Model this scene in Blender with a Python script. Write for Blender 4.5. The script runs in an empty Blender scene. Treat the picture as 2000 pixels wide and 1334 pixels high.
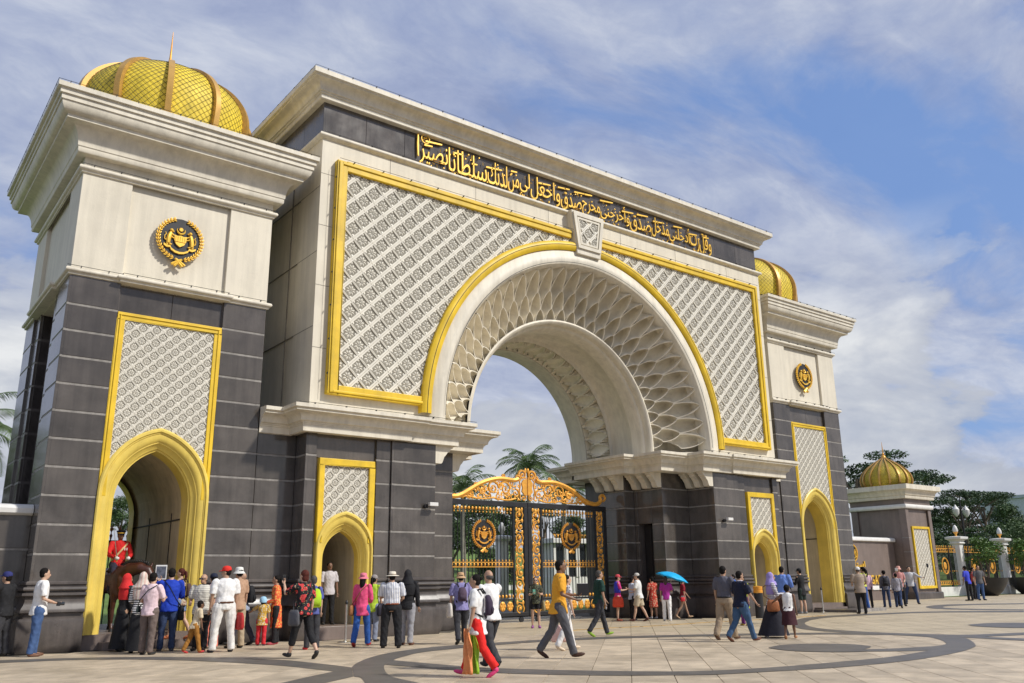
import bpy, bmesh, math, random
import numpy as np
from math import sin, cos, pi, radians as rad, sqrt, atan2
from mathutils import Vector, Matrix
random.seed(7)
SC = bpy.context.scene
COL = SC.collection
# ------------------------------------------------------------------ camera, world, sun, exposure
cd = bpy.data.cameras.new('camera'); cam = bpy.data.objects.new('camera', cd); COL.objects.link(cam); SC.camera = cam
cd.sensor_width = 36; cd.lens = 30.25; cd.clip_start = 0.1; cd.clip_end = 3000
_y, _p, _r = rad(37.66), rad(15.53), rad(-0.718)
_F = Vector((sin(_y)*cos(_p), cos(_y)*cos(_p), sin(_p))); _R = Vector((cos(_y), -sin(_y), 0)); _U = _R.cross(_F)
_R2 = _R*cos(_r)+_U*sin(_r); _U2 = -_R*sin(_r)+_U*cos(_r)
_m = Matrix((_R2, _U2, -_F)).transposed().to_4x4(); _m.translation = Vector((-19.646, -21.043, 1.388)); cam.matrix_world = _m
SUN_AZ, SUN_EL = rad(146), rad(42)         # azimuth from +Y towards +X
wd = bpy.data.worlds.new('World'); SC.world = wd; wd.use_nodes = True
def build_world():
    nt = wd.node_tree; N = nt.nodes; L = nt.links; N.clear()
    out = N.new('ShaderNodeOutputWorld'); bg = N.new('ShaderNodeBackground'); bg.inputs[1].default_value = 0.10
    sky = N.new('ShaderNodeTexSky'); sky.sky_type = 'NISHITA'; sky.sun_disc = False
    sky.sun_elevation = SUN_EL; sky.sun_rotation = SUN_AZ; sky.dust_density = 1.6; sky.air_density = 1.0; sky.ozone_density = 2.5
    tc = N.new('ShaderNodeTexCoord'); sep = N.new('ShaderNodeSeparateXYZ'); L.new(tc.outputs['Generated'], sep.inputs[0])
    def math_(op, a, b=None, c=None):
        n = N.new('ShaderNodeMath'); n.operation = op
        for i, v in enumerate((a, b, c)):
            if v is None: continue
            if isinstance(v, (int, float)): n.inputs[i].default_value = v
            else: L.new(v, n.inputs[i])
        return n.outputs[0]
    z = math_('MAXIMUM', sep.outputs[2], 0.0); den = math_('ADD', z, 0.22)
    cx = math_('DIVIDE', sep.outputs[0], den); cy = math_('DIVIDE', sep.outputs[1], den)
    comb = N.new('ShaderNodeCombineXYZ'); L.new(cx, comb.inputs[0]); L.new(cy, comb.inputs[1])
    def noise(scale, detail, rough, off, rot, sx, sy, dist=0.4):
        mp = N.new('ShaderNodeMapping'); mp.inputs['Rotation'].default_value = (0, 0, rot); mp.inputs['Location'].default_value = off; mp.inputs['Scale'].default_value = (sx, sy, 1)
        L.new(comb.outputs[0], mp.inputs[0]); n = N.new('ShaderNodeTexNoise'); n.inputs['Scale'].default_value = scale; n.inputs['Detail'].default_value = detail; n.inputs['Roughness'].default_value = rough
        n.inputs['Distortion'].default_value = dist; L.new(mp.outputs[0], n.inputs['Vector']); return n.outputs[0]
    def ramp(fac, stops):
        r = N.new('ShaderNodeValToRGB'); L.new(fac, r.inputs[0]); e = r.color_ramp.elements
        e[0].position, e[0].color = stops[0][0], (*stops[0][1], 1); e[1].position, e[1].color = stops[-1][0], (*stops[-1][1], 1)
        for p, c in stops[1:-1]:
            x = e.new(p); x.color = (*c, 1)
        return r.outputs[0]
    def mix(f, a, b, bt='MIX'):
        m = N.new('ShaderNodeMix'); m.data_type = 'RGBA'; m.blend_type = bt
        for s, v in ((m.inputs[0], f), (m.inputs[6], a), (m.inputs[7], b)):
            if isinstance(v, tuple): s.default_value = (*v, 1)
            elif isinstance(v, (int, float)): s.default_value = v
            else: L.new(v, s)
        return m.outputs[2]
    big = noise(0.75, 5, 0.52, (3.1, 1.7, 0), 0.9, 1.0, 1.6)
    wisp = noise(2.0, 9, 0.60, (8.2, 4.4, 0), -0.55, 0.85, 1.45, 0.9)
    fine = noise(8.0, 7, 0.62, (1.0, 2.0, 0), -0.5, 0.9, 1.3, 0.5)
    s = math_('ADD', math_('MULTIPLY', big, 0.62), math_('MULTIPLY', wisp, 0.38))
    # more cover near the horizon
    hz = math_('SUBTRACT', 1.0, math_('MINIMUM', math_('MULTIPLY', z, 3.2), 1.0))
    dt = math_('ADD', math_('ADD', math_('MULTIPLY', sep.outputs[0], 0.80), math_('MULTIPLY', sep.outputs[1], 0.36)), math_('MULTIPLY', sep.outputs[2], 0.47))
    clr = math_('MAXIMUM', math_('MULTIPLY', math_('SUBTRACT', dt, 0.94), 0.95), 0.0)
    s2 = math_('SUBTRACT', math_('ADD', s, math_('MULTIPLY', hz, 0.07)), clr)
    mask = ramp(s2, [(0.36, (0.05,)*3), (0.41, (0.50,)*3), (0.45, (0.86,)*3), (0.51, (0.98,)*3)])
    blue = mix(0.70, sky.outputs[0], (1.10, 2.00, 4.3))
    tex = math_('ADD', math_('MULTIPLY', wisp, 0.6), math_('MULTIPLY', fine, 0.4))
    cloud = ramp(tex, [(0.34, (1.75, 2.12, 3.30)), (0.44, (2.25, 2.62, 3.80)), (0.53, (2.80, 3.15, 4.15)), (0.68, (4.1, 4.35, 4.95))])
    cloud = mix(math_('MULTIPLY', hz, 0.75), cloud, mix(tex, (2.6, 2.95, 3.6), (6.4, 6.4, 6.5)))
    col = mix(mask, blue, cloud)
    # low cumulus banks
    mp = N.new('ShaderNodeMapping'); mp.inputs['Scale'].default_value = (1, 1, 2.1); L.new(tc.outputs['Generated'], mp.inputs[0])
    cn = N.new('ShaderNodeTexNoise'); cn.inputs['Scale'].default_value = 4.2; cn.inputs['Detail'].default_value = 9; cn.inputs['Roughness'].default_value = 0.56; cn.inputs['Distortion'].default_value = 0.25; L.new(mp.outputs[0], cn.inputs['Vector'])
    el = ramp(z, [(0.0, (0.10,)*3), (0.10, (0.08,)*3), (0.26, (0.02,)*3), (0.40, (0.0,)*3)])
    cm = ramp(math_('ADD', cn.outputs[0], math_('MULTIPLY', el, 1.0)), [(0.520, (0.0,)*3), (0.555, (0.80,)*3), (0.64, (1.0,)*3)])
    gate_ = ramp(z, [(0.24, (1.0,)*3), (0.38, (0.0,)*3)])
    cc = ramp(cn.outputs[0], [(0.46, (2.7, 2.9, 3.4)), (0.56, (3.7, 3.9, 4.3)), (0.66, (5.2, 5.3, 5.4))])
    col = mix(math_('MULTIPLY', cm, gate_), col, cc)
    L.new(col, bg.inputs[0]); L.new(bg.outputs[0], out.inputs[0])
build_world()
sl = bpy.data.lights.new('sun', 'SUN'); sl.energy = 2.5; sl.angle = rad(3.5); sl.color = (1.0, 0.955, 0.88)
so = bpy.data.objects.new('sun', sl); COL.objects.link(so)
_d = Vector((sin(SUN_AZ)*cos(SUN_EL), cos(SUN_AZ)*cos(SUN_EL), sin(SUN_EL))); so.rotation_euler = _d.to_track_quat('Z', 'Y').to_euler(); so.location = (0, -60, 60)
vs = SC.view_settings; SC.display_settings.display_device = 'sRGB'; vs.view_transform = 'Standard'; vs.look = 'None'; vs.exposure = 0.64; vs.gamma = 1; vs.use_curve_mapping = False
SC.cycles.max_bounces = 6; SC.cycles.diffuse_bounces = 3; SC.cycles.glossy_bounces = 3; SC.cycles.transparent_max_bounces = 6

# ------------------------------------------------------------------ materials
MATS = {}
def pmat(name, col, rough=0.6, metal=0.0, var=0.12, scale=3.0, bump=0.0, bscale=30.0, rnd=0.0, spec=0.5, speck=0.0, streak=0.0, pattern=None, col2=None, pscale=1.0, dirt=None, coord='pos', subs=0.0):
    m = bpy.data.materials.new(name); m.use_nodes = True; nt = m.node_tree; N = nt.nodes; L = nt.links
    b = N['Principled BSDF']; b.inputs['Roughness'].default_value = rough; b.inputs['Metallic'].default_value = metal; b.inputs['Specular IOR Level'].default_value = spec
    if coord == 'pos':
        g = N.new('ShaderNodeNewGeometry'); P = g.outputs['Position']
    else:
        g = N.new('ShaderNodeTexCoord'); P = g.outputs['Object']
    def noise(sc, det=4, vec=None, rg=0.55):
        n = N.new('ShaderNodeTexNoise'); n.inputs['Scale'].default_value = sc; n.inputs['Detail'].default_value = det; n.inputs['Roughness'].default_value = rg
        L.new(vec or P, n.inputs['Vector']); return n.outputs[0]
    def mixc(f, a, c, bt='MIX'):
        x = N.new('ShaderNodeMix'); x.data_type = 'RGBA'; x.blend_type = bt
        for s, v in ((x.inputs[0], f), (x.inputs[6], a), (x.inputs[7], c)):
            if isinstance(v, tuple): s.default_value = (*v[:3], 1)
            elif isinstance(v, (int, float)): s.default_value = v
            else: L.new(v, s)
        return x.outputs[2]
    def rmp(f, p0, c0, p1, c1, const=False):
        r = N.new('ShaderNodeValToRGB'); L.new(f, r.inputs[0]); e = r.color_ramp.elements
        if const: r.color_ramp.interpolation = 'CONSTANT'
        e[0].position, e[0].color, e[1].position, e[1].color = p0, (*c0, 1), p1, (*c1, 1); return r.outputs[0]
    lo = tuple(c*(1-var) for c in col); hi = tuple(min(1, c*(1+var)) for c in col)
    out = rmp(noise(scale, 5), 0.32, lo, 0.68, hi)
    if pattern:
        sp = N.new('ShaderNodeSeparateXYZ'); L.new(P, sp.inputs[0])
        if pattern in ('stripe_h', 'stripe_v', 'check'):
            def band(i):
                a = N.new('ShaderNodeMath'); a.operation = 'MULTIPLY'; L.new(sp.outputs[i], a.inputs[0]); a.inputs[1].default_value = pscale
                f = N.new('ShaderNodeMath'); f.operation = 'FRACT'; L.new(a.outputs[0], f.inputs[0])
                c = N.new('ShaderNodeMath'); c.operation = 'GREATER_THAN'; L.new(f.outputs[0], c.inputs[0]); c.inputs[1].default_value = 0.55; return c.outputs[0]
            if pattern == 'stripe_h': f = band(2)
            elif pattern == 'stripe_v': f = band(0)
            else:
                a = N.new('ShaderNodeMath'); a.operation = 'MAXIMUM'; L.new(band(2), a.inputs[0]); L.new(band(0), a.inputs[1]); f = a.outputs[0]
            out = mixc(f, out, col2)
        elif pattern == 'floral':
            v = N.new('ShaderNodeTexVoronoi'); v.inputs['Scale'].default_value = pscale; L.new(P, v.inputs['Vector'])
            r = N.new('ShaderNodeValToRGB'); L.new(v.outputs['Distance'], r.inputs[0]); r.color_ramp.interpolation = 'CONSTANT'
            e = r.color_ramp.elements; e[0].position = 0; e[0].color = (*col2, 1); e[1].position = 0.42; e[1].color = (0, 0, 0, 0)
            x = e.new(0.12); x.color = (*tuple(c*0.55 for c in col2), 1); x = e.new(0.2); x.color = (*col2, 1)
            out = mixc(rmp(v.outputs['Distance'], 0, (1,)*3, 0.4, (0,)*3, True), out, r.outputs[0])
            v2 = N.new('ShaderNodeTexVoronoi'); v2.inputs['Scale'].default_value = pscale*2.3; L.new(P, v2.inputs['Vector'])
            out = mixc(rmp(v2.outputs['Distance'], 0, (1,)*3, 0.17, (0,)*3, True), out, (0.6, 0.55, 0.25))
    if rnd:
        oi = N.new('ShaderNodeObjectInfo'); out = mixc(1.0, out, rmp(oi.outputs['Random'], 0, (1-rnd,)*3, 1, (1.0,)*3), 'MULTIPLY')
    if speck:
        out = mixc(1.0, out, rmp(noise(140, 2), 0.35, (1-speck,)*3, 0.7, (1+speck,)*3), 'MULTIPLY')
    if streak:
        mp = N.new('ShaderNodeMapping'); mp.inputs['Scale'].default_value = (3.0, 3.0, 0.22); L.new(P, mp.inputs[0])
        out = mixc(1.0, out, rmp(noise(1.6, 6, mp.outputs[0], 0.65), 0.36, (1-streak,)*3, 0.6, (1.0,)*3), 'MULTIPLY')
    if dirt:
        out = mixc(rmp(noise(0.7, 6, None, 0.7), 0.5, (0,)*3, 0.72, (dirt[3],)*3), out, dirt[:3]); out = mixc(rmp(noise(4.3, 8, None, 0.75), 0.56, (0,)*3, 0.70, (dirt[3]*0.6,)*3), out, tuple(c*0.7 for c in dirt[:3]))
    L.new(out, b.inputs['Base Color'])
    if rough < 0.5 and metal < 0.5:
        L.new(rmp(noise(2.5, 4), 0.3, (rough*0.8,)*3, 0.75, (min(1, rough*1.35),)*3), b.inputs['Roughness'])
    if bump:
        bn = N.new('ShaderNodeBump'); bn.inputs['Strength'].default_value = bump; bn.inputs['Distance'].default_value = 0.02
        L.new(noise(bscale, 4), bn.inputs['Height']); L.new(bn.outputs[0], b.inputs['Normal'])
    if subs:
        b.inputs['Subsurface Weight'].default_value = subs; b.inputs['Subsurface Radius'].default_value = (0.02, 0.008, 0.004)
    MATS[name] = m; return m
cream = pmat('cream_paint', (0.73, 0.67, 0.54), 0.62, var=0.05, scale=0.9, bump=0.12, bscale=25, streak=0.12, dirt=(0.42, 0.38, 0.30, 0.22))
creamt = pmat('cream_cornice', (0.76, 0.70, 0.57), 0.55, var=0.05, scale=1.2, streak=0.17, dirt=(0.42, 0.38, 0.30, 0.28), bump=0.08)
creamd = pmat('carved_plaster', (0.84, 0.77, 0.62), 0.7, var=0.10, scale=2.0, dirt=(0.40, 0.35, 0.26, 0.4), bump=0.1)
tileface = pmat('carved_tile_face', (0.78, 0.74, 0.635), 0.6, var=0.06, scale=4, streak=0.06)
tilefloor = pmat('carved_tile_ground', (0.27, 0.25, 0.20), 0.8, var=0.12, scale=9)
granite = pmat('dark_granite', (0.118, 0.102, 0.088), 0.15, var=0.22, scale=1.3, rnd=0.34, speck=0.34, streak=0.25, spec=0.7, dirt=(0.17, 0.15, 0.135, 0.45))
granitec = pmat('granite_plinth', (0.095, 0.080, 0.073), 0.34, var=0.25, scale=1.8, speck=0.25, streak=0.35, spec=0.55, dirt=(0.16, 0.14, 0.12, 0.5))
jointm = pmat('white_joint_stone', (0.29, 0.27, 0.245), 0.7, var=0.2, scale=6, speck=0.3, streak=0.2)
goldp = pmat('yellow_paint', (0.78, 0.52, 0.020), 0.50, var=0.14, scale=1.5, streak=0.10, dirt=(0.35, 0.24, 0.05, 0.35), spec=0.5)
goldq = pmat('pale_yellow_paint', (0.80, 0.60, 0.12), 0.40, var=0.12, scale=1.5, streak=0.10, dirt=(0.45, 0.32, 0.08, 0.3))
goldl = pmat('gold_leaf', (0.80, 0.39, 0.06), 0.42, metal=0.30, var=0.15, scale=8)
goldb = pmat('gold_bright', (0.90, 0.56, 0.07), 0.42, metal=0.25, var=0.1, scale=8)
domem = pmat('dome_gold_cladding', (0.86, 0.64, 0.05), 0.62, metal=0.0, var=0.16, scale=2.5, streak=0.12, bump=0.15, bscale=18)
ribm = pmat('dome_rib_bronze_gold', (0.56, 0.33, 0.085), 0.40, metal=0.35, var=0.14, scale=3)
blackm = pmat('black_iron', (0.014, 0.014, 0.016), 0.42, var=0.2)
wirem = pmat('dark_wire', (0.03, 0.03, 0.03), 0.6)
passage = pmat('passage_render', (0.66, 0.58, 0.44), 0.8, var=0.12, scale=1.2, streak=0.2, bump=0.15)
paver = pmat('beige_paver', (0.56, 0.46, 0.33), 0.62, var=0.20, scale=2.2, rnd=0.26, speck=0.18, dirt=(0.25, 0.20, 0.13, 0.55), bump=0.1, bscale=60)
paverdark = pmat('joint_bed', (0.10, 0.085, 0.065), 0.9, var=0.2)
bandm = pmat('dark_inlay_granite', (0.115, 0.105, 0.095), 0.5, var=0.18, scale=2.2, speck=0.2, dirt=(0.15, 0.13, 0.10, 0.5))
whitem = pmat('white_paint', (0.74, 0.73, 0.70), 0.5, var=0.05, streak=0.08)
pinkg = pmat('brown_pink_granite', (0.205, 0.160, 0.138), 0.42, var=0.12, scale=1.4, speck=0.2, streak=0.12)
lawnm = pmat('lawn_green', (0.115, 0.185, 0.032), 0.9, var=0.25, scale=0.5, bump=0.3, bscale=40)
steel = pmat('brushed_steel', (0.62, 0.61, 0.58), 0.3, metal=0.9, var=0.05)
glassd = pmat('dark_glass', (0.02, 0.025, 0.03), 0.08, var=0.1, spec=0.8)

# ------------------------------------------------------------------ mesh builder
class B:
    def __init__(s): s.v = []; s.f = []; s.mi = []; s.cur = 0
    def add(s, vs, fs):
        o = len(s.v); s.v += [tuple(v) for v in vs]; s.f += [tuple(i+o for i in f) for f in fs]; s.mi += [s.cur]*len(fs); return s
    def box(s, x0, x1, y0, y1, z0, z1):
        return s.add([(x0,y0,z0),(x1,y0,z0),(x1,y1,z0),(x0,y1,z0),(x0,y0,z1),(x1,y0,z1),(x1,y1,z1),(x0,y1,z1)], [(0,3,2,1),(4,5,6,7),(0,1,5,4),(1,2,6,5),(2,3,7,6),(3,0,4,7)])
    def prism(s, poly, z0, z1):            # poly counter-clockwise
        n = len(poly); a = sum(poly[i][0]*poly[(i+1)%n][1]-poly[(i+1)%n][0]*poly[i][1] for i in range(n))
        if a < 0: poly = poly[::-1]
        vs = [(x,y,z0) for x,y in poly]+[(x,y,z1) for x,y in poly]
        return s.add(vs, [tuple(range(n))[::-1], tuple(range(n,2*n))]+[(i,(i+1)%n,n+(i+1)%n,n+i) for i in range(n)])
    def prism_xz(s, poly, y0, y1):         # outline in x-z, thickness along y (y0 front)
        n = len(poly); a = sum(poly[i][0]*poly[(i+1)%n][1]-poly[(i+1)%n][0]*poly[i][1] for i in range(n))
        if a < 0: poly = poly[::-1]
        vs = [(x,y0,z) for x,z in poly]+[(x,y1,z) for x,z in poly]
        return s.add(vs, [tuple(range(n)), tuple(range(n,2*n))[::-1]]+[((i+1)%n,i,n+i,n+(i+1)%n) for i in range(n)])
    def grid(s, rows, closed_u=False, closed_v=False, flip=False):
        nv = len(rows); nu = len(rows[0]); vs = [p for r in rows for p in r]; fs = []
        for j in range(nv if closed_v else nv-1):
            for i in range(nu if closed_u else nu-1):
                a, b_, c, d = j*nu+i, j*nu+(i+1)%nu, ((j+1)%nv)*nu+(i+1)%nu, ((j+1)%nv)*nu+i
                fs.append((a,d,c,b_) if flip else (a,b_,c,d))
        return s.add(vs, fs)
    def sweep(s, path, prof, closed=False, side=1, caps=True):
        """path: plan polyline (x,y); prof: list of (offset outward, z); outward = right-hand side of travel * side"""
        n = len(path); rows = []
        for i in range(n):
            p = Vector(path[i])
            a = Vector(path[i-1]) if (i > 0 or closed) else None; b_ = Vector(path[(i+1)%n]) if (i < n-1 or closed) else None
            d1 = (p-a).normalized() if a is not None else (b_-p).normalized(); d2 = (b_-p).normalized() if b_ is not None else d1
            n1 = Vector((d1.y,-d1.x))*side; n2 = Vector((d2.y,-d2.x))*side
            m = (n1+n2); m = m/max(1e-6, m.dot(n1)) if m.length > 1e-6 else n1
            rows.append([(p.x+m.x*o, p.y+m.y*o, z) for o, z in prof])
        s.grid(rows, closed_v=closed, flip=(side < 0))
        if caps and not closed:
            k = len(prof)
            for r, fl in ((rows[0], side > 0), (rows[-1], side < 0)):
                s.add(r, [tuple(range(k))[::-1] if fl else tuple(range(k))])
        return s
    def tube(s, pts, r, n=6, cap=True):
        pts = [Vector(p) for p in pts]; rs = r if isinstance(r, (list, tuple)) else [r]*len(pts); rows = []; up = None
        for i, p in enumerate(pts):
            d = (pts[min(i+1,len(pts)-1)]-pts[max(i-1,0)]).normalized()
            if up is None: up = Vector((0,0,1)) if abs(d.z) < 0.9 else Vector((1,0,0))
            sx = d.cross(up).normalized(); sy = sx.cross(d).normalized(); up = sy
            rows.append([tuple(p+sx*cos(2*pi*k/n)*rs[i]+sy*sin(2*pi*k/n)*rs[i]) for k in range(n)])
        s.grid(rows, closed_u=True)
        if cap: s.add(rows[0], [tuple(range(n))[::-1]]); s.add(rows[-1], [tuple(range(n))])
        return s
    def lathe(s, prof, n=24, c=(0,0,0)):
        rows = [[(c[0]+r*cos(2*pi*k/n), c[1]+r*sin(2*pi*k/n), c[2]+z) for k in range(n)] for r, z in prof]
        s.grid(rows, closed_u=True); s.add(rows[0], [tuple(range(n))[::-1]]); s.add(rows[-1], [tuple(range(n))]); return s
    def ell(s, c, r, n=10, m=6, R=None):
        rows = []
        for j in range(m+1):
            t = -pi/2+pi*j/m; row = []
            for k in range(n):
                p = Vector((r[0]*cos(t)*cos(2*pi*k/n), r[1]*cos(t)*sin(2*pi*k/n), r[2]*sin(t)))
                if R is not None: p = R@p
                row.append(tuple(p+Vector(c)))
            rows.append(row)
        return s.grid(rows, closed_u=True)
    def mesh(s, name, mats, smooth=False, weld=True):
        me = bpy.data.meshes.new(name); me.from_pydata(s.v, [], s.f)
        for m in (mats if isinstance(mats, (list, tuple)) else [mats]): me.materials.append(m)
        if len(set(s.mi)) > 1 or (s.mi and s.mi[0]): me.polygons.foreach_set('material_index', s.mi)
        if weld:
            bm = bmesh.new(); bm.from_mesh(me); bmesh.ops.remove_doubles(bm, verts=bm.verts, dist=1e-4)
            bmesh.ops.dissolve_degenerate(bm, edges=bm.edges, dist=1e-5); bm.to_mesh(me); bm.free()
        if smooth:
            me.polygons.foreach_set('use_smooth', [True]*len(me.polygons))
            if smooth != 'all': me.set_sharp_from_angle(angle=rad(smooth if smooth is not True else 35))
        me.update(); return me
    def build(s, name, mats, parent=None, smooth=False, loc=None, rot=None, weld=True):
        return link(name, s.mesh(name, mats, smooth, weld), parent, loc, rot)
def link(name, me, parent=None, loc=None, rot=None):
    o = bpy.data.objects.new(name, me); COL.objects.link(o); o.parent = parent
    if loc: o.location = loc
    if rot: o.rotation_euler = rot
    return o
def tag(o, label=None, cat=None, group=None, kind=None):
    if label: o['label'] = label
    if cat: o['category'] = cat
    if group: o['group'] = group
    if kind: o['kind'] = kind
    return o
def thing(name, loc, label, cat, group=None, rz=0):
    o = bpy.data.objects.new(name, None); COL.objects.link(o); o.location = loc; o.rotation_euler = (0,0,rz); return tag(o, label, cat, group)
def bevel(o, w=0.01, seg=2):
    m = o.modifiers.new('bevel', 'BEVEL'); m.width = w; m.segments = seg; m.limit_method = 'ANGLE'; return o
def copytree(o, parent=None):
    c = o.copy(); COL.objects.link(c)
    if parent is not None: c.parent = parent
    for ch in o.children: copytree(ch, c)
    return c
def arc(cx, cz, r, a0, a1, n): return [(cx+r*cos(a0+(a1-a0)*i/n), cz+r*sin(a0+(a1-a0)*i/n)) for i in range(n+1)]
def pointed(w, zs, za, n=10):
    """right half then left half outline of a pointed arch from springing right to springing left"""
    h = za-zs; r = (w*w+h*h)/(2*w); cx = r-w; a = atan2(h, cx) if True else 0
    a1 = math.acos(cx/r)
    R = [(-cx+r*cos(t), zs+r*sin(t)) for t in [a1*i/n for i in range(n+1)]]
    return R+[(-x, z) for x, z in R[::-1][1:]]
_TS = []
def baked(o):
    """evaluated mesh of a temporary object, computed in a small side scene"""
    if not _TS: _TS.append(bpy.data.scenes.new('workbench'))
    ts = _TS[0]; ts.collection.objects.link(o); vl = ts.view_layers[0]; vl.update(); dg = vl.depsgraph
    me = bpy.data.meshes.new_from_object(o.evaluated_get(dg)); bpy.data.objects.remove(o); return me
# ------------------------------------------------------------------ shared builders for the gatehouse
JZ = [2.08+0.645*k for k in range(10)]
_slab = {}
def slab_mesh(L, H, T=0.06, mat=None, bv=0.006):
    k = (round(L,2), round(H,2), T, mat.name)
    if k not in _slab:
        b = B(); g = 0.004; x = L/2-g; t = T
        b.add([(-x,0,0),(x,0,0),(x,t,0),(-x,t,0),(-x,0,H),(x,0,H),(x,t,H),(-x,t,H),
               (-x+bv,-bv,bv),(x-bv,-bv,bv),(x-bv,-bv,H-bv),(-x+bv,-bv,H-bv)],
              [(0,3,2,1),(4,5,6,7),(1,2,6,5),(2,3,7,6),(3,0,4,7),(8,9,10,11),(0,1,9,8),(1,5,10,9),(5,4,11,10),(4,0,8,11)])
        _slab[k] = b.mesh('granite_panel', mat, weld=False)
    return _slab[k]
def clad(parent, off, path, z0, z1, js, mat, strips, name='granite_panel', maxw=1.5, trim=0.06, rows=None):
    """stone courses with pale joint strips along a plan path; outward = right of travel"""
    js = [z for z in js if z0+0.05 < z < z1-0.05]
    lv = [z0]+js+[z1]
    n = len(path)
    for i in range(n-1):
        a, b_ = Vector(path[i]), Vector(path[i+1]); d = b_-a; L = d.length; d = d/L; nm = Vector((d.y, -d.x))
        st = 0.0
        if i > 0:
            p = Vector(path[i-1]); d0 = (a-p).normalized()
            if d0.x*d.y-d0.y*d.x > 0: st = trim            # convex corner (left turn): start behind the neighbour
        LL = L-st
        if LL < 0.03: continue
        k = max(1, round(LL/maxw+0.2)); w = LL/k
        for j in range(len(lv)-1):
            h0 = lv[j]+(0.028 if j > 0 else 0); h1 = lv[j+1]-(0.028 if j < len(lv)-2 else 0)
            for q in range(k):
                c = a+d*(st+w*(q+0.5))-nm*0.006
                o = link(name, slab_mesh(w, h1-h0, 0.06, mat), parent, (c.x+off[0], c.y+off[1], h0+off[2]), (0,0,atan2(d.y, d.x)))
        for z in js:
            s = a+d*st; e = b_; q = [s-nm*0.010, e-nm*0.010, e-nm*0.06, s-nm*0.06]
            strips.prism([tuple(v) for v in q], z-0.026, z+0.026)
def revolve(bld, prof, n=48, a0=0.0, a1=pi, zc=6.1, foot=5.90, cx=0.0):
    """prof: list of (radius, y), swept round the arch axis through (cx, zc)"""
    rows = []
    if foot is not None and abs(a0) < 1e-6: rows.append([(cx+r, y, foot) for r, y in prof])
    for i in range(n+1):
        t = a0+(a1-a0)*i/n; rows.append([(cx+r*cos(t), y, zc+r*sin(t)) for r, y in prof])
    if foot is not None and abs(a1-pi) < 1e-6: rows.append([(cx-r, y, foot) for r, y in prof])
    bld.grid(rows); k = len(prof)
    bld.add(rows[0], [tuple(range(k))]); bld.add(rows[-1], [tuple(range(k))[::-1]])
    return bld
# --- carved tile: framed square on its corner with an eight-petalled rosette
def carved_tile_mesh(side, name='carved_tile'):
    b = B(); h = side/2; g = 0.004*side/0.3; w = 0.078*side; dp = 0.075*side
    R45 = Matrix.Rotation(pi/4, 3, 'Y')
    def P(x, z, y=0.0): v = R45@Vector((x, 0, z)); return (v.x, -y, v.z)
    a = h-g; i = h-w; wx, wz = (1.55*w, 0.70*w) if side > 0.3 else (1.25*w, 0.85*w)
    o = [(-a,-a),(a,-a),(a,a),(-a,a)]; ix, iz = h-wx, h-wz; n_ = [(-ix,-iz),(ix,-iz),(ix,iz),(-ix,iz)]
    vs = [P(x,z,0) for x,z in o]+[P(x,z,dp) for x,z in o]+[P(x,z,dp) for x,z in n_]+[P(x,z,dp*0.15) for x,z in n_]
    b.cur = 0; b.add(vs, [(k,(k+1)%4,4+(k+1)%4,4+k) for k in range(4)]+[(4+k,4+(k+1)%4,8+(k+1)%4,8+k) for k in range(4)]+[(8+k,8+(k+1)%4,12+(k+1)%4,12+k) for k in range(4)])
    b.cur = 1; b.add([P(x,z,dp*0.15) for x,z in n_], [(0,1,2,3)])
    b.cur = 0
    R = ix*1.02
    for k in range(8):                                    # petals
        t = k*pi/4+pi/8; c, s = cos(t), sin(t)
        def Q(r, q, y): return P(r*c-q*s, r*s+q*c, y)
        r0, r1, r2, ww = 0.17*R, 0.56*R, 0.93*R, 0.195*R
        b.add([Q(r0,0,dp*0.3),Q(r1,ww,dp*0.25),Q(r2,0,dp*0.25),Q(r1,-ww,dp*0.25),Q(r1*0.95,0,dp*1.0)], [(0,1,4),(1,2,4),(2,3,4),(3,0,4)])
    for k in range(4):                                    # corner leaves
        t = k*pi/2+pi/4; c, s = cos(t), sin(t)
        def Q(r, q, y): return P(r*c-q*s, r*s+q*c, y)
        b.add([Q(R*0.99,0.0,dp*0.4),Q(R*1.10,0.26*R,dp*0.4),Q(R*1.38,0,dp*0.8),Q(R*1.10,-0.26*R,dp*0.4)], [(0,1,2),(0,2,3)])
    b.add([P(0.14*R*cos(k*pi/3), 0.14*R*sin(k*pi/3), dp*0.4) for k in range(6)]+[P(0,0,dp*1.05)], [(k,(k+1)%6,6) for k in range(6)])
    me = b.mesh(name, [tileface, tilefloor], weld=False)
    return me
TILE_S = carved_tile_mesh(0.2335); TILE_L = carved_tile_mesh(0.447)
def clip_mesh(me, loc, planes):
    bm = bmesh.new(); bm.from_mesh(me); bmesh.ops.translate(bm, verts=bm.verts, vec=loc)
    for co, no in planes:
        bmesh.ops.bisect_plane(bm, geom=bm.verts[:]+bm.edges[:]+bm.faces[:], plane_co=co, plane_no=no, clear_outer=True)
    bmesh.ops.translate(bm, verts=bm.verts, vec=-Vector(loc))
    if not bm.faces: bm.free(); return None
    m2 = bpy.data.meshes.new(me.name); bm.to_mesh(m2); bm.free()
    for m in me.materials: m2.materials.append(m)
    return m2
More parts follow.
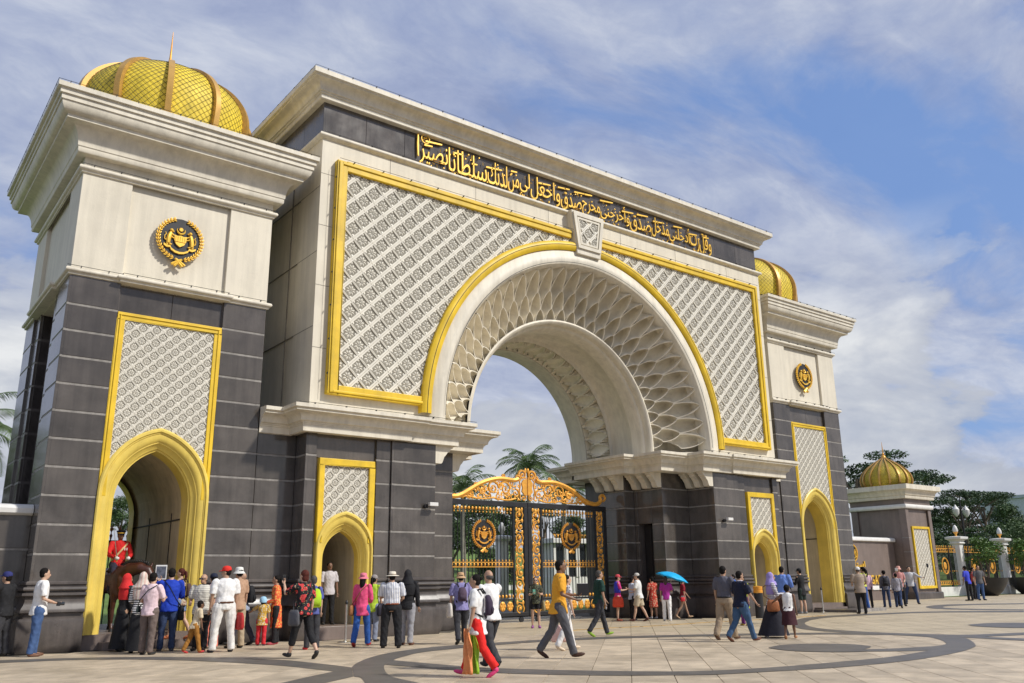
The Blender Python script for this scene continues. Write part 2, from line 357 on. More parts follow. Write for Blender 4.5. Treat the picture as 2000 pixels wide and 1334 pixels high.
def tile_panel(parent, me, diag, x0, x1, z0, z1, y, hole=None, ox=0.0, oz=0.0, rev=False, planes_extra=()):
    """tiles over [x0,x1]x[z0,z1] on plane y (parent space), clipped at the borders; hole(x,z)-> signed distance and tangent plane"""
    n = 0; h = diag/2; rot = (0,0,pi) if rev else None
    i0 = int((x0-ox)/h)-2; i1 = int((x1-ox)/h)+2; j0 = int((z0-oz)/h)-2; j1 = int((z1-oz)/h)+2
    for i in range(i0, i1+1):
        for j in range(j0, j1+1):
            if (i+j) % 2: continue
            x, z = ox+i*h, oz+j*h
            if x < x0-h*0.85 or x > x1+h*0.85 or z < z0-h*0.85 or z > z1+h*0.85: continue
            pl = []
            if x-h < x0: pl.append((Vector((x0,0,0)), Vector((-1,0,0))))
            if x+h > x1: pl.append((Vector((x1,0,0)), Vector((1,0,0))))
            if z-h < z0: pl.append((Vector((0,0,z0)), Vector((0,0,-1))))
            if z+h > z1: pl.append((Vector((0,0,z1)), Vector((0,0,1))))
            if hole:
                d, co, no = hole(x, z)
                if d < -h*0.9: continue
                if d < h: pl.append((co, no))
            m = me
            if pl: m = clip_mesh(me, Vector((x,y,z)), pl)
            if m is None or len(m.polygons) == 0: continue
            link('carved_tile', m, parent, (x,y,z)); n += 1
    return n
# --- coat of arms: dark field, wheat wreath, two beasts, striped shield, crescent and star, scroll
def emblem_parts(parent, loc, R, gold, rev=False, field=True, scale_y=1.0):
    """R: half width. Local x-z plane, front towards -y"""
    root = B(); rot = (0,0,0)
    if field:
        poly = [(R*0.90*sin(t)*(1.0), R*(0.96*cos(t)) if cos(t) > 0 else R*(1.0*cos(t))) for t in [2*pi*k/28 for k in range(28)]]
        f = B().prism_xz(poly, -0.03, 0.03).build('field', blackm, parent, loc=loc); bevel(f, 0.008)
    w = B()
    for s in (-1, 1):                                     # wreath of grain
        for k in range(17):
            t = rad(202)-rad(180)*k/16 if False else rad(-72+143*k/16)
            for q in (-1, 0, 1):
                rr = R*(0.925+q*0.062); x = s*rr*cos(t); z = rr*sin(t)*1.0
                M = Matrix.Rotation(-s*(t-q*0.45), 3, 'Y')
                w.ell((x, -0.045-0.012*(q == 0), z), (R*0.032, 0.03, R*0.080), 6, 4, M)
        w.tube([(s*R*0.10,-0.05,-R*0.92),(-s*R*0.28,-0.06,-R*1.18)], [R*0.05, R*0.06], 6)
        w.tube([(s*R*0.14,-0.05,-R*0.90),(-s*R*0.16,-0.06,-R*1.24)], [R*0.05, R*0.06], 6)
    w.build('wreath', gold, parent, smooth=True, loc=loc)
    sh = B(); out = [(-0.26,0.16),(-0.13,0.13),(0,0.17),(0.13,0.13),(0.26,0.16),(0.25,-0.08),(0.17,-0.25),(0,-0.36),(-0.17,-0.25),(-0.25,-0.08)]
    sh.prism_xz([(x*R,z*R) for x,z in out], -0.075, -0.02)
    for k in range(5): sh.box((-0.2+k*0.095)*R, (-0.16+k*0.095)*R, -0.088, -0.07, -0.10*R, 0.11*R)
    sh.box(-0.22*R, 0.22*R, -0.09, -0.07, -0.13*R, -0.10*R)
    sh.build('shield', gold, parent, loc=loc)
    cr = B(); cr.tube([(0.17*R*cos(t), -0.06, 0.42*R+0.17*R*sin(t)) for t in [rad(a) for a in range(160, 381, 20)]], [R*0.012,R*0.02,R*0.03,R*0.038,R*0.042,R*0.045,R*0.045,R*0.042,R*0.038,R*0.03,R*0.02,R*0.012], 6)
    st = []
    for k in range(28): a = pi/2+pi*k/14; r = R*(0.105 if k % 2 == 0 else 0.06); st.append((r*cos(a), 0.45*R+r*sin(a)))
    cr.prism_xz(st, -0.075, -0.02); cr.build('crescent_and_star', gold, parent, loc=loc)
    for s in (-1, 1):
        b = B()
        def T(pts, rs): b.tube([(s*x*R, -0.055, z*R) for x, z in pts], [r*R for r in rs], 7)
        T([(0.50,-0.26),(0.50,-0.10),(0.47,0.08),(0.42,0.24)], [0.085,0.10,0.095,0.075])       # body
        b.ell((s*0.40*R, -0.06, 0.34*R), (0.085*R, 0.05, 0.075*R), 8, 6); T([(0.38,0.33),(0.29,0.30)], [0.05,0.03])
        T([(0.44,0.20),(0.34,0.16),(0.26,0.12)], [0.05,0.035,0.03]); T([(0.46,0.10),(0.36,0.04),(0.27,0.0)], [0.045,0.03,0.025])
        T([(0.50,-0.20),(0.42,-0.30),(0.34,-0.30)], [0.06,0.04,0.03]); T([(0.52,-0.22),(0.55,-0.36),(0.48,-0.44)], [0.06,0.045,0.03])
        T([(0.55,-0.15),(0.66,-0.10),(0.66,0.06),(0.60,0.14),(0.64,0.22)], [0.03,0.022,0.02,0.02,0.016])
        b.build('tiger', gold, parent, smooth=True, loc=loc)
    rb = B(); pts = [(-0.68,-0.34),(-0.55,-0.42),(-0.40,-0.40),(-0.36,-0.50),(-0.18,-0.60),(0,-0.63),(0.18,-0.60),(0.36,-0.50),(0.40,-0.40),(0.55,-0.42),(0.68,-0.34)]
    top = [(x*R,-0.075,(z+0.045)*R) for x,z in pts]; bot = [(x*R,-0.075,(z-0.045)*R) for x,z in pts]
    top2 = [(x,-0.02,z) for x,_,z in top]; bot2 = [(x,-0.02,z) for x,_,z in bot]
    rb.grid([top2, top, bot, bot2]); rb.build('scroll_ribbon', gold, parent, loc=loc)
    if rev:
        pass
# ------------------------------------------------------------------ TOWERS (local origin: centre of the plan)
HX, HY = 2.45, 2.95
def build_tower():
    T = thing('domed_gate_tower', (-13.71, 3.75, 0), 'tall domed gate tower with a mounted guard in its yellow arch, nearest the camera', 'tower', 'domed towers flanking the great arch')
    c = B()                                               # core with the vaulted passage through it
    ar = pointed(0.99, 3.2, 4.75, 8)
    c.prism_xz([(0.99,0),(2.05,0),(2.05,8.60),(-2.05,8.60),(-2.05,0),(-0.99,0)]+[(x,z) for x,z in ar[::-1]], -2.72, 2.72)
    c.build('passage_walls', passage, T)
    g = B()                                               # groove line and cornice in the passage
    for s in (-1,1): g.box(s*0.985-0.012, s*0.985+0.012, -2.6, 2.6, 2.98, 3.02)
    for yy in (-1.1, 0.9):
        for s in (-1,1): g.box(s*0.985-0.013, s*0.985+0.013, yy, yy+0.03, 0.33, 3.2)
    g.build('wall_groove', wirem, T)
    # pilaster cores
    k = B()
    for sx in (-1,1):
        for sy in (-1,1):
            x0, x1 = sorted((sx*1.27, sx*(HX-0.065))); y0, y1 = sorted((sy*1.65, sy*(HY-0.065)))
            k.box(x0,x1,y0,y1,0,8.60)
        x0, x1 = sorted((sx*1.9, sx*(HX-0.13))); k.box(x0,x1,-1.66,-1.0,0,8.6); k.box(x0,x1,1.0,1.66,0,8.6)
        x0, x1 = sorted((sx*1.9, sx*(HX-0.42))); k.box(x0,x1,-1.01,1.01,0,8.6)
    k.build('core', granitec, T)
    st = B()
    for sx in (-1,1):
        def Q(pts): return pts if sx > 0 else [(-x,y) for x,y in pts][::-1]
        clad(T, (0,0,0), Q([(1.29,-HY),(HX,-HY),(HX,-1.65),(HX-0.06,-1.65),(HX-0.06,-1.0),(HX-0.35,-1.0),(HX-0.35,1.0),(HX-0.06,1.0),(HX-0.06,1.65),(HX,1.65),(HX,HY),(1.29,HY)]), 1.48, 8.62, JZ, granite, st)
        p = B().sweep(Q([(1.29,-HY),(HX,-HY),(HX,HY),(1.29,HY)]), PLINTH)
        p.build('plinth', granitec, T, smooth=30)
    for sy in (-1,1):
        y = sy*(HY-0.10); clad(T, (0,0,0), [(-1.29,y),(1.29,y)] if sy < 0 else [(1.29,y),(-1.29,y)], 7.90, 8.62, [], granite, st, maxw=1.4)
    st.build('joint_strips', jointm, T, weld=False)['kind'] = 'stuff'
    for sy in (-1,1):
        rz = 0 if sy < 0 else pi
        fr = B(); F = -HY
        for s in (-1,1):
            x0, x1 = sorted((s*1.10, s*1.285)); fr.box(x0,x1,F-0.005,F+0.12,3.4,7.70)
        fr.box(-1.285,1.285,F-0.005,F+0.12,7.70,7.885)
        for s in (-1,1):
            x0, x1 = sorted((s*1.195, s*1.225)); fr.box(x0,x1,F-0.03,F,3.6,7.80)
        fr.box(-1.24,1.24,F-0.03,F,7.80,7.83)
        bevel(fr.build('gold_panel_frame', goldp, T, rot=(0,0,rz)), 0.012)
        arch_surround(T, -HY, 1.29, 3.50, 5.10, 0.87, 3.30, 4.56, 0.33, rz, 'arch_surround', mat=goldq)
        ao = pointed(1.10, 3.45, 4.86, 10)
        pn = B().prism_xz([(-1.2,3.3),(-1.2,7.8),(1.2,7.8),(1.2,3.3),(1.10,3.3)]+ao+[(-1.10,3.3)], F+0.035, F+0.10).build('carved_panel', creamd, T, rot=(0,0,rz))
        # tiles only where the arch does not cover
        def hole(x, z):
            w, zs, za = 1.24, 3.50, 5.04; h = za-zs; r = (w*w+h*h)/(2*w); cx_ = r-w; s = 1 if x >= 0 else -1
            dx, dz = abs(x)+cx_, z-zs; L = max(1e-6, sqrt(dx*dx+dz*dz)); d = L-r; nx, nz = s*dx/L, dz/L
            return d, Vector((s*(-cx_)+nx*r, 0, zs+nz*r)), Vector((-nx,0,-nz))
        if sy < 0: tile_panel(pn, TILE_S, 0.33, -1.185, 1.185, 3.4, 7.78, F+0.034, hole, ox=0.0, oz=7.55)
        bp = B().prism_xz([(-1.27,2.9),(-1.27,7.9),(1.27,7.9),(1.27,2.9),(1.05,2.9)]+pointed(1.05,3.40,4.80,10)+[(-1.05,2.9)], F+0.10, F+0.24); bp.build('backing', granitec, T, rot=(0,0,rz))
    f = B().box(-1.27,1.27,-HY+0.02,HY-0.02,0.0,0.33); f.box(-0.9,0.9,-HY-0.35,HY-0.5,0.0,0.17); f.build('threshold_floor', pinkg, T)
    # pale upper storey
    u = B().box(-HX+0.10,HX-0.10,-HY+0.10,HY-0.10,8.58,11.80); u.build('upper_wall', cream, T)
    for sx in (-1,1):
        for sy in (-1,1):
            x0,x1 = sorted((sx*1.28, sx*HX)); y0,y1 = sorted((sy*1.55, sy*HY)); q = B().box(x0,x1,y0,y1,8.62,11.44); bevel(q.build('corner_panel', cream, T), 0.008)
    fz = B().box(-HX,HX,-HY,HY,11.44,11.80).build('frieze', cream, T)
    jog = [(-HX,-HY),(-1.30,-HY),(-1.30,-HY-0.10),(1.34,-HY-0.10),(1.34,-HY),(HX,-HY),(HX,-1.5),(HX+0.10,-1.5),(HX+0.10,1.5),(HX,1.5),(HX,HY),(1.34,HY),(1.34,HY+0.10),(-1.30,HY+0.10),(-1.30,HY),(-HX,HY),(-HX,1.5),(-HX-0.10,1.5),(-HX-0.10,-1.5),(-HX,-1.5)]
    sp = [(-0.25,8.60),(0.0,8.60),(0.045,8.615),(0.05,8.66),(0.09,8.67),(0.115,8.70),(0.115,8.74),(0.09,8.775),(0.05,8.785),(-0.25,8.79)]
    B().sweep(jog, sp, closed=True).build('string_course', creamt, T, smooth=40)
    sq = [(-HX,-HY),(HX,-HY),(HX,HY),(-HX,HY)]
    B().sweep(sq, [(o+0.0, z+2.68) for o, z in sp[1:-1]]+[(-0.02,11.47),(-0.02,11.28)], closed=True).build('string_course', creamt, T, smooth=40)
    cp = [(0.0,11.72),(0.20,11.72),(0.22,11.75),(0.22,11.85),(0.24,11.87)]
    for i in range(7): t = i/6*pi/2; cp.append((0.24+0.24*(1-cos(t)), 11.87+0.47*sin(t)))            # cavetto
    cp += [(0.56,12.36),(0.60,12.36),(0.60,12.45),(0.62,12.46)]
    for i in range(6): t = i/5*pi/2; cp.append((0.62+0.16*sin(t), 12.46+0.24*(1-cos(t))))              # ovolo
    cp += [(0.81,12.70),(0.81,12.83),(0.855,12.835),(0.855,12.96),(0.90,12.965),(0.92,12.97),(0.92,13.09),(0.0,13.14)]
    B().sweep(sq, cp, closed=True).build('cornice', creamt, T, smooth=40)
    B().box(-HX,HX,-HY,HY,11.79,13.13).build('roof_slab', cream, T)
    rope(T, [(-HX-0.93,-HY-0.93,13.12),(HX+0.93,-HY-0.93,13.12)], 30); rope(T, [(-HX-0.93,-HY-0.93,13.12),(-HX-0.93,HY+0.93,13.12)], 30)
    rope(T, [(-HX-0.1,-HY-0.12,8.81),(-1.3,-HY-0.12,8.81),(-1.3,-HY-0.22,8.81),(1.34,-HY-0.22,8.81),(1.34,-HY-0.12,8.81),(HX+.1,-HY-0.12,8.81)], 20)
    rope(T, [(-HX-0.1,-HY-0.12,11.49),(HX+0.1,-HY-0.12,11.49)], 18)
    dome(T, (0,0,13.10), 2.50, 3.45, 12, 1.15)
    e = B(); emblem_parts(sub(T, 'coat_of_arms', (0.0,-HY-0.0,10.06)), (0,0,0), 0.60, goldb)
    return T
def sub(parent, name, loc):
    """a mesh part that carries sub-parts: a small backing disc"""
    o = B().prism_xz([(0.30*cos(t),0.30*sin(t)) for t in [2*pi*k/12 for k in range(12)]], -0.028, 0.10).build(name, blackm, parent, loc=loc)
    return o
def rope(parent, pts, n):
    b = B(); b.tube(pts, 0.007, 4)
    tot = [(Vector(pts[i]), Vector(pts[i+1])) for i in range(len(pts)-1)]
    for a, c in tot:
        k = max(1, int(n*0.45*(c-a).length/sum((q-p).length for p, q in tot)))
        for i in range(k):
            p = a.lerp(c, (i+0.5)/k); b.box(p.x-0.006,p.x+0.006,p.y-0.006,p.y+0.08,p.z-0.03,p.z+0.012)
    b.build('festoon_wire', wirem, parent, weld=False)
def arch_surround(parent, F, wo, zso, zao, wi, zsi, zai, z0, rz, name, mat=None, inner_y=0.75, sx0=0.0, n=12, loc=None):
    O = pointed(wo, zso, zao, n); I = pointed(wi, zsi, zai, n)
    O = [(wo,z0),(wo,(z0+zso)/2)]+O+[(-wo,(z0+zso)/2),(-wo,z0)]; I = [(wi,z0),(wi,(z0+zsi)/2)]+I+[(-wi,(z0+zsi)/2),(-wi,z0)]
    sec = [(0.0,0.14),(0.0,-0.03),(0.07,-0.055),(0.16,-0.055),(0.20,-0.02),(0.24,-0.02),(0.27,0.0),(0.42,0.0),(0.56,0.03),(0.62,0.07),(0.66,0.07),(0.72,0.12),(0.90,0.17),(0.93,0.21),(1.0,0.22),(1.0,inner_y)]
    rows = [[(sx0+o[0]+(i[0]-o[0])*t, F+y, o[1]+(i[1]-o[1])*t) for t, y in sec] for o, i in zip(O, I)]
    B().grid(rows).build(name, mat or goldp, parent, smooth=32, rot=(0,0,rz), loc=loc)
PLINTH = [(-0.1,1.50),(0.03,1.50),(0.065,1.47),(0.065,1.43),(0.03,1.41),(0.03,1.385),(0.10,1.37),(0.11,1.33),(0.10,1.30),(0.03,1.285),(0.03,1.265),(0.115,1.25),(0.12,1.20),(0.09,1.17),(0.045,1.16),
          (0.04,1.08),(0.06,1.00),(0.10,0.93),(0.12,0.88),(0.12,0.84),(0.035,0.82),(0.035,0.73),(0.11,0.715),(0.145,0.68),(0.155,0.62),(0.155,0.16),(0.14,0.08),(0.10,0.0)]
def dome(parent, c, R, H, nr, pinch=1.0, spire=1.45, ball=0.12, ribw=0.16, onion=False):
    def prof(t):                                          # t: 0 base .. 1 apex
        a = t*pi/2
        r = R*(0.90+0.10*sin(min(1,t/0.35)*pi/2)) if t < 0.35 else R*cos((t-0.35)/0.65*pi/2)**0.72
        return max(r, 0.03), H*(0.62*t+0.38*sin(a)) if t < 1 else H
    if onion:
        CP = [(0.93,0),(1.0,.10),(1.03,.22),(0.99,.36),(0.88,.50),(0.70,.64),(0.48,.76),(0.28,.86),(0.13,.93),(0.04,1.0)]
        def prof(t):
            s = t*9; i = min(8, int(s)); u_ = s-i; u_ = u_*u_*(3-2*u_)*0.3+u_*0.7; return (R*(CP[i][0]*(1-u_)+CP[i+1][0]*u_), H*(CP[i][1]*(1-u_)+CP[i+1][1]*u_))
    P = [prof(i/22) for i in range(23)]
    P = [(max(0.04, r), z) for r, z in P]
    sh = B().lathe(P, 72, c).build('dome_shell', domem, parent, smooth='all')
    rb = B(); rows = []
    for r, z in P: rows.append([(c[0]*0+r-0.03, -ribw/2, z), (r+0.13*min(1, r/R*2.2)*R/2.5+0.02, -ribw/2, z), (r+0.13*min(1, r/R*2.2)*R/2.5+0.02, ribw/2, z), (r-0.03, ribw/2, z)])
    rows = [[(x, y*(0.35+0.65*min(1, P[i][0]/R*1.4)), z) for x, y, z in rr] for i, rr in enumerate(rows)]
    rb.grid(rows, closed_u=True); me = rb.mesh('rib', ribm, smooth=40)
    for k in range(nr): link('rib', me, parent, c, (0,0,2*pi*(k+0.5)/nr+rad(3)))
    net = B(); nn = nr*7                                   # diamond netting of the cladding panels
    for k in range(nn):
        for s in (-1,1):
            pts = []
            for i in range(2, 41):
                t = i/42; r, z = prof(t); a = 2*pi*k/nn+s*t*1.55; pts.append((c[0]+(r+0.012)*cos(a), c[1]+(r+0.012)*sin(a), c[2]+z))
            net.tube(pts, 0.0048, 3, cap=False)
    net.build('diamond_netting', wirem, parent, weld=False)
    z = H
    s = B().lathe([(0.16,z-0.1),(0.12,z+0.04),(ball*0.5,z+0.10),(ball,z+0.10+ball*0.7),(ball*1.05,z+0.10+ball),(ball*0.8,z+0.10+ball*1.7),(ball*0.35,z+0.1+ball*2.1),(ball*0.45,z+0.1+ball*2.4),(0.035,z+0.2+ball*2.6),(0.008,z+spire)], 12, c)
    s.build('finial_spire', goldl, parent, smooth=40)
# ------------------------------------------------------------------ CENTRAL ARCH BLOCK
def build_gatehouse():
    G = thing('ceremonial_gatehouse', (0, 3.6, 0), 'cream and dark granite gatehouse with the great horseshoe-carved arch and gold calligraphy', 'gatehouse')
    O = (0, -3.6, 0)
    ZC = 6.1
    def put(b, name, mat, **k): return b.build(name, mat, G, loc=O, **k)
    # facade wall with a round hole, front and back
    for yf, yb in ((0.17, 1.5), (5.65, 7.0)):
        rr = 6.2
        for s in (-1,1):
            hole = [(s*x, z) for x, z in [(rr,5.90)]+arc(0, ZC, rr, 0, pi/2, 28)]
            poly = hole+[(0, 14.02),(s*10.15,14.02),(s*10.15,5.90)]
            put(B().prism_xz(poly, yf, yb), 'facade_wall', cream)
    b = B()
    for s in (-1,1):
        hole = [(s*x, z) for x, z in [(4.18,5.90)]+arc(0, ZC, 4.18, 0, pi/2, 24)]
        b.prism_xz(hole+[(0,14.0),(s*10.12,14.0),(s*10.12,5.90)], 1.52, 5.63)
    put(b, 'inner_block', cream)
    # white archivolt, gold arch band
    put(revolve(B(), [(6.47,0.20),(6.46,0.03),(6.40,-0.02),(6.25,-0.03),(6.20,-0.06),(6.05,-0.07),(5.94,-0.03),(5.90,0.05),(5.86,0.10),(5.86,0.5)], 72), 'archivolt', creamt, smooth=40)
    for a0, a1, ft in ((0.0, pi/2-0.075, 6.32), (pi/2+0.075, pi, 6.32)):
        put(revolve(B(), [(6.44,0.20),(6.44,-0.05),(6.50,-0.10),(6.60,-0.12),(6.70,-0.10),(6.76,-0.04),(6.76,0.20)], 36, a0, a1, foot=ft), 'gold_arch_band', goldp, smooth=40)
    # funnel of carved coffers
    t0, t1, t2, t3 = 0.0, 0.40, 0.73, 1.0
    NA = 28; D = pi/NA
    def surf(th, t, d):
        r = 5.86-1.66*t; y = 0.12+1.25*t+0.16*sin(pi*t)
        # normal pointing out of the funnel (towards the viewer and the axis)
        nl = sqrt(1.66**2+1.25**2); nr, ny = -1.25/nl, -1.66/nl
        r2 = r-nr*d; y2 = y-ny*d
        return (r2*sin(th), y2, r2*cos(th))
    def hw(s): return sin(pi/2*min(1,max(0,s))**0.75)
    def cell(ta, tb, tc, top=True, bot=True, dep=0.50):
        rows = []; n1, n2 = 9, 9; cs = [-1,-0.93,-0.87,-0.84,-0.68,-0.45,-0.22,0,0.22,0.45,0.68,0.84,0.87,0.93,1]
        seq = []
        if top: seq += [(ta+(tb-ta)*i/n1, hw(i/n1), i/n1*0.5) for i in range(n1+1)]
        if bot: seq += [(tb+(tc-tb)*i/n2, 1-hw(i/n2), 0.5+0.5*i/n2) for i in range(1 if top else 0, n2+1)]
        for t, w, q in seq:
            row = []
            for c in cs:
                e = abs(c)
                lip = 0.06
                if e < 0.855:
                    k = min(1, w*2.0); dd = dep*k*(0.30+0.70*(1-(e/0.855)**2)**0.5)*(1.25-0.95*q)
                else: dd = -lip*min(1, w*3)
                row.append(surf(c*w*D/2, min(1.03, t), dd))
            rows.append(row)
        return B().grid(rows)
    fun = B(); rows = []
    rows2 = []
    for i in range(57):
        th = -pi/2+pi*i/56; rows2.append([surf(th, t, 0.66) for t in (0, .25, .5, .75, 1.02)])
    fun.grid([[(x,y,z) for x,y,z in r] for r in rows2])
    fo = fun.build('funnel_back', creamd, G, loc=(0,-3.6,ZC))
    A = cell(t0,t1,t2).mesh('arch_coffer', creamd, smooth=50); Bm = cell(t1,t2,t3+0.03).mesh('arch_coffer', creamd, smooth=50)
    Cm = cell(t2,t3+0.02,t3+0.02,bot=False, dep=0.26).mesh('arch_coffer', creamd, smooth=50); Hm = cell(0,0.0,t1,top=False,dep=0.34).mesh('arch_coffer', creamd, smooth=50)
    for i in range(NA):
        th = -pi/2+D*(i+0.5)
        link('arch_coffer', A, G, (0,-3.6,ZC), (0,th,0)); link('arch_coffer', Cm, G, (0,-3.6,ZC), (0,th,0))
        if i < NA-1:
            th2 = th+D/2; link('arch_coffer', Bm, G, (0,-3.6,ZC), (0,th2,0)); link('arch_coffer', Hm, G, (0,-3.6,ZC), (0,th2,0))
    # springing blocks under the funnel ends and lining of the barrel
    for s in (-1,1):
        pts = [(s*5.86,0.12),(s*4.18,1.38),(s*4.18,1.6),(s*6.2,1.6),(s*6.2,0.12)]
        put(B().prism(pts, 5.86, 5.97), 'springing_ledge', creamt)
    put(revolve(B(), [(4.26,1.28),(4.20,1.26),(4.13,1.30),(4.10,1.36),(4.10,1.55),(4.02,1.58),(3.98,1.66),(3.96,2.11),(4.08,2.14),(4.13,2.3),(4.13,3.1),(4.06,3.27),(3.92,3.31)], 64), 'inner_rim', creamt, smooth=40)
    put(revolve(B(), [(4.17,3.30),(4.17,4.68)], 48), 'soffit_band_back', creamd, smooth=40)
    put(revolve(B(), [(4.10,4.66),(3.90,4.66),(3.90,5.50),(3.94,5.57),(4.2,5.57)], 64), 'rear_rim', creamt, smooth=40)
    NL = 24; DL = pi/NL; lm = B(); rows = []
    for i in range(17):
        u = -1+2*i/16; row = []
        for j in range(17):
            v = -1+2*j/16; e = abs(v)/max(1e-3, (1-u*u)**0.9)
            d = 0.20
            if e < 0.78: d = 0.11*(1-(e/0.78)**4*0.4)
            elif e < 1.14: d = -0.02
            if abs(u) > 0.99: d = 0.0
            r = 3.93+d; th = v*DL/2; row.append((r*sin(th), 3.99+u*0.66, r*cos(th)))
        rows.append(row)
    lme = B().grid(rows).mesh('soffit_lens', creamd, smooth=30)
    for i in range(NL): link('soffit_lens', lme, G, (0,-3.6,ZC), (0,-pi/2+DL*(i+0.5),0))
    # rear funnel (plain)
    put(revolve(B(), [(4.15,5.57),(4.6,5.9),(5.3,6.6),(5.9,6.98),(6.45,7.05),(6.45,6.9)], 48), 'rear_archivolt', creamt, smooth=40)
    # spandrel panels with tiles
    for s in (-1,1):
        x0, x1 = sorted((s*0.62, s*9.70)); F = 0.165
        pp = []
        hole = [(s*x, z) for x, z in [(6.5,6.33)]+arc(0, ZC, 6.5, 0, pi/2-0.02, 28)]
        pn = B().prism_xz(hole+[(s*0.10,13.26),(s*9.70,13.26),(s*9.70,6.33)], 0.10, F-0.004).build('spandrel_panel', creamd, G, loc=O)
        def hl(x, z):
            r = 6.56; L = sqrt(x*x+(z-ZC)**2); d = L-r; nx, nz = x/L, (z-ZC)/L
            return d, Vector((nx*r,0,ZC+nz*r)), Vector((-nx,0,-nz))
        tile_panel(pn, TILE_L, 0.632, x0, x1, 6.42, 13.18, 0.10, hl, ox=s*9.42, oz=6.55)
    fr = B()
    for s in (-1,1):
        x0, x1 = sorted((s*9.42, s*9.73)); fr.box(x0,x1,-0.02,0.19,6.32,13.28)
        x0, x1 = sorted((s*6.45, s*9.42)); fr.box(x0,x1,-0.02,0.19,6.32,6.58)
        x0, x1 = sorted((s*0.70, s*9.42)); fr.box(x0,x1,-0.02,0.19,12.98,13.28)
        x0, x1 = sorted((s*9.56, s*9.68)); fr.box(x0,x1,-0.055,-0.02,6.36,13.23)
        x0, x1 = sorted((s*6.5, s*9.60)); fr.box(x0,x1,-0.055,-0.02,6.36,6.43)
        x0, x1 = sorted((s*0.72, s*9.60)); fr.box(x0,x1,-0.055,-0.02,13.15,13.23)
    bevel(put(fr, 'gold_panel_frame', goldp), 0.015)
    rope(G, [(-9.7,-3.69,13.30),(9.7,-3.69,13.30)], 46); rope(G, [(-9.76,-3.66,6.4),(-9.76,-3.66,13.2)], 16); rope(G, [(-10.7,-4.06,5.92),(-7.1,-4.06,5.92),(-5.1,-4.04,5.92)], 14)
    rope(G, [(5.1,-4.04,5.92),(10.7,-4.06,5.92)], 14)
    rb = B(); rb.tube([(6.62*cos(t), -3.72, ZC+6.62*sin(t)) for t in [pi*k/60 for k in range(61)]], 0.009, 4); rb.tube([(5.98*cos(t), -3.70, ZC+5.98*sin(t)) for t in [pi*k/60 for k in range(61)]], 0.009, 4)
    rb.build('festoon_wire', wirem, G, weld=False)
    # keystone
    ks = B().prism_xz([(-0.55,12.42),(0.55,12.42),(0.78,14.03),(-0.78,14.03)], -0.13, 0.3)
    kq = put(ks, 'keystone', creamt); bevel(kq, 0.015)
    kf = B()
    def quadframe(a, c, y0, y1):
        for i in range(4):
            p, q, r, t = a[i], a[(i+1)%4], c[(i+1)%4], c[i]; kf.prism_xz([p,q,r,t], y0, y1)
    quadframe([(-0.53,12.62),(0.53,12.62),(0.73,13.95),(-0.73,13.95)], [(-0.42,12.74),(0.42,12.74),(0.58,13.82),(-0.58,13.82)], -0.19, -0.12)
    quadframe([(-0.39,12.78),(0.39,12.78),(0.54,13.79),(-0.54,13.79)], [(-0.33,12.85),(0.33,12.85),(0.47,13.72),(-0.47,13.72)], -0.17, -0.12)
    kf.build('keystone_frame', creamt, kq, loc=(0,0,0))
    pl = lambda co, no: (Vector(co), Vector(no))
    for dx, dz in ((0,0),(0.316,0.316),(-0.316,0.316),(0.316,-0.316),(-0.316,-0.316)):
        m = clip_mesh(TILE_L, Vector((dx,0,13.28+dz)), [pl((0,0,13.71),(0,0,1)), pl((0,0,12.86),(0,0,-1)), pl((0.335,0,12.85),Vector((0.87,0,-0.14)).normalized()), pl((-0.335,0,12.85),Vector((-0.87,0,-0.14)).normalized())])
        if m and len(m.polygons): link('carved_tile', m, kq, (dx,-0.131,13.28+dz))
    # attic: string, dark frieze, main cornice
    rect = lambda a, y0, y1: [(-a,y0),(a,y0),(a,y1),(-a,y1)]
    put(B().sweep(rect(10.15,0.17,7.03), [(-0.1,13.90),(0.03,13.90),(0.05,13.93),(0.10,13.95),(0.125,13.98),(0.125,14.02),(0.10,14.06),(-0.1,14.07)], closed=True), 'string_course', creamt, smooth=40)
    put(B().box(-10.05,10.05,0.32,6.9,13.9,15.78), 'attic_core', granitec)
    fs = B()
    for pth in ([(-10.13,6.95),(-10.13,0.24),(10.13,0.24),(10.13,6.95)],):
        clad(G, O, pth, 14.07, 15.14, [], granite, fs, name='granite_panel', maxw=1.35)
    cp = [(0.0,15.13),(0.16,15.13),(0.18,15.15),(0.18,15.27),(0.22,15.29),(0.22,15.33),(0.27,15.35)]
    for i in range(7): t = i/6*pi/2; cp.append((0.27+0.24*(1-cos(t)), 15.35+0.24*sin(t)))
    cp += [(0.54,15.61),(0.54,15.64),(0.58,15.65),(0.60,15.67),(0.60,15.82),(0.0,15.88)]
    put(B().sweep(rect(10.13,0.24,6.95), cp, closed=True), 'main_cornice', creamt, smooth=40)
    put(B().box(-10.2,10.2,0.1,7.1,15.78,15.87), 'roof_slab', cream)
    rope(G, [(-10.72,-3.98,15.85),(10.72,-3.98,15.85)], 60); rope(G, [(-10.72,-3.98,15.85),(-10.72,3.9,15.85)], 30); rope(G, [(-10.2,-3.56,14.09),(10.2,-3.56,14.09)], 44)
    # piers
    strips = B()
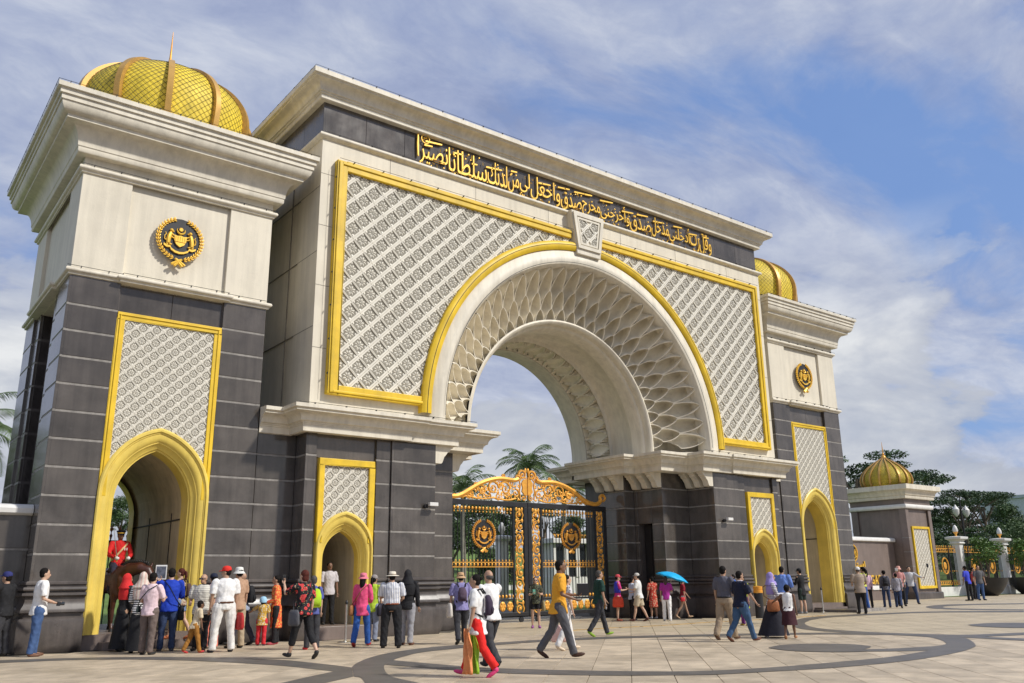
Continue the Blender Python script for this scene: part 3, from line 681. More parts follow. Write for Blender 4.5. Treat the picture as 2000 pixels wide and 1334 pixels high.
    for sx in (-1,1):
        def Q(pts): return pts if sx > 0 else [(-x,y) for x,y in pts][::-1]
        def bx(b, x0, x1, y0, y1, z0, z1): x0, x1 = sorted((sx*x0, sx*x1)); return b.box(x0,x1,y0,y1,z0,z1)
        c = B()
        bx(c,6.20,8.0,0.26,6.94,0,5.3); bx(c,9.88,10.11,0.26,6.94,0,5.3); bx(c,10.1,11.26,0.91,6.29,0,5.3); bx(c,7.95,9.9,2.7,6.9,0,5.3)
        bx(c,4.77,6.3,1.47,2.0,0,5.3); bx(c,4.77,6.3,2.72,5.74,0,5.3); bx(c,5.2,6.3,1.9,2.8,0,5.3); bx(c,4.77,5.3,1.95,2.75,3.40,5.3); bx(c,4.26,4.8,2.96,4.24,0,5.3)
        c.build('pier_core', granitec, G, loc=O)
        nb = B(); cx = 8.955
        ar = pointed(0.60, 2.1, 3.0, 8)
        nb.prism_xz([(sx*(cx+x), z) for x, z in [(0.60,0),(0.95,0),(0.95,5.3),(-0.95,5.3),(-0.95,0),(-0.60,0)]+ar[::-1]], 0.33, 2.72)
        nb.build('niche_passage', passage, G, loc=O)
        door = B(); bx(door,5.0,5.06,2.0,2.7,0,3.38); bx(door,4.98,5.07,2.33,2.36,0,3.38); door.build('service_door', blackm, G, loc=O)
        front = Q([(4.20,4.30),(4.20,2.90),(4.71,2.90),(4.71,2.74)])
        clad(G, O, front, 1.48, 5.26, JZ, granite, strips)
        clad(G, O, Q([(4.71,2.74),(4.71,2.00)]), 3.42, 5.26, JZ, granite, strips)
        clad(G, O, Q([(4.71,2.00),(4.71,1.41),(6.15,1.41),(6.15,0.14),(7.60,0.14),(7.60,0.20),(8.06,0.20)]), 1.48, 5.26, JZ, granite, strips)
        clad(G, O, Q([(9.85,0.20),(10.16,0.20),(10.16,0.85),(11.24,0.85)]), 1.48, 5.26, JZ, granite, strips)
        clad(G, O, Q([(8.06,0.28),(9.85,0.28)]), 4.62, 5.26, [], granite, strips)
        clad(G, O, Q([(4.71,4.30),(4.20,4.30)]), 1.48, 5.26, JZ, granite, strips)
        for pth in ([(4.20,4.30),(4.20,2.90),(4.71,2.90),(4.71,2.74)], [(4.71,2.00),(4.71,1.41),(6.15,1.41),(6.15,0.14),(7.60,0.14),(7.60,0.20),(8.06,0.20)], [(9.85,0.20),(10.16,0.20),(10.16,0.85),(11.24,0.85)]):
            B().sweep(Q(pth), PLINTH).build('plinth', granitec, G, loc=O, smooth=30)
        gf = B()
        def bb(x0,x1,y0,y1,z0,z1): x0, x1 = sorted((sx*x0, sx*x1)); gf.box(x0,x1,y0,y1,z0,z1)
        bb(8.13,8.29,0.13,0.30,2.4,4.42); bb(9.62,9.78,0.13,0.30,2.4,4.42); bb(8.13,9.78,0.13,0.30,4.42,4.60)
        bevel(gf.build('gold_panel_frame', goldp, G, loc=O), 0.012)
        arch_surround(G, 0.15, 0.825, 2.25, 3.22, 0.52, 2.0, 2.72, 0.33, 0, 'arch_surround', mat=goldq, inner_y=0.45, loc=(sx*cx,-3.6,0), n=9)
        x0, x1 = sorted((sx*8.2, sx*9.71)); hp = [(x0,2.2),(x0,4.5),(x1,4.5),(x1,2.2),(sx*cx+0.68,2.2)]+[(sx*cx+a_,z_) for a_,z_ in pointed(0.68,2.2,2.98,9)]+[(sx*cx-0.68,2.2)]
        pn = B().prism_xz(hp,0.21,0.27).build('carved_panel', creamd, G, loc=O)
        B().prism_xz(hp,0.275,0.325).build('backing', granitec, G, loc=O); B().box(x0-0.05,x1+0.05,0.275,0.325,4.5,4.62).build('backing', granitec, G, loc=O)
        def hole(x, z, cx0=sx*cx):
            w, zs, za = 0.79, 2.25, 3.18; h = za-zs; r = (w*w+h*h)/(2*w); c_ = r-w; x -= cx0; s = 1 if x >= 0 else -1
            dx, dz = abs(x)+c_, z-zs; L = max(1e-6, sqrt(dx*dx+dz*dz)); nx, nz = s*dx/L, dz/L
            return L-r, Vector((cx0+s*(-c_)+nx*r, 0, zs+nz*r)), Vector((-nx,0,-nz))
        tile_panel(pn, TILE_S, 0.33, x0+0.02, x1-0.02, 2.4, 4.5, 0.209, hole, ox=sx*cx, oz=4.3)
        sb = B(); bx(sb,8.15,9.76,-0.10,2.7,0,0.33); bevel(sb.build('niche_step', pinkg, G, loc=O), 0.01)
        # ledge slab and its cornice
        fp = [(3.5,5.1),(3.5,2.12),(4.02,2.12),(4.02,0.75),(5.46,0.75),(5.46,-0.02),(7.10,-0.02),(7.10,-0.09),(10.40,-0.09),(10.40,0.78),(11.24,0.78)]
        fp2 = [(3.5,5.1),(4.02,5.1),(4.02,6.45),(5.46,6.45),(5.46,7.2),(10.4,7.2),(10.4,6.4),(11.24,6.4)]
        lp = [(-0.10,5.235),(-0.06,5.215),(0.0,5.235),(0.0,5.40),(0.02,5.41),(0.02,5.44),(0.05,5.45),(0.05,5.475),(0.09,5.485)]
        for i in range(6): t = i/5*pi/2; lp.append((0.11+0.22*(1-cos(t)), 5.50+0.21*sin(t)))
        lp += [(0.345,5.715),(0.345,5.765),(0.38,5.77),(0.40,5.79),(0.40,5.885),(-0.15,5.905)]
        B().sweep(Q(fp), lp).build('ledge_cornice', creamt, G, loc=O, smooth=40)
        B().sweep(Q(fp2[::-1]) if False else ([(sx*x, y) for x, y in fp2] if sx < 0 else [(x, y) for x, y in fp2[::-1]]), lp).build('ledge_cornice', creamt, G, loc=O, smooth=40)
        B().prism([(sx*x,y) for x,y in [(3.52,5.08),(3.52,2.14),(4.04,2.14),(4.04,0.77),(5.48,0.77),(5.48,0.0),(7.12,0.0),(7.12,-0.07),(10.38,-0.07),(10.38,0.8),(11.24,0.8),(11.24,6.38),(10.38,6.38),(10.38,7.18),(5.48,7.18),(5.48,6.43),(4.04,6.43),(4.04,5.08)]], 5.25, 5.895).build('ledge_slab', creamt, G, loc=O)
        # console brackets
        def bracket():
            p = [(0,0),(0.60,0),(0.60,-0.07),(0.52,-0.10),(0.50,-0.16),(0.42,-0.20),(0.36,-0.28),(0.30,-0.34),(0.27,-0.42),(0.24,-0.50),(0.20,-0.54),(0,-0.54)]
            b = B().prism_xz(p, -0.13, 0.13); return b
        bm_ = _br.setdefault('m', bracket().mesh('console_bracket', creamt))
        ps = [(6.15,y,pi) for y in (0.28,0.72,1.16)]+[(4.71,y,pi) for y in (1.56,2.08,2.62)]+[(4.20,y,pi) for y in (3.05,3.60,4.14)]
        for x, y, rz in ps:
            link('console_bracket', bm_, G, (sx*x, y-3.6, 5.245), (0,0,pi if sx > 0 else 0))
    strips.build('joint_strips', jointm, G, loc=O, weld=False)['kind'] = 'stuff'
    seams(G)
    return G
_br = {}
def seams(G):
    m = pmat('panel_seam', (0.22,0.20,0.165), 0.9, var=0.2); b = B()
    for x in (-7.9,-4.7,-1.6,1.9,4.9,8.0): b.box(x-0.006,x+0.006,0.166,0.18,13.29,13.90)
    for s in (-1,1):
        for z in (7.6,9.4,11.2,12.8):
            x0, x1 = sorted((s*9.74, s*10.15)); b.box(x0,x1,0.166,0.18,z-0.006,z+0.006)
        for z in (8.2,10.4,12.4):
            x0, x1 = sorted((s*10.10, s*10.155)); b.box(x0,x1,0.2,6.9,z-0.007,z+0.007)
        for y in (2.1,4.2): x0, x1 = sorted((s*10.10, s*10.155)); b.box(x0,x1,y-0.007,y+0.007,5.95,13.9)
    o = b.build('panel_seams', m, G, loc=(0,-3.6,0), weld=False); o['kind'] = 'stuff'
BANDS = [([(-16.72,-0.66),(-15.23,-1.32),(-13.86,-2.57),(-12.75,-4.41),(-12.45,-5.9),(-12.36,-7.04)],[(-16.81,-1.34),(-15.36,-1.89),(-14.09,-3.34),(-13.2,-5.52),(-12.99,-6.66),(-12.9,-7.46)]),([(-12.36,-7.04),(-12.64,-7.25),(-12.9,-7.46),(-13.59,-7.96),(-14.08,-8.34),(-14.74,-8.82)],[(-13.04,-8.4),(-13.1,-8.43),(-13.22,-8.52),(-13.7,-8.86),(-14.06,-9.15),(-14.59,-9.51)]),([(-12.34,-7.0),(-12.52,-7.37),(-12.82,-7.98),(-13.01,-8.38),(-13.02,-8.61),(-13.3,-9.27),(-13.66,-10.08)],[(-11.16,-6.35),(-11.7,-7.01),(-12.05,-7.6),(-12.43,-8.37),(-12.64,-8.98),(-12.74,-9.77),(-12.86,-10.69)]),([(-12.35,-7.02),(-11.94,-6.41),(-11.35,-5.69),(-10.78,-5.13),(-10.13,-4.65),(-9.29,-4.23),(-8.47,-4.03),(-7.16,-4.04),(-4.98,-4.06),(-2.5,-5.08),(0.49,-7.02),(1.34,-8.43),(1.48,-9.99),(1.28,-10.75),(0.11,-11.53),(-0.88,-12.06)],[(-11.17,-6.36),(-11.14,-6.33),(-11.02,-6.18),(-10.79,-5.95),(-10.08,-5.33),(-9.54,-5.05),(-8.87,-4.88),(-7.6,-4.63),(-5.53,-4.69),(-3.07,-5.6),(-0.13,-7.45),(0.83,-8.73),(1.09,-9.24),(0.94,-10.09),(0.3,-10.71),(-0.45,-11.22)]),([(-11.16,-6.35),(-10.88,-8.33),(-10.56,-9.16),(-9.88,-10.27),(-9.12,-11.2),(-8.45,-11.64),(-7.54,-11.92),(-6.7,-12.06),(-5.43,-12.2),(-4.26,-12.24),(-2.65,-12.01),(-1.08,-11.53),(-0.45,-11.22)],[(-11.7,-7.01),(-11.32,-8.91),(-11.02,-9.76),(-10.34,-10.78),(-9.53,-11.57),(-8.91,-12.03),(-8.05,-12.3),(-7.15,-12.59),(-5.99,-12.77),(-4.48,-12.83),(-2.63,-12.59),(-1.29,-12.23),(-0.88,-12.06)]),([(-3.26,-11.04),(-2.66,-11.34),(-1.61,-11.58),(-1.01,-11.5)],[(-3.72,-11.32),(-3.28,-11.69),(-2.64,-12.01),(-1.41,-11.7)]),([(17.99,-5.11),(15.53,-2.77),(12.89,-2.12),(10.01,-1.76),(7.88,-2.12),(5.92,-3.05),(3.23,-4.87),(1.92,-6.05),(1.3,-7.37),(1.08,-8.92),(1.19,-9.95),(1.31,-10.74)],[(16.48,-5.74),(14.43,-3.34),(11.82,-2.74),(8.72,-2.59),(6.88,-3.1),(5.55,-3.73),(4.29,-4.52),(2.97,-5.67),(2.2,-6.79),(1.82,-8.49),(2.03,-10.02),(2.33,-10.37)]),([(2.03,-10.02),(2.27,-10.4),(3.92,-10.98),(5.52,-11.53)],[(1.37,-10.59),(1.35,-10.84),(3.04,-11.35),(4.66,-11.85)]),([(1.84,-10.12),(1.8,-10.74),(1.79,-11.87),(1.89,-12.87)],[(1.23,-10.78),(1.25,-11.0),(1.06,-12.18),(0.95,-13.21)]),([(27.54,-1.12),(25.33,0.33),(23.57,0.97),(20.8,0.31),(18.48,-1.26),(17.83,-3.2),(18.52,-4.89)],[(26.17,-1.69),(24.22,-0.43),(22.34,-0.13),(20.82,-0.48),(19.63,-1.24),(18.95,-2.67),(19.35,-4.54)])]
DISCS = [[(-4.22,-9.47),(-3.57,-9.24),(-3.05,-9.26),(-2.55,-9.54),(-2.28,-10.1),(-2.39,-10.52),(-2.62,-10.79),(-3.26,-11.04),(-3.72,-11.32),(-4.18,-11.06),(-4.48,-10.6),(-4.5,-10.04)],[(6.55,-8.37),(7.25,-8.32),(7.9,-8.42),(8.57,-9.04),(8.2,-10.01),(7.13,-10.43),(5.92,-10.15),(5.78,-9.38),(6.02,-8.82)]]
# ------------------------------------------------------------------ GROUND
def ground():
    tag(B().add([(-900,-900,-0.02),(900,-900,-0.02),(900,900,-0.02),(-900,900,-0.02)], [(0,1,2,3)]).build('ground', paverdark), kind='structure')
    P = tag(B().add([(-60,-60,-0.012),(80,-60,-0.012),(80,16,-0.012),(-60,16,-0.012)], [(0,1,2,3)]).build('plaza_pavement', paverdark), kind='structure')
    L, W = 1.26, 0.63; u = Vector((sin(rad(45)), cos(rad(45)))); v = Vector((u.y, -u.x)); cx, cy = -19.646, -21.043
    fw = Vector((sin(rad(37.66)), cos(rad(37.66)))); rt = Vector((fw.y, -fw.x)); tiles = []
    for i in range(-60, 80):
        for j in range(-70, 80):
            c = u*(L*(i+(0.5 if j % 2 else 0)))+v*(W*j); dx, dy = c.x-cx, c.y-cy; f = dx*fw.x+dy*fw.y; s = dx*rt.x+dy*rt.y
            if f < 8 or f > 75 or abs(s) > 0.66*f+2: continue
            if c.y > 9 or c.x > 60: continue
            if c.y > 0.75 and not (abs(c.x) < 4.4 or c.x > 16.3 or c.x < -16.3) : continue
            vis = f > 11.0 and abs(s) < 0.60*f
            tiles.append(((0 if vis else 1), dx*dx+dy*dy, c.x, c.y))
    tiles.sort(); g = 0.004
    b = B(); hw, hl = W/2-g, L/2-g; e = 0.003
    b.add([(-hl,-hw,-0.012),(hl,-hw,-0.012),(hl,hw,-0.012),(-hl,hw,-0.012),(-hl+e,-hw+e,0),(hl-e,-hw+e,0),(hl-e,hw-e,0),(-hl+e,hw-e,0)], [(4,5,6,7),(0,1,5,4),(1,2,6,5),(2,3,7,6),(3,0,4,7)])
    me = b.mesh('paving_slab', paver, weld=False); rz = atan2(u.y, u.x)
    for k, (_, _, x, y) in enumerate(tiles[:300]):
        link('paving_slab', me, P, (x,y,random.uniform(-0.0015,0.0)), (random.uniform(-.0012,.0012),random.uniform(-.0012,.0012),rz))
    r = B(); cs, sn = cos(rz), sin(rz)
    for _, _, x, y in tiles[300:]:
        r.add([(x+a*cs-c*sn, y+a*sn+c*cs, z) for a,c,z in b.v], b.f)
    o = r.build('paving_slabs_far', pmat('beige_paver_far', (0.48,0.40,0.275), 0.62, var=0.16, scale=1.1, speck=0.15, dirt=(0.25,0.20,0.13,0.5)), P, weld=False); o['kind'] = 'stuff'
    bd = B()
    def res(p, n):
        p = [Vector(q) for q in p]; d = [0]
        for i in range(1, len(p)): d.append(d[-1]+(p[i]-p[i-1]).length)
        def cr(i, t):
            a, b_, c, e_ = p[max(i-1,0)], p[i], p[i+1], p[min(i+2,len(p)-1)]
            return 0.5*((2*b_)+(c-a)*t+(2*a-5*b_+4*c-e_)*t*t+(3*b_-a-3*c+e_)*t**3)
        out = []
        for k in range(n+1):
            s = k/n*(len(p)-1); i = min(int(s), len(p)-2); out.append(cr(i, s-i))
        return out
    for q, (a, c) in enumerate(BANDS):
        n = 10*max(len(a), len(c)); z = 0.004+0.0004*q; A, C_ = res(a, n), res(c, n)
        bd.grid([[(p.x,p.y,z),(w.x,w.y,z)] for p, w in zip(A, C_)])
    for q, dsc in enumerate(DISCS):
        pts = res(dsc+[dsc[0]], 60)[:-1]; bd.add([(p.x,p.y,0.0092+0.001*q) for p in pts], [tuple(range(len(pts)))])
    o = bd.build('dark_inlay_band', bandm, P); 
    # worn kerb line in front of the gate and drain
    bd = B()
    for k in range(16):
        t0 = k/16; x0 = -3.2+t0*13; bd.box(x0, x0+0.78, -1.72+0.10*sin(k), -1.58+0.10*sin(k), 0, 0.012)
    bd.build('drain_cover', pmat('rust_ochre_strip', (0.42,0.27,0.10), 0.7, var=0.3, scale=2), P)
    # kerb strip along the walls
# ------------------------------------------------------------------ terrain, lawn
def hgt(x, y):
    t = max(0, min(1, (y-17)/55)); t = t*t*(3-2*t); h = 5.2*t
    t2 = max(0, min(1, (x-62)/60)); h += 3.0*t2*t2
    return h+0.25*sin(x*0.13)*t+0.2*sin(y*0.11+1)*t
def lawn():
    rows = []
    for j in range(60):
        y = 8.2+ (j/59)**1.6*400; rows.append([(x, y, hgt(x,y)+0.03) for x in [-220+ (i/70)*700 for i in range(71)]])
    b = B(); b.grid(rows)
    # cut the driveway: the lawn starts behind the wall line
    tag(b.build('lawn_terrain', lawnm, smooth=True), kind='structure')
    d = []
    for j in range(30):
        y = 7.1+j*1.6; c = 1.5*sin(j*0.1)+j*0.35; d.append([(c-4.2+j*0.02, y, hgt(c,y)+0.06),(c+4.2, y, hgt(c,y)+0.06)])
    tag(B().grid(d).build('driveway', pmat('driveway_asphalt', (0.16,0.15,0.14), 0.8, var=0.15)), kind='structure')
# ------------------------------------------------------------------ IRON GATE
def spiral(b, cx, cz, r, turns, a0, sgn, y, th, n=18):
    pts = []
    for i in range(n+1):
        t = i/n; q = r*(1-t)**0.8*0.95+0.02; a = a0+sgn*turns*2*pi*t; pts.append((cx+q*cos(a), y, cz+q*sin(a)))
    b.tube(pts, [th*1.3*(1.0-0.45*i/n) for i in range(n+1)], 5)
    b.ell(pts[-1], (th*1.5, th*1.2, th*1.5), 6, 4)
def gate_leaf(sx, label):
    G = thing('wrought_iron_gate_leaf', (sx*0.01, 3.66, 0.0), label, 'gate', 'leaves of the wrought iron gate')
    def bx(b, x0, x1, y0, y1, z0, z1): x0, x1 = sorted((sx*x0, sx*x1)); return b.box(x0,x1,y0,y1,z0,z1)
    f = B(); bx(f,0.0,3.86,-0.06,0.06,3.92,4.10); bx(f,0.0,3.86,-0.05,0.05,0.20,0.33); bx(f,0.0,0.16,-0.055,0.055,0.33,3.92); bx(f,3.70,3.86,-0.055,0.055,0.33,3.92)
    bx(f,0.58,0.66,-0.045,0.045,0.33,3.92); bx(f,3.22,3.32,-0.045,0.045,0.33,3.92); bx(f,0.66,3.22,-0.035,0.035,0.72,0.79)
    bevel(f.build('frame', blackm, G), 0.008)
    bars = B()
    for i in range(17): x = 0.66+2.56*(i+0.5)/17; bars.tube([(sx*x,0,0.79),(sx*x,0,3.93)], 0.017, 6)
    bars.build('vertical_bars', blackm, G, smooth=40)
    r = B(); bx(r,0.66,3.22,-0.03,0.03,1.84,1.865); bx(r,0.66,3.22,-0.03,0.03,1.99,2.015)
    for i in range(18):
        x = sx*(0.66+2.56*i/17)
        for z, rr in ((1.93,0.045),(2.06,0.03),(0.86,0.05),(3.82,0.055),(3.70,0.03)): r.ell((x+(sx*0.075 if z > 3 else 0),0,z), (rr,rr*0.8,rr*1.3), 6, 4)
    r.build('gilded_rail_ornament', goldl, G, smooth=40)
    m = B()
    for i in range(8):
        x = sx*(0.82+2.24*i/7)
        m.ell((x,-0.03,0.53), (0.135,0.04,0.17), 10, 6)
        for k in range(6): a = k*pi/3; m.ell((x+0.09*cos(a),-0.06,0.53+0.11*sin(a)), (0.035,0.02,0.045), 5, 4)
    m.build('gilded_medallion_row', goldl, G, smooth=40)
    for xc, w in ((0.37,0.17),(3.51,0.15)):
        s = B(); z = 0.45; k = 0
        while z < 3.78:
            q = 1 if k % 2 else -1
            spiral(s, sx*xc+q*0.03, z, w*0.78, 1.15, pi/2*q, q, -0.03, 0.026); s.ell((sx*xc+q*0.02,-0.05,z), (0.06,0.04,0.06), 8, 5)
            s.tube([(sx*xc-q*w*0.7,-0.02,z-0.16),(sx*xc-q*w,-0.02,z),(sx*xc-q*w*0.6,-0.02,z+0.17),(sx*xc+q*w*0.5,-0.02,z+0.22)], [0.018,0.03,0.028,0.015], 5)
            for d in (-1,1): s.ell((sx*xc+d*w*0.75,-0.03,z+0.2), (0.05,0.02,0.075), 6, 4)
            z += 0.40; k += 1
        s.ell((sx*xc,-0.03,3.80), (0.06,0.03,0.10), 6, 5)
        s.build('gilded_scroll_strip', goldl, G, smooth=50)
    c = B(); S = lambda *a: spiral(c, sx*a[0], a[1], a[2], a[3], pi-a[4] if sx < 0 else a[4], a[5]*sx, -0.03, a[6])
    main = [(3.75,4.30),(3.86,4.42),(3.74,4.54),(3.60,4.46),(3.62,4.33),(3.45,4.20),(3.15,4.18),(2.85,4.26),(2.5,4.45),(2.1,4.66),(1.7,4.80),(1.3,4.88),(0.95,4.88),(0.6,4.86),(0.40,4.92)]
    def cat(P, n=4):
        out = []
        for i in range(len(P)-1):
            a, b_, d, e = [Vector(P[max(0,min(len(P)-1,k))]) for k in (i-1,i,i+1,i+2)]
            for t in [j/n for j in range(n)]: out.append(0.5*((2*b_)+(d-a)*t+(2*a-5*b_+4*d-e)*t*t+(3*b_-a-3*d+e)*t**3))
        return out+[Vector(P[-1])]
    mm = cat(main); c.tube([(sx*p.x, -0.03, p.y) for p in mm], [0.04+0.045*min(1,i/20) for i in range(len(mm))], 6)
    lo = cat([(3.6,4.22),(3.3,4.14),(2.9,4.16),(2.6,4.22),(2.3,4.16),(1.9,4.15),(1.5,4.2),(1.1,4.15),(0.8,4.15),(0.5,4.22)]); c.tube([(sx*p.x,-0.03,p.y) for p in lo], 0.028, 5)
    for a in [(2.02,4.44,0.20,1.3,0,1,0.03),(1.52,4.55,0.25,1.5,pi,-1,0.034),(0.98,4.55,0.26,1.5,0,1,0.034),(2.50,4.30,0.13,1.2,0,-1,0.025),(1.72,4.24,0.10,1.1,pi/2,1,0.024),(1.28,4.22,0.11,1.1,pi/2,-1,0.024),
              (0.80,4.22,0.10,1.1,0,1,0.024),(2.85,4.23,0.08,1.0,0,1,0.022),(0.52,4.40,0.14,1.2,pi/2,1,0.028),(0.20,5.08,0.17,1.3,0,1,0.036),(0.42,4.96,0.10,1.1,pi,-1,0.03),(0.16,4.26,0.11,1.1,pi/2,1,0.026),
              (2.25,4.62,0.07,1,0,1,0.02),(1.25,4.72,0.10,1.1,pi,1,0.024),(0.72,4.74,0.10,1.1,0,1,0.024),(1.05,4.98,0.06,1,0,1,0.024),(3.15,4.20,0.05,1,0,1,0.02)]: S(*a)
    rnd = random.Random(3)
    for i in range(130):
        x = rnd.uniform(0.35,2.9); top = 4.86-max(0,x-1.3)*0.38; z = rnd.uniform(4.15, max(4.2, top-0.05)); a = rnd.uniform(0,pi)
        c.ell((sx*x,-0.03,z), (0.065,0.015,0.03), 6, 4, Matrix.Rotation(a,3,'Y'))
    c.prism_xz([(sx*x,z) for x,z in [(0.012,4.35),(0.14,4.38),(0.24,4.48),(0.20,4.62),(0.25,4.78),(0.15,4.92),(0.012,4.95)]], -0.06, 0.0)
    c.tube([(sx*0.30,-0.03,4.2),(sx*0.34,-0.03,4.5),(sx*0.30,-0.03,4.7),(sx*0.34,-0.03,4.86),(sx*0.2,-0.03,4.98),(sx*0.02,-0.03,4.98)], 0.03, 5)
    c.ell((sx*0.05,-0.03,5.24), (0.05,0.03,0.10), 6, 5)
    c.build('gilded_scroll_crest', goldl, G, smooth=50)
    e = sub(G, 'coat_of_arms', (sx*1.98,-0.06,2.95)); emblem_parts(e, (0,0,0), 0.50, goldl)
    w = B()
    for x in (0.35, 3.4):
        w.add(*_cyl_y(sx*x, -0.05, 0.09, 0.09, 0.07)); 
    w.build('wheel', blackm, G, smooth=40)
    return G
def _cyl_y(x, y, z, r, w, n=14):
    vs = [(x+r*cos(2*pi*k/n), y-w/2, z+r*sin(2*pi*k/n)) for k in range(n)]+[(x+r*cos(2*pi*k/n), y+w/2, z+r*sin(2*pi*k/n)) for k in range(n)]
    return vs, [tuple(range(n)), tuple(range(n,2*n))[::-1]]+[((k+1)%n,k,n+k,n+(k+1)%n) for k in range(n)]
# ------------------------------------------------------------------ lettering
ARB = {'و':('\uFEED','\uFEEE','\uFEED','\uFEEE'),'ق':('\uFED5','\uFED6','\uFED7','\uFED8'),'ل':('\uFEDD','\uFEDE','\uFEDF','\uFEE0'),'ر':('\uFEAD','\uFEAE','\uFEAD','\uFEAE'),'ب':('\uFE8F','\uFE90','\uFE91','\uFE92'),
 'ا':('\uFE8D','\uFE8E','\uFE8D','\uFE8E'),'أ':('\uFE83','\uFE84','\uFE83','\uFE84'),'د':('\uFEA9','\uFEAA','\uFEA9','\uFEAA'),'خ':('\uFEA5','\uFEA6','\uFEA7','\uFEA8'),'ن':('\uFEE5','\uFEE6','\uFEE7','\uFEE8'),
 'ي':('\uFEF1','\uFEF2','\uFEF3','\uFEF4'),'ى':('\uFEEF','\uFEF0','\uFEF3','\uFEF4'),'م':('\uFEE1','\uFEE2','\uFEE3','\uFEE4'),'ص':('\uFEB9','\uFEBA','\uFEBB','\uFEBC'),'ج':('\uFE9D','\uFE9E','\uFE9F','\uFEA0'),
 'ع':('\uFEC9','\uFECA','\uFECB','\uFECC'),'ك':('\uFED9','\uFEDA','\uFEDB','\uFEDC'),'س':('\uFEB1','\uFEB2','\uFEB3','\uFEB4'),'ط':('\uFEC1','\uFEC2','\uFEC3','\uFEC4'),'ت':('\uFE95','\uFE96','\uFE97','\uFE98')}
def shape_ar(w):
    out = []; nj = 'واأدر'
    for i, ch in enumerate(w):
        prev = i > 0 and w[i-1] not in nj; nxt = i < len(w)-1 and ch not in nj
        out.append(ARB[ch][(1 if prev and not nxt else 2 if nxt and not prev else 3 if nxt and prev else 0)])
    return ''.join(out[::-1])
def text_mesh(name, body, mat, ext=0.03, bold=0.0, bev=0.006):
    c = bpy.data.curves.new(name, 'FONT'); c.body = body; c.size = 1; c.extrude = ext; c.offset = bold; c.bevel_depth = bev; c.bevel_resolution = 0; c.resolution_u = 4; c.fill_mode = 'BOTH'
    o = bpy.data.objects.new(name, c); me = baked(o); me.name = name; me.materials.clear(); me.materials.append(mat)
    return me
def fit_text(name, body, mat, x0, x1, z0, z1, y, parent=None, loc0=(0,0,0), bold=0.0, ext=0.04, rz=0.0, dep=None):
    me = text_mesh(name, body, mat, 0.5, bold, 0.0); vs = me.vertices
    if not len(vs): return None
    ax = min(v.co.x for v in vs); bx_ = max(v.co.x for v in vs); az_ = min(v.co.y for v in vs); bz = max(v.co.y for v in vs)
    cxm = (x0+x1)/2
    for v in vs:
        x = x0+(v.co.x-ax)/(bx_-ax)*(x1-x0); z = z0+(v.co.y-az_)/(bz-az_)*(z1-z0); d = -ext if v.co.z > 0 else 0.0
        v.co = (x-cxm, d, z)
    return link(name, me, parent, (cxm+loc0[0], y+loc0[1], loc0[2]), (0,0,rz))
def calligraphy():
    K = thing('gold_calligraphy', (0,0.20,14.0), 'raised gold Arabic calligraphy band across the dark frieze above the arch', 'inscription')
    W = [('وقل',6.42,7.15),('رب',5.86,6.40),('أدخلني',4.62,5.84),('مدخل',3.62,4.60),('صدق',2.45,3.58),('وأخرجني',0.92,2.42),('مخرج',0.02,0.90),('صدق',-1.00,-0.02),('واجعل',-2.38,-1.04),('لي',-2.86,-2.42),('من',-3.36,-2.90),('لدنك',-4.22,-3.40),('سلطانا',-5.78,-4.26),('نصيرا',-6.95,-5.82)]
    for w, a, b_ in W:
        desc = any(ch in w for ch in 'وقرجيىنمخعص'); z0 = 0.13 if w[-1] in 'قجين' or w[0] in 'ور' or 'ر' in w else 0.2
        tall = any(ch in w for ch in 'ألاطك'); fit_text('calligraphy_word', shape_ar(w), goldb, a, b_, z0-0.02, 1.0 if tall else 0.80, 0, K, bold=-0.005, ext=0.045)
    m = B(); rnd = random.Random(5)
    def bar(x, z, L, th=0.028, sl=0.10):
        m.prism_xz([(x-L/2,z-th-sl*L/2),(x+L/2,z-th*0.8+sl*L/2),(x+L/2,z+th*0.8+sl*L/2),(x-L/2,z+th-sl*L/2)], -0.045, 0)
    for x, z, L in [(-6.35,0.99,0.62),(-5.42,0.90,0.36),(-6.55,0.83,0.30),(-3.95,0.80,0.66),(-3.1,0.94,0.26),(-1.75,0.86,0.55),(-0.85,0.95,0.55),(-0.1,0.98,0.5),(0.35,1.02,0.35),(1.25,1.0,0.65),(2.35,0.86,0.6),(3.15,0.93,0.6),(4.05,0.88,0.62),(5.15,0.95,0.5),(6.05,0.85,0.5),(6.85,0.90,0.34),(-4.75,0.72,0.22)]: bar(x, z-0.03, L)
    for i in range(150):
        x = rnd.uniform(-6.8,7.05); z = rnd.choice([rnd.uniform(0.08,0.22), rnd.uniform(0.62,0.98)])
        k = rnd.random()
        if k < 0.4: m.prism_xz([(x-0.03,z),(x,z-0.03),(x+0.03,z),(x,z+0.03)], -0.045, 0)
        elif k < 0.75: m.tube([(x-0.035,-0.03,z+0.05),(x-0.01,-0.03,z),(x+0.02,-0.03,z+0.045),(x+0.045,-0.03,z)], 0.011, 4)
        else: m.tube([(x,-0.03,z+0.07),(x+0.012,-0.03,z-0.03)], 0.012, 4)
    m.build('vowel_marks', goldb, K, weld=False)['kind'] = 'stuff'
    s = B(); s.tube([(-6.66+0.15*cos(t),-0.03,1.0+0.15*sin(t)) for t in [2*pi*k/20 for k in range(21)]], 0.018, 5)
    for i in range(9): x = -6.66+rnd.uniform(-.09,.09); z = 1.0+rnd.uniform(-.09,.09); s.tube([(x-.03,-0.03,z),(x,-0.03,z+.03),(x+.03,-0.03,z)], 0.012, 4)
    s.tube([(-6.93,-0.03,0.35),(-6.95,-0.03,0.75),(-6.94,-0.03,1.10)], 0.03, 5)
    s.build('round_seal', goldb, K, weld=False)
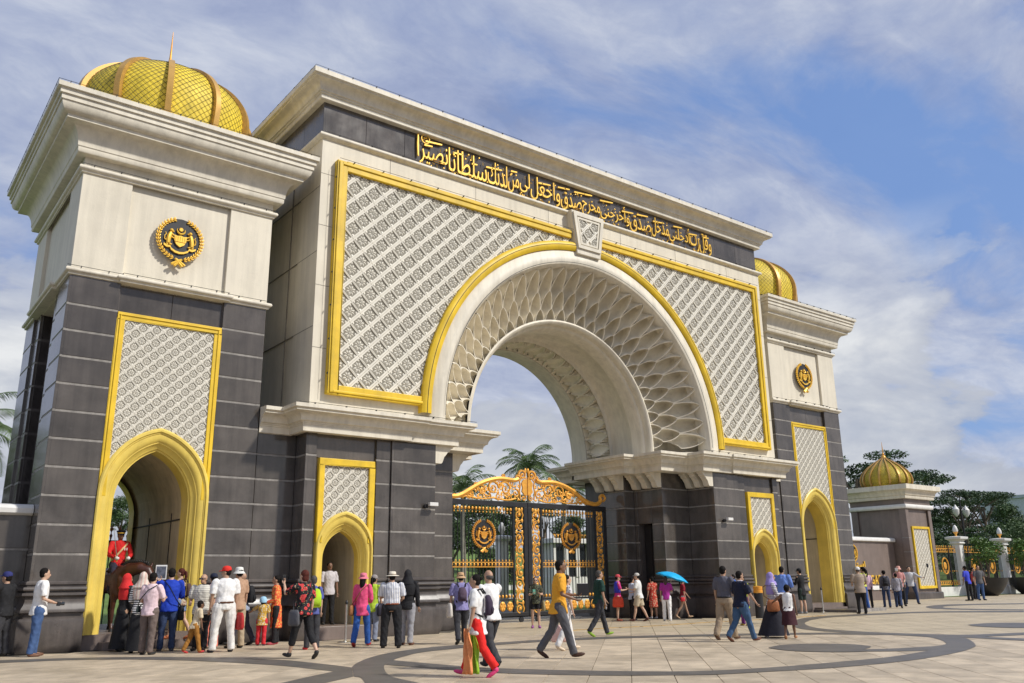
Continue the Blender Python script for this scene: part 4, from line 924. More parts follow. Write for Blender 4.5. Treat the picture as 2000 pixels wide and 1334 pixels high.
# ------------------------------------------------------------------ flanking walls, corner pavilion
def flank_walls():
    Lw = thing('granite_boundary_wall', (-20,1.5,0), 'dark granite boundary wall with white coping left of the tall domed tower', 'wall')
    o = (20,-1.5,0); st = B()
    B().box(-30,-16.1,1.56,1.95,0,2.97).build('core', granitec, Lw, loc=o)
    clad(Lw, o, [(-29.5,1.5),(-16.16,1.5)], 0.95, 2.96, [2.2], granite, st, maxw=1.6); st.build('joint_strips', jointm, Lw, loc=o, weld=False)['kind'] = 'stuff'
    B().sweep([(-30,1.5),(-16.17,1.5)], [(-0.5,2.95),(0.10,2.95),(0.16,3.0),(0.17,3.1),(0.12,3.17),(0.0,3.20),(-0.5,3.2)]).build('coping', whitem, Lw, loc=o, smooth=40)
    B().sweep([(-30,1.5),(-16.17,1.5)], [(0,0.95),(0.16,0.93),(0.18,0.80),(0.12,0.72),(0.12,0.0)]).build('base_moulding', jointm, Lw, loc=o, smooth=40)
    Rw = thing('name_wall', (26,8.2,0), 'brown granite name wall with gold lettering right of the farther domed tower', 'wall')
    o = (-26,-8.2,0)
    pth = [(16.2,1.6),(17.5,3.6),(19.5,5.6),(22.5,7.2),(26.0,7.95),(29.5,8.1),(32.6,8.1)]
    B().sweep(pth, [(-0.4,0.0),(0.0,0.0),(0.0,3.42),(-0.4,3.42)]).build('granite_face', pinkg, Rw, loc=o)
    B().sweep(pth, [(-0.5,3.40),(0.10,3.40),(0.15,3.44),(0.16,3.54),(0.12,3.62),(0.0,3.66),(-0.5,3.66)]).build('coping', whitem, Rw, loc=o, smooth=40)
    B().sweep(pth, [(-0.1,0.84),(0.03,0.84),(0.14,0.78),(0.16,0.70),(0.16,0.60),(0.06,0.58),(0.06,0.0)]).build('base_moulding', whitem, Rw, loc=o, smooth=40)
    B().sweep(pth, [(0.0,0.57),(0.09,0.57),(0.09,0.0)]).build('plinth', pinkg, Rw, loc=o)
    sg = thing('gold_name_lettering', (27,8.0,1.5), 'gold ISTANA NEGARA lettering with Jawi line on the brown name wall', 'sign')
    x = 26.2
    for ch, w in [(c, 0.36) for c in 'ISTANA']+[(' ',0.25)]+[(c, 0.42) for c in 'NEGARA']:
        if ch != ' ':
            ww = w*0.4 if ch == 'I' else w*0.80; y = 8.10-8.0-0.03-(0.16 if x < 25 else 0.02)
            o_ = fit_text('letter', ch, goldb, x-27, x-27+ww, -0.56, -0.05, y, sg, bold=0.012, ext=0.05)
            q = B()
            for xx in ((x-27, x-27+ww) if ch != 'I' else (x-27+ww/2,)):
                q.box(xx-0.045,xx+0.045,y-0.05,y,-0.58,-0.55)
            q.build('serif', goldb, sg)
        x += w
    fit_text('jawi_line', shape_ar('نارا')+' '+shape_ar('استان'), goldb, 26.4-27, 29.0-27, 0.32, 0.75, 0.05, sg, bold=0.012, ext=0.05)
    e = thing('coat_of_arms', (27.7,7.98,2.85), 'gold coat of arms on the brown name wall above the lettering', 'emblem'); emblem_parts(e, (0,0,-0.15), 0.50, goldb)
def pavilion():
    cx, cy, hx, hy = 34.15, 8.9, 1.55, 1.85
    P = thing('small_domed_pavilion', (cx,cy,0), 'small square granite pavilion with ribbed golden onion dome at the end of the name wall', 'pavilion')
    sq = [(-hx,-hy),(hx,-hy),(hx,hy),(-hx,hy)]
    B().box(-hx+0.12,hx-0.12,-hy+0.12,hy-0.12,0,6.0).build('core', pinkg, P)
    st = B()
    for s in (-1,1):
        pts = [(-hx,-hy),(-hx+0.36,-hy)] if s < 0 else [(hx-0.36,-hy),(hx,-hy)]
        clad(P, (0,0,0), pts, 0.4, 5.40, [1.1,1.95,2.8,3.65], pinkg, st, maxw=2)
        for yy in (-1,1):
            c = [(s*hx, yy*hy-(0.45*yy if yy > 0 else 0)),(s*hx, yy*hy+(0.45 if yy < 0 else 0))]
            c = [(s*hx,yy*hy-0.45 if yy > 0 else yy*hy),(s*hx,yy*hy if yy > 0 else yy*hy+0.45)]
            if s < 0: c = c[::-1]
            clad(P, (0,0,0), c, 0.4, 5.40, [1.1,1.95,2.8,3.65], pinkg, st, maxw=2)
    st.build('joint_strips', jointm, P, weld=False)['kind'] = 'stuff'
    B().sweep(sq, [(-0.2,0.40),(0.05,0.40),(0.07,0.34),(0.07,0.0)], closed=True).build('plinth', granitec, P)
    B().box(-hx,hx,-hy,hy,5.38,6.1).build('frieze', pinkg, P)
    B().sweep(sq, [(-0.1,5.42),(0.08,5.42),(0.13,5.47),(0.15,5.55),(0.13,5.63),(0.08,5.68),(-0.1,5.68)], closed=True).build('string_course', whitem, P, smooth=40)
    cp = [(0,6.02),(0.20,6.02),(0.22,6.05),(0.22,6.20),(0.26,6.22)]
    for i in range(6): t = i/5*pi/2; cp.append((0.28+0.20*(1-cos(t)), 6.24+0.30*sin(t)))
    cp += [(0.52,6.56),(0.55,6.57),(0.55,6.86),(0,6.90)]
    B().sweep(sq, cp, closed=True).build('cornice', creamt, P, smooth=40)
    fr = B(); F = -hy-0.0
    fr.box(-1.05,-0.93,F-0.03,F+0.14,0.62,4.34); fr.box(0.93,1.05,F-0.03,F+0.14,0.62,4.34); fr.box(-0.93,0.93,F-0.03,F+0.14,4.20,4.34); fr.box(-0.93,0.93,F-0.03,F+0.14,0.62,0.78)
    bevel(fr.build('gold_panel_frame', goldp, P), 0.01)
    pn = B().box(-0.95,0.95,F+0.06,F+0.14,0.7,4.3).build('carved_panel', creamd, P)
    tile_panel(pn, TILE_S, 0.33, -0.93, 0.93, 0.78, 4.2, F+0.059, None, 0, 0.9)
    dome(P, (0,0,6.90), 1.50, 2.05, 16, 1.0, spire=0.95, ball=0.07, ribw=0.11, onion=True)
# ------------------------------------------------------------------ fence, planters
def fence_right():
    px = [42.6, 49.3, 56.0, 62.7]; y = 9.0
    m = {}
    for i, x in enumerate(px):
        lab = ['white fence pillar with egg-shaped lamp next to the pavilion','white fence pillar with egg-shaped lamp between the two potted trees','white fence pillar partly behind the rightmost potted tree','white fence pillar far right beyond the potted trees'][i]
        if i == 0:
            t = thing('fence_pillar', (x,y,0), lab, 'pillar', 'white fence pillars')
            b = B().box(-0.36,0.36,-0.36,0.36,0.0,0.62); bevel(b.build('base', whitem, t), 0.02)
            bevel(B().box(-0.27,0.27,-0.27,0.27,0.60,3.55).build('shaft', whitem, t), 0.02)
            B().sweep([(-0.27,-0.27),(0.27,-0.27),(0.27,0.27),(-0.27,0.27)], [(-0.2,3.45),(0.05,3.45),(0.12,3.52),(0.06,3.60),(0.10,3.70),(0.26,3.80),(0.28,3.86),(0.28,3.96),(0.0,4.0)], closed=True).build('capital', whitem, t, smooth=30)
            B().box(-0.27,0.27,-0.27,0.27,3.9,4.0).build('cap', whitem, t)
            l = B().lathe([(0.08,3.99),(0.05,4.1),(0.10,4.2),(0.18,4.28)],12).build('lamp_bracket', goldl, t)
            B().lathe([(0.13,4.26),(0.17,4.36),(0.17,4.5),(0.11,4.68),(0.03,4.78)],14).build('lamp_globe', whitem, t, smooth='all')
            first = t
        else: c = copytree(first); c.location = (x,y,0); c['label'] = lab
    ends = [(35.75,42.24),(42.96,48.94),(49.66,55.64),(56.36,62.3)]
    for i, (a, c) in enumerate(ends):
        lab = ['black and gold iron fence bay between pavilion and first white pillar','black and gold iron fence bay behind the first potted tree','black and gold iron fence bay behind the last potted tree','black and gold iron fence bay at the far right edge'][i]
        t = thing('iron_fence_bay', ((a+c)/2,y,0), lab, 'fence', 'iron fence bays'); w = (c-a)/2
        bevel(B().box(-w,w,-0.22,0.22,0,0.62).build('low_wall', whitem, t), 0.02)
        b = B(); n = int(w*2/0.16)
        for k in range(n): x = -w+(k+0.5)*2*w/n; b.tube([(x,0,0.62),(x,0,3.2)], 0.018, 5)
        for k in range(3): x = -w+(k+0.5)*2*w/3; b.box(x-0.05,x+0.05,-0.05,0.05,0.62,3.4)
        b.build('vertical_bars', blackm, t)
        g = B()
        for z0, z1 in ((0.75,0.80),(0.98,1.02),(2.90,2.95),(3.12,3.17)): g.box(-w,w,-0.02,0.02,z0,z1)
        for k in range(int(n/1.5)):
            x = -w+(k+0.5)*2*w/int(n/1.5); g.ell((x,-0.02,0.88), (0.06,0.02,0.08), 6, 4); g.ell((x,0,3.03), (0.05,0.02,0.07), 6, 4); g.ell((x,0,3.27), (0.03,0.03,0.09), 5, 4); g.ell((x,0,1.65), (0.025,0.03,0.05), 5, 4)
        for k in range(2):
            x = (-0.5+k)*w*0.9; g.tube([(x+0.42*cos(q),-0.03,2.0+0.52*sin(q)) for q in [2*pi*j/20 for j in range(21)]], 0.045, 5); g.ell((x,-0.03,2.0), (0.2,0.03,0.25), 8, 6)
        g.build('gilded_rail_ornament', goldl, t, smooth=40)
leafA = pmat('bush_leaf', (0.085,0.165,0.028), 0.55, var=0.35, scale=3.0)
leafB = pmat('dark_tree_leaf', (0.055,0.095,0.040), 0.6, var=0.4, scale=0.6)
leafC = pmat('mid_tree_leaf', (0.075,0.125,0.045), 0.6, var=0.4, scale=0.6)
leafP = pmat('palm_leaflet', (0.10,0.155,0.05), 0.45, var=0.35, scale=1.5)
barkm = pmat('tree_bark', (0.16,0.125,0.095), 0.9, var=0.3, scale=6, bump=0.5)
barkp = pmat('pale_palm_bark', (0.30,0.27,0.22), 0.85, var=0.2, scale=5, bump=0.3)
NPR = np.random.default_rng(11)
def leaf_cloud(b, c, r, n, s, rnd, flat=1.0):
    p = NPR.normal(size=(n,3)); p /= np.linalg.norm(p, axis=1, keepdims=True); p *= NPR.uniform(0.02, 1, (n,1))**(1/3); p = p*np.array(r)+np.array(c)
    m = NPR.normal(size=(n,3)); m[:,2] += 0.9*flat; m /= np.linalg.norm(m, axis=1, keepdims=True)
    a = np.cross(m, NPR.normal(size=(n,3))); a /= np.linalg.norm(a, axis=1, keepdims=True); d = np.cross(m, a); q = s*NPR.uniform(0.6, 1.3, (n,1))
    v = np.stack([p-a*q*0.5, p+d*q*0.28, p+a*q*0.5, p-d*q*0.28], 1).reshape(-1,3); o = len(b.v)
    b.v += [tuple(x) for x in v.tolist()]; b.f += [(o+4*i, o+4*i+1, o+4*i+2, o+4*i+3) for i in range(n)]; b.mi += [0]*n
def planters():
    for i, (x, y) in enumerate([(43.3,7.6),(49.4,7.6)]):
        lab = ['black bowl planter with a small clipped tree behind the two standing men','black bowl planter with a small clipped tree at the right edge of the plaza'][i]
        t = thing('bowl_planter', (x,y,0), lab, 'planter', 'black bowl planters by the fence')
        B().lathe([(0.45,0.0),(0.55,0.05),(0.85,0.35),(1.10,0.75),(1.22,1.10),(1.26,1.18),(1.14,1.18),(1.1,1.05),(0.05,1.02)],28).build('bowl', blackm, t, smooth=40)
        B().lathe([(1.08,1.06),(0.5,1.12),(0.02,1.14)],16).build('soil', barkm, t)
        tr = thing('potted_tree', (x,y,1.1), 'small clipped broadleaf tree growing in the '+('left' if i == 0 else 'right')+' black bowl planter', 'tree', 'potted trees')
        rnd = random.Random(20+i); tb = B()
        for k in range(3): a = k*2.1+i; tb.tube([(0.05*cos(a),0.05*sin(a),0),(0.25*cos(a),0.25*sin(a),0.5),(0.18*cos(a+.4),0.3*sin(a),1.0),(0.6*cos(a+.6),0.6*sin(a+.6),1.6)], [0.09,0.07,0.05,0.03], 6)
        tb.build('trunk', barkm, tr, smooth=40)
        lb = B()
        for k in range(15): a = rnd.uniform(0,6.28); q = rnd.uniform(0.1,1.15); leaf_cloud(lb, (q*cos(a),q*sin(a),rnd.uniform(1.0,2.6)), (0.55,0.55,0.32), 150, 0.17, rnd)
        lb.build('crown', leafA, tr, weld=False)
# ------------------------------------------------------------------ trees
def tree_meshes(seed, kind):
    rnd = random.Random(seed); tb, lb = B(), B()
    H = 1.0
    if kind == 'umbrella':
        tb.tube([(0,0,0),(0.3,0.1,3),(0.2,0.2,6),(0.5,0,9)], [0.28,0.22,0.18,0.12], 7)
        for k in range(9):
            a = rnd.uniform(0,6.28); q = rnd.uniform(1.5,4.2); z = rnd.uniform(8.6,11.2); tb.tube([(0.3,0.1,rnd.uniform(5,8)),(q*0.5*cos(a),q*0.5*sin(a),z-1.2),(q*cos(a),q*sin(a),z)], [0.1,0.07,0.03], 5)
            leaf_cloud(lb, (q*cos(a),q*sin(a),z+0.2), (1.7,1.7,0.38), 480, 0.28, rnd, 2.0)
    elif kind == 'tier':
        tb.tube([(0,0,0),(0.1,0,5),(0,0.1,10)], [0.3,0.2,0.06], 7)
        for z in [2.6+0.8*i for i in range(9)]:
            R = 3.2*(1-(z-2)/10)+0.9
            for k in range(4): a = rnd.uniform(0,6.28); q = R*rnd.uniform(0.3,0.75); leaf_cloud(lb, (q*cos(a),q*sin(a),z), (R*0.55,R*0.55,0.36), 300, 0.28, rnd, 1.6)
    else:
        tb.tube([(0,0,0),(0.15,0.1,2.5),(0.1,0,5)], [0.32,0.24,0.14], 7)
        for k in range(5): a = k*1.26; tb.tube([(0.1,0,2.4),(1.2*cos(a),1.2*sin(a),4.2),(2.2*cos(a),2.2*sin(a),6.0)], [0.15,0.1,0.04], 5)
        for k in range(26):
            a = rnd.uniform(0,6.28); z = rnd.uniform(3.2,8.6); R = 3.1*sqrt(max(0.1,1-((z-5.6)/3.6)**2)); q = R*rnd.uniform(0.4,0.95)
            leaf_cloud(lb, (q*cos(a),q*sin(a),z), (1.25,1.25,0.85), 330, 0.28, rnd, 0.8)
    return tb.mesh('trunk', barkm, smooth=40), lb.mesh('crown', leafC if kind == 'round' else leafB, weld=False)
def trees():
    T = {k: [tree_meshes(s, k) for s in (1,2)] for k in ('umbrella','tier','round')}
    C = [ # x, y, kind, scale, label
     ]
    def azp(az, d): return (-19.6+d*sin(rad(az)), -21.0+d*cos(rad(az)))
    L = []
    spec = [(58.0,88,'umbrella',1.02,'tall flat-topped tree just right of the far tower'),(59.6,95,'tier',1.0,'dark layered tree behind the name wall coping'),(60.9,100,'round',1.0,'dense tree behind the pavilion dome'),
      (63.0,100,'tier',0.92,'layered conifer-like tree right of the pavilion cornice'),(63.6,112,'round',1.15,'bushy dark tree right of the pavilion'),(64.9,110,'umbrella',1.12,'tall spreading umbrella tree with open crown above the fence'),(60.6,84,'tier',1.45,'dark conical tree directly behind the pavilion'),(58.9,80,'umbrella',1.28,'dark broad tree between the far tower and the pavilion dome'),(66.0,118,'umbrella',1.10,'second spreading umbrella tree with thin crown'),
      (65.4,96,'tier',0.75,'low layered tree behind the first fence pillar'),(66.8,108,'round',1.0,'rounded tree below the far roof'),(68.0,115,'round',0.92,'rounded dark tree near the right edge'),(69.2,105,'tier',0.95,'layered tree beyond the right edge'),(62.2,86,'round',0.62,'small bushy tree close behind the fence'),
      (67.4,92,'round',0.6,'low rounded bush tree behind the second fence pillar'),(70.5,112,'round',1.0,'dense tree at the far right'),(64.2,90,'round',0.55,'small dark tree behind the lamp post'),(62.6,104,'umbrella',1.22,'flat-topped tree peeking over the pavilion cornice'),(57.0,96,'round',1.0,'dark tree partly behind the far tower'),
      (67.2,128,'round',1.25,'large rounded tree on the rise at the right'),(65.0,128,'tier',1.25,'tall layered tree on the rise'),(61.3,118,'tier',1.15,'tall dark tree behind the name wall'),(69.0,130,'round',1.3,'big tree on the skyline at the right edge')]
    for az_, d, k, s, lab in spec: L.append((*azp(az_, d), k, s, lab, 'trees on the rise behind the fence'))
    for i, (az_, d, k, s, lab) in enumerate([(33.6,66,'round',0.85,'broad tree on the lawn seen through the left gate leaf'),(35.4,74,'round',1.0,'dark tree seen through the left gate emblem'),(37.4,78,'round',0.95,'tree seen through the middle of the gate'),(39.6,76,'umbrella',0.72,'spreading tree seen through the right gate leaf'),
         (41.5,72,'round',0.85,'dense tree above the guard house roof'),(43.6,80,'round',0.8,'tree behind the right gate leaf edge'),(31.4,80,'round',0.9,'tree behind the left pier'),(13.5,84,'round',0.62,'small rounded tree seen through the near tower arch'),(12.3,88,'tier',0.6,'dark tree seen at the left of the near tower arch'),(14.6,86,'round',0.55,'bushy tree seen at the right of the near tower arch'),
         (45.5,84,'round',0.8,'tree hidden mostly by the right pier'),(36.4,52,'round',0.5,'young tree with bare trunk on the slope')]):
        L.append((*azp(az_, d), k, s, lab, 'trees on the palace lawn'))
    L.append((-17.6,17.0,'round',0.95,'dark leafy tree at the left edge behind the boundary wall','trees on the palace lawn'))
    for i, (x, y, k, s, lab, grp) in enumerate(L):
        tm, lm = T[k][i % 2]; t = thing({'umbrella':'spreading_tree','tier':'layered_tree','round':'broadleaf_tree'}[k], (x,y,hgt(x,y)), lab, 'tree', grp, rz=i*1.7); s *= (0.84 if k == 'umbrella' else 0.76) if grp.startswith('trees on the rise') else 0.74; t.scale = (s,s,s*(1+0.08*sin(i*2.3)))
        link('trunk', tm, t); link('crown', lm, t)
def palm(x, y, z, H, seed, lab, n=20, L=3.0, s=1.0):
    t = thing('palm_tree', (x,y,z), lab, 'palm tree', 'palm trees'); rnd = random.Random(seed)
    tb = B(); tb.tube([(0,0,0),(0.05,0.02,H*0.3),(0.0,0.06,H*0.7),(0.03,0.02,H)], [0.26*s,0.20*s,0.17*s,0.15*s], 10); tb.build('trunk', barkp, t, smooth=40)
    B().tube([(0.03,0.02,H-0.9),(0.03,0.02,H-0.2),(0.03,0.02,H+0.25)], [0.17*s,0.20*s,0.08], 8).build('crownshaft', leafP, t, smooth=40)
    for k in range(n):
        az_ = k*2.39996+rnd.uniform(-.2,.2); el = rad(80-92*(k/n)**0.9); LL = L*rnd.uniform(0.85,1.1); fb = B(); pts = []
        p = Vector((0.03,0.02,H+0.1)); d0 = el
        for i in range(13):
            pts.append(p.copy()); dd = Vector((cos(az_)*cos(d0), sin(az_)*cos(d0), sin(d0))); p = p+dd*LL/12; d0 -= rad(5.5+i*0.65)
        fb.tube(pts, [0.035*(1-i/13)+0.006 for i in range(13)], 4)
        side = Vector((-sin(az_), cos(az_), 0))
        for i in range(2, 44):
            u_ = i/44*12; q = int(u_); a = pts[min(q,11)].lerp(pts[min(q+1,12)], u_-q); tn = (pts[min(q+1,12)]-pts[max(q-1,0)]).normalized(); l = (0.62*sin(pi*min(1,(i/44)*0.9+0.12))**0.7+0.12)*L/3
            for sg in (-1,1):
                v = (side*sg*1.0+tn*0.55+Vector((0,0,-0.55+rnd.uniform(-.25,.25)))).normalized(); w = tn*0.015*L/3
                tip = a+v*l+Vector((0,0,-0.10*l)); mid = a+v*l*0.55
                fb.add([a-w, a+w, mid+w*0.9, tip, mid-w*0.9], [(0,1,2,3,4)])
        fb.build('frond', leafP, t, weld=False)
    return t
# ------------------------------------------------------------------ inside the grounds
def grounds():
    p = thing('white_lamp_pillar', (8.1,16.0,hgt(8,16)), 'white pillar with glass lamp seen through the left gate leaf', 'pillar')
    bevel(B().box(-0.25,0.25,-0.25,0.25,0,3.5).build('shaft', whitem, p), 0.02); B().sweep([(-.25,-.25),(.25,-.25),(.25,.25),(-.25,.25)], [(-.1,3.4),(.08,3.4),(.16,3.5),(.16,3.62),(0,3.68)], closed=True).build('capital', whitem, p)
    B().lathe([(0.06,3.6),(0.08,3.8),(0.19,3.95),(0.17,4.15),(0.05,4.35)],12).build('lamp_globe', whitem, p, smooth='all')
    h = thing('white_guard_house', (14.5,17.5,0.0), 'white columned guard house with dark windows behind the right gate leaf', 'guard house')
    w = B().box(-2.6,2.6,-1.2,1.5,0.0,1.55).build('wall', whitem, h)
    for k in range(7): B().box(-2.55+k*0.84-0.13,-2.55+k*0.84+0.13,-1.25,-1.0,1.55,3.35).build('column', whitem, h)
    for k in range(6): B().box(-2.40+k*0.84,-1.84+k*0.84,-1.12,-1.08,1.6,3.3).build('window', glassd, h)
    B().box(-2.5,2.5,-1.0,1.4,1.5,3.4).build('rear_wall', whitem, h); bevel(B().box(-2.9,2.9,-1.5,1.8,3.35,3.62).build('roof', whitem, h), 0.03)
    g = B()
    for k in range(24): g.ell((-2.7+k*0.235,-1.45,3.72),(0.07,0.04,0.10),6,4)
    g.box(-2.85,2.85,-1.47,-1.43,3.80,3.84); g.build('gilded_balustrade', goldl, h, smooth=40)
    for i, (x, y) in enumerate([(6.8,24),(12.0,30)]):
        b = thing('garden_wall', (x,y,hgt(x,y)), ['low white garden kerb wall crossing the lawn behind the gate','second low white garden wall higher on the lawn'][i], 'wall', 'low walls on the lawn'); B().box(-9,9,-0.12,0.12,0,0.35).build('wall_block', whitem, b)
    r = thing('red_notice_box', (4.9,20.5,hgt(4.9,20.5)), 'small red box on a post on the lawn behind the gate', 'box'); B().box(-0.25,0.25,-0.12,0.12,1.2,1.8).build('box', pmat('red_enamel', (0.5,0.02,0.015), 0.4), r); B().tube([(0,0,0),(0,0,1.25)],0.03,6).build('post', blackm, r)
    # spiked iron gate behind the near tower arch
    k = thing('spiked_iron_gate', (-13.6,7.3,0.0), 'black spear-topped iron gate behind the mounted guard', 'gate')
    f = B(); f.box(-0.95,1.1,-0.03,0.03,2.62,2.70); f.box(-0.95,1.1,-0.03,0.03,0.2,0.28); f.box(0.98,1.10,-0.05,0.05,0.1,2.7)
    for i in range(9): x = -0.9+i*0.235; f.tube([(x,0,0.2),(x,0,2.75)],0.018,6)
    f.build('frame', blackm, k)
    s = B()
    for i in range(9): x = -0.9+i*0.235; s.lathe([(0.015,2.7),(0.03,2.78),(0.045,2.84),(0.012,2.90),(0.015,2.95),(0.05,3.02),(0.004,3.16)],6,(x,0,0))
    s.build('spear_heads', pmat('dark_red_gilt', (0.22,0.07,0.03), 0.5), k)
    # far lamp post and building on the skyline
    lp = thing('tall_lamp_post', (55.5,14.5,0.0), 'black street lamp post with two white lanterns behind the fence', 'lamp post')
    B().tube([(0,0,0),(0,0,7.6)],[0.11,0.06],8).build('pole', blackm, lp); B().tube([(-0.9,0,6.5),(-0.5,0,6.9),(0,0,6.6),(0.5,0,6.9),(0.9,0,6.5)],0.04,5).build('bracket_arm', blackm, lp)
    for x in (-0.9,0.9): B().lathe([(0.05,6.1),(0.24,6.35),(0.28,6.7),(0.1,6.95),(0.03,7.1)],10,(x,0,0)).build('lantern', whitem, lp, smooth=40)
    b = thing('distant_office_block', (186,58,0), 'pale glass office block roof showing above the right-hand trees', 'building')
    B().box(-14,14,-8,8,0,16.5).build('wall', pmat('pale_facade', (0.45,0.50,0.54), 0.4), b)
    for k in range(6):
        for j in range(9): B().box(-13+j*3,-10.6+j*3,-8.06,-7.98,2+k*2.4,3.6+k*2.4).build('window', glassd, b)
    B().box(-14.4,14.4,-8.4,8.4,16.5,17.1).build('roof', pmat('roof_grey', (0.4,0.45,0.5), 0.4), b)
def cctv(x, y, z, lab):
    t = thing('security_camera', (x,y,z), lab, 'camera', 'security cameras on the piers')
    B().add(*_cyl_y(0,-0.04,0,0.06,0.09)).build('mount', blackm, t); B().tube([(0,-0.08,0),(0.06,-0.16,0.02)],0.02,6).build('arm', blackm, t)
    bevel(B().box(0.02,0.30,-0.24,-0.13,0.0,0.10).build('housing', whitem, t), 0.01); B().box(0.30,0.31,-0.23,-0.14,0.01,0.09).build('lens', glassd, t)
def stanchion(x, y, lab):
    t = thing('barrier_post', (x,y,0), lab, 'barrier post', 'chrome barrier posts')
    B().lathe([(0.19,0.0),(0.19,0.015),(0.05,0.04),(0.03,0.06)],20).build('base', steel, t, smooth=40); B().lathe([(0.028,0.05),(0.028,0.90)],12).build('pole', steel, t, smooth=40)
    B().lathe([(0.035,0.88),(0.04,0.93),(0.02,0.97),(0.004,0.985)],12).build('cap', blackm, t, smooth=40)
def street():
    stanchion(-9.51,-1.18,'chrome barrier post before the small arch beside the woman in pink'); stanchion(12.0,-0.1,'chrome barrier post beside the person in black by the far tower')
    b = thing('bollard', (6.9,-0.9,0), 'dark bollard with orange band beside the small arch of the far pier', 'bollard')
    B().lathe([(0.15,0.0),(0.15,0.85)],20).build('post', blackm, b, smooth=40); B().lathe([(0.165,0.86),(0.165,0.95),(0.155,0.955),(0.155,0.985),(0.165,0.99),(0.165,1.08),(0.02,1.10)],20).build('orange_cap', pmat('orange_band', (0.75,0.32,0.03), 0.5), b, smooth=30)
    cctv(-6.5,0.13,3.45,'security camera on the granite left of the iron gate'); cctv(6.55,0.13,3.45,'security camera on the granite right of the iron gate')
    r = thing('access_ramp', (13.6,0.2,0), 'low dark ramp with pale edge at the foot of the far tower arch', 'ramp')
    B().prism([(12.3,0.55),(12.9,-1.0),(15.6,-0.6),(15.6,0.55)], 0, 0.10).build('ramp_slab', granitec, r, loc=(-13.6,-0.2,0)); B().prism([(12.84,-1.06),(15.7,-0.66),(15.7,-0.6),(12.9,-1.0)], 0, 0.13).build('edge_strip', jointm, r, loc=(-13.6,-0.2,0))
PP = {'white_cam':(-16.0,0.12,0.0,1.77,90.0),
'blue_cap':(-15.98,1.44,0.0,1.71,-51.0),
'red_hijab':(-14.19,1.02,0.0,1.67,74.0),
'cream_hijab':(-14.34,-0.28,0.0,1.66,24.0),
'pink_shirt':(-14.18,-1.4,0.0,1.65,46.0),
'blue_jacket':(-13.58,-0.69,0.0,1.75,12.0),
'ponytail':(-12.77,0.66,0.25,1.61,-52.0),
'sunglasses':(-12.99,-1.11,0.0,1.62,218.0),
'boy_green':(-13.33,-1.74,0.0,1.06,88.0),
'dark_cap':(-12.67,-0.82,0.0,1.63,-1.0),
'red_cap':(-12.79,-1.93,0.0,1.77,-0.0),
'bucket_white':(-12.31,-1.21,0.0,1.75,-10.0),
'bald_backpack':(-11.75,-0.23,0.0,1.67,-54.0),
'toddler':(-11.4,-0.61,0.0,1.08,32.0),
'orange_dress':(-11.03,-0.53,0.0,1.58,-67.0),
'floral':(-12.25,-4.76,0.0,1.65,-11.0),
'lime_pack':(-11.07,-2.54,0.0,1.51,25.0),
'arch_man':(-8.85,1.12,0.33,1.56,196.0),
'pink_hat':(-9.9,-2.71,0.0,1.6,43.0),
'lime_vest':(-8.88,-1.35,0.0,1.57,59.0),
'straw_hat':(-9.66,-3.63,0.0,1.62,30.0),
'jacket_head':(-8.93,-3.07,0.0,1.66,51.0),
'purple_polo':(-7.88,-3.73,0.0,1.59,24.0),
'red_trousers':(-11.66,-9.74,0.0,1.5,-45.0),
'bald_point':(-10.88,-9.0,0.0,1.58,-4.0),
'phone_woman':(-2.48,0.19,0.0,1.49,214.0),
'orange_tee':(-8.74,-8.22,0.0,1.77,125.0),
'hidden_pink':(-7.38,-6.88,0.0,1.5,111.0),
'green_polo':(-3.88,-4.12,0.0,1.63,113.0),
'pink_dress':(2.27,1.52,0.0,1.55,124.0),
'white_shorts':(2.44,0.67,0.0,1.59,-35.0),
'white_back':(4.02,2.52,0.0,1.41,105.0),
'red_floral':(4.36,2.05,0.0,1.42,6.0),
'umbrella':(3.28,0.18,0.0,1.48,52.0),
'red_girl':(5.08,1.05,0.0,1.41,128.0),
'grey_shirt':(-2.84,-7.31,0.0,1.67,81.0),
'navy_polo':(-3.13,-8.0,0.0,1.55,107.0),
'lime_dress':(3.63,-3.15,0.0,1.42,-98.0),
'purple_hijab':(-1.39,-7.57,0.0,1.51,129.0),
'girl_tank':(-1.6,-8.17,0.0,1.21,64.0),
'blue_shirt':(5.75,-3.13,0.0,1.77,70.0),
'black_jacket':(10.86,0.02,0.0,1.72,-5.0),
'yellow_top':(17.33,2.04,0.0,1.86,3.0),
'beige_vest':(12.05,-1.77,0.0,1.74,39.0),
'pink_behind':(18.35,1.67,0.0,1.69,49.0),
'grey_backpack':(18.73,1.02,0.0,1.64,50.0),
'grey_child':(18.37,0.26,0.0,1.51,61.0),
'pink_hat_far':(20.98,1.55,0.0,1.83,231.0),
'selfie':(24.11,2.74,0.0,1.85,226.0),
'blue_tee':(31.04,3.13,0.0,1.89,5.0),
'pattern_tee':(32.28,3.09,0.0,1.91,215.0),
'red_far':(33.78,4.1,0.0,1.82,165.0)}
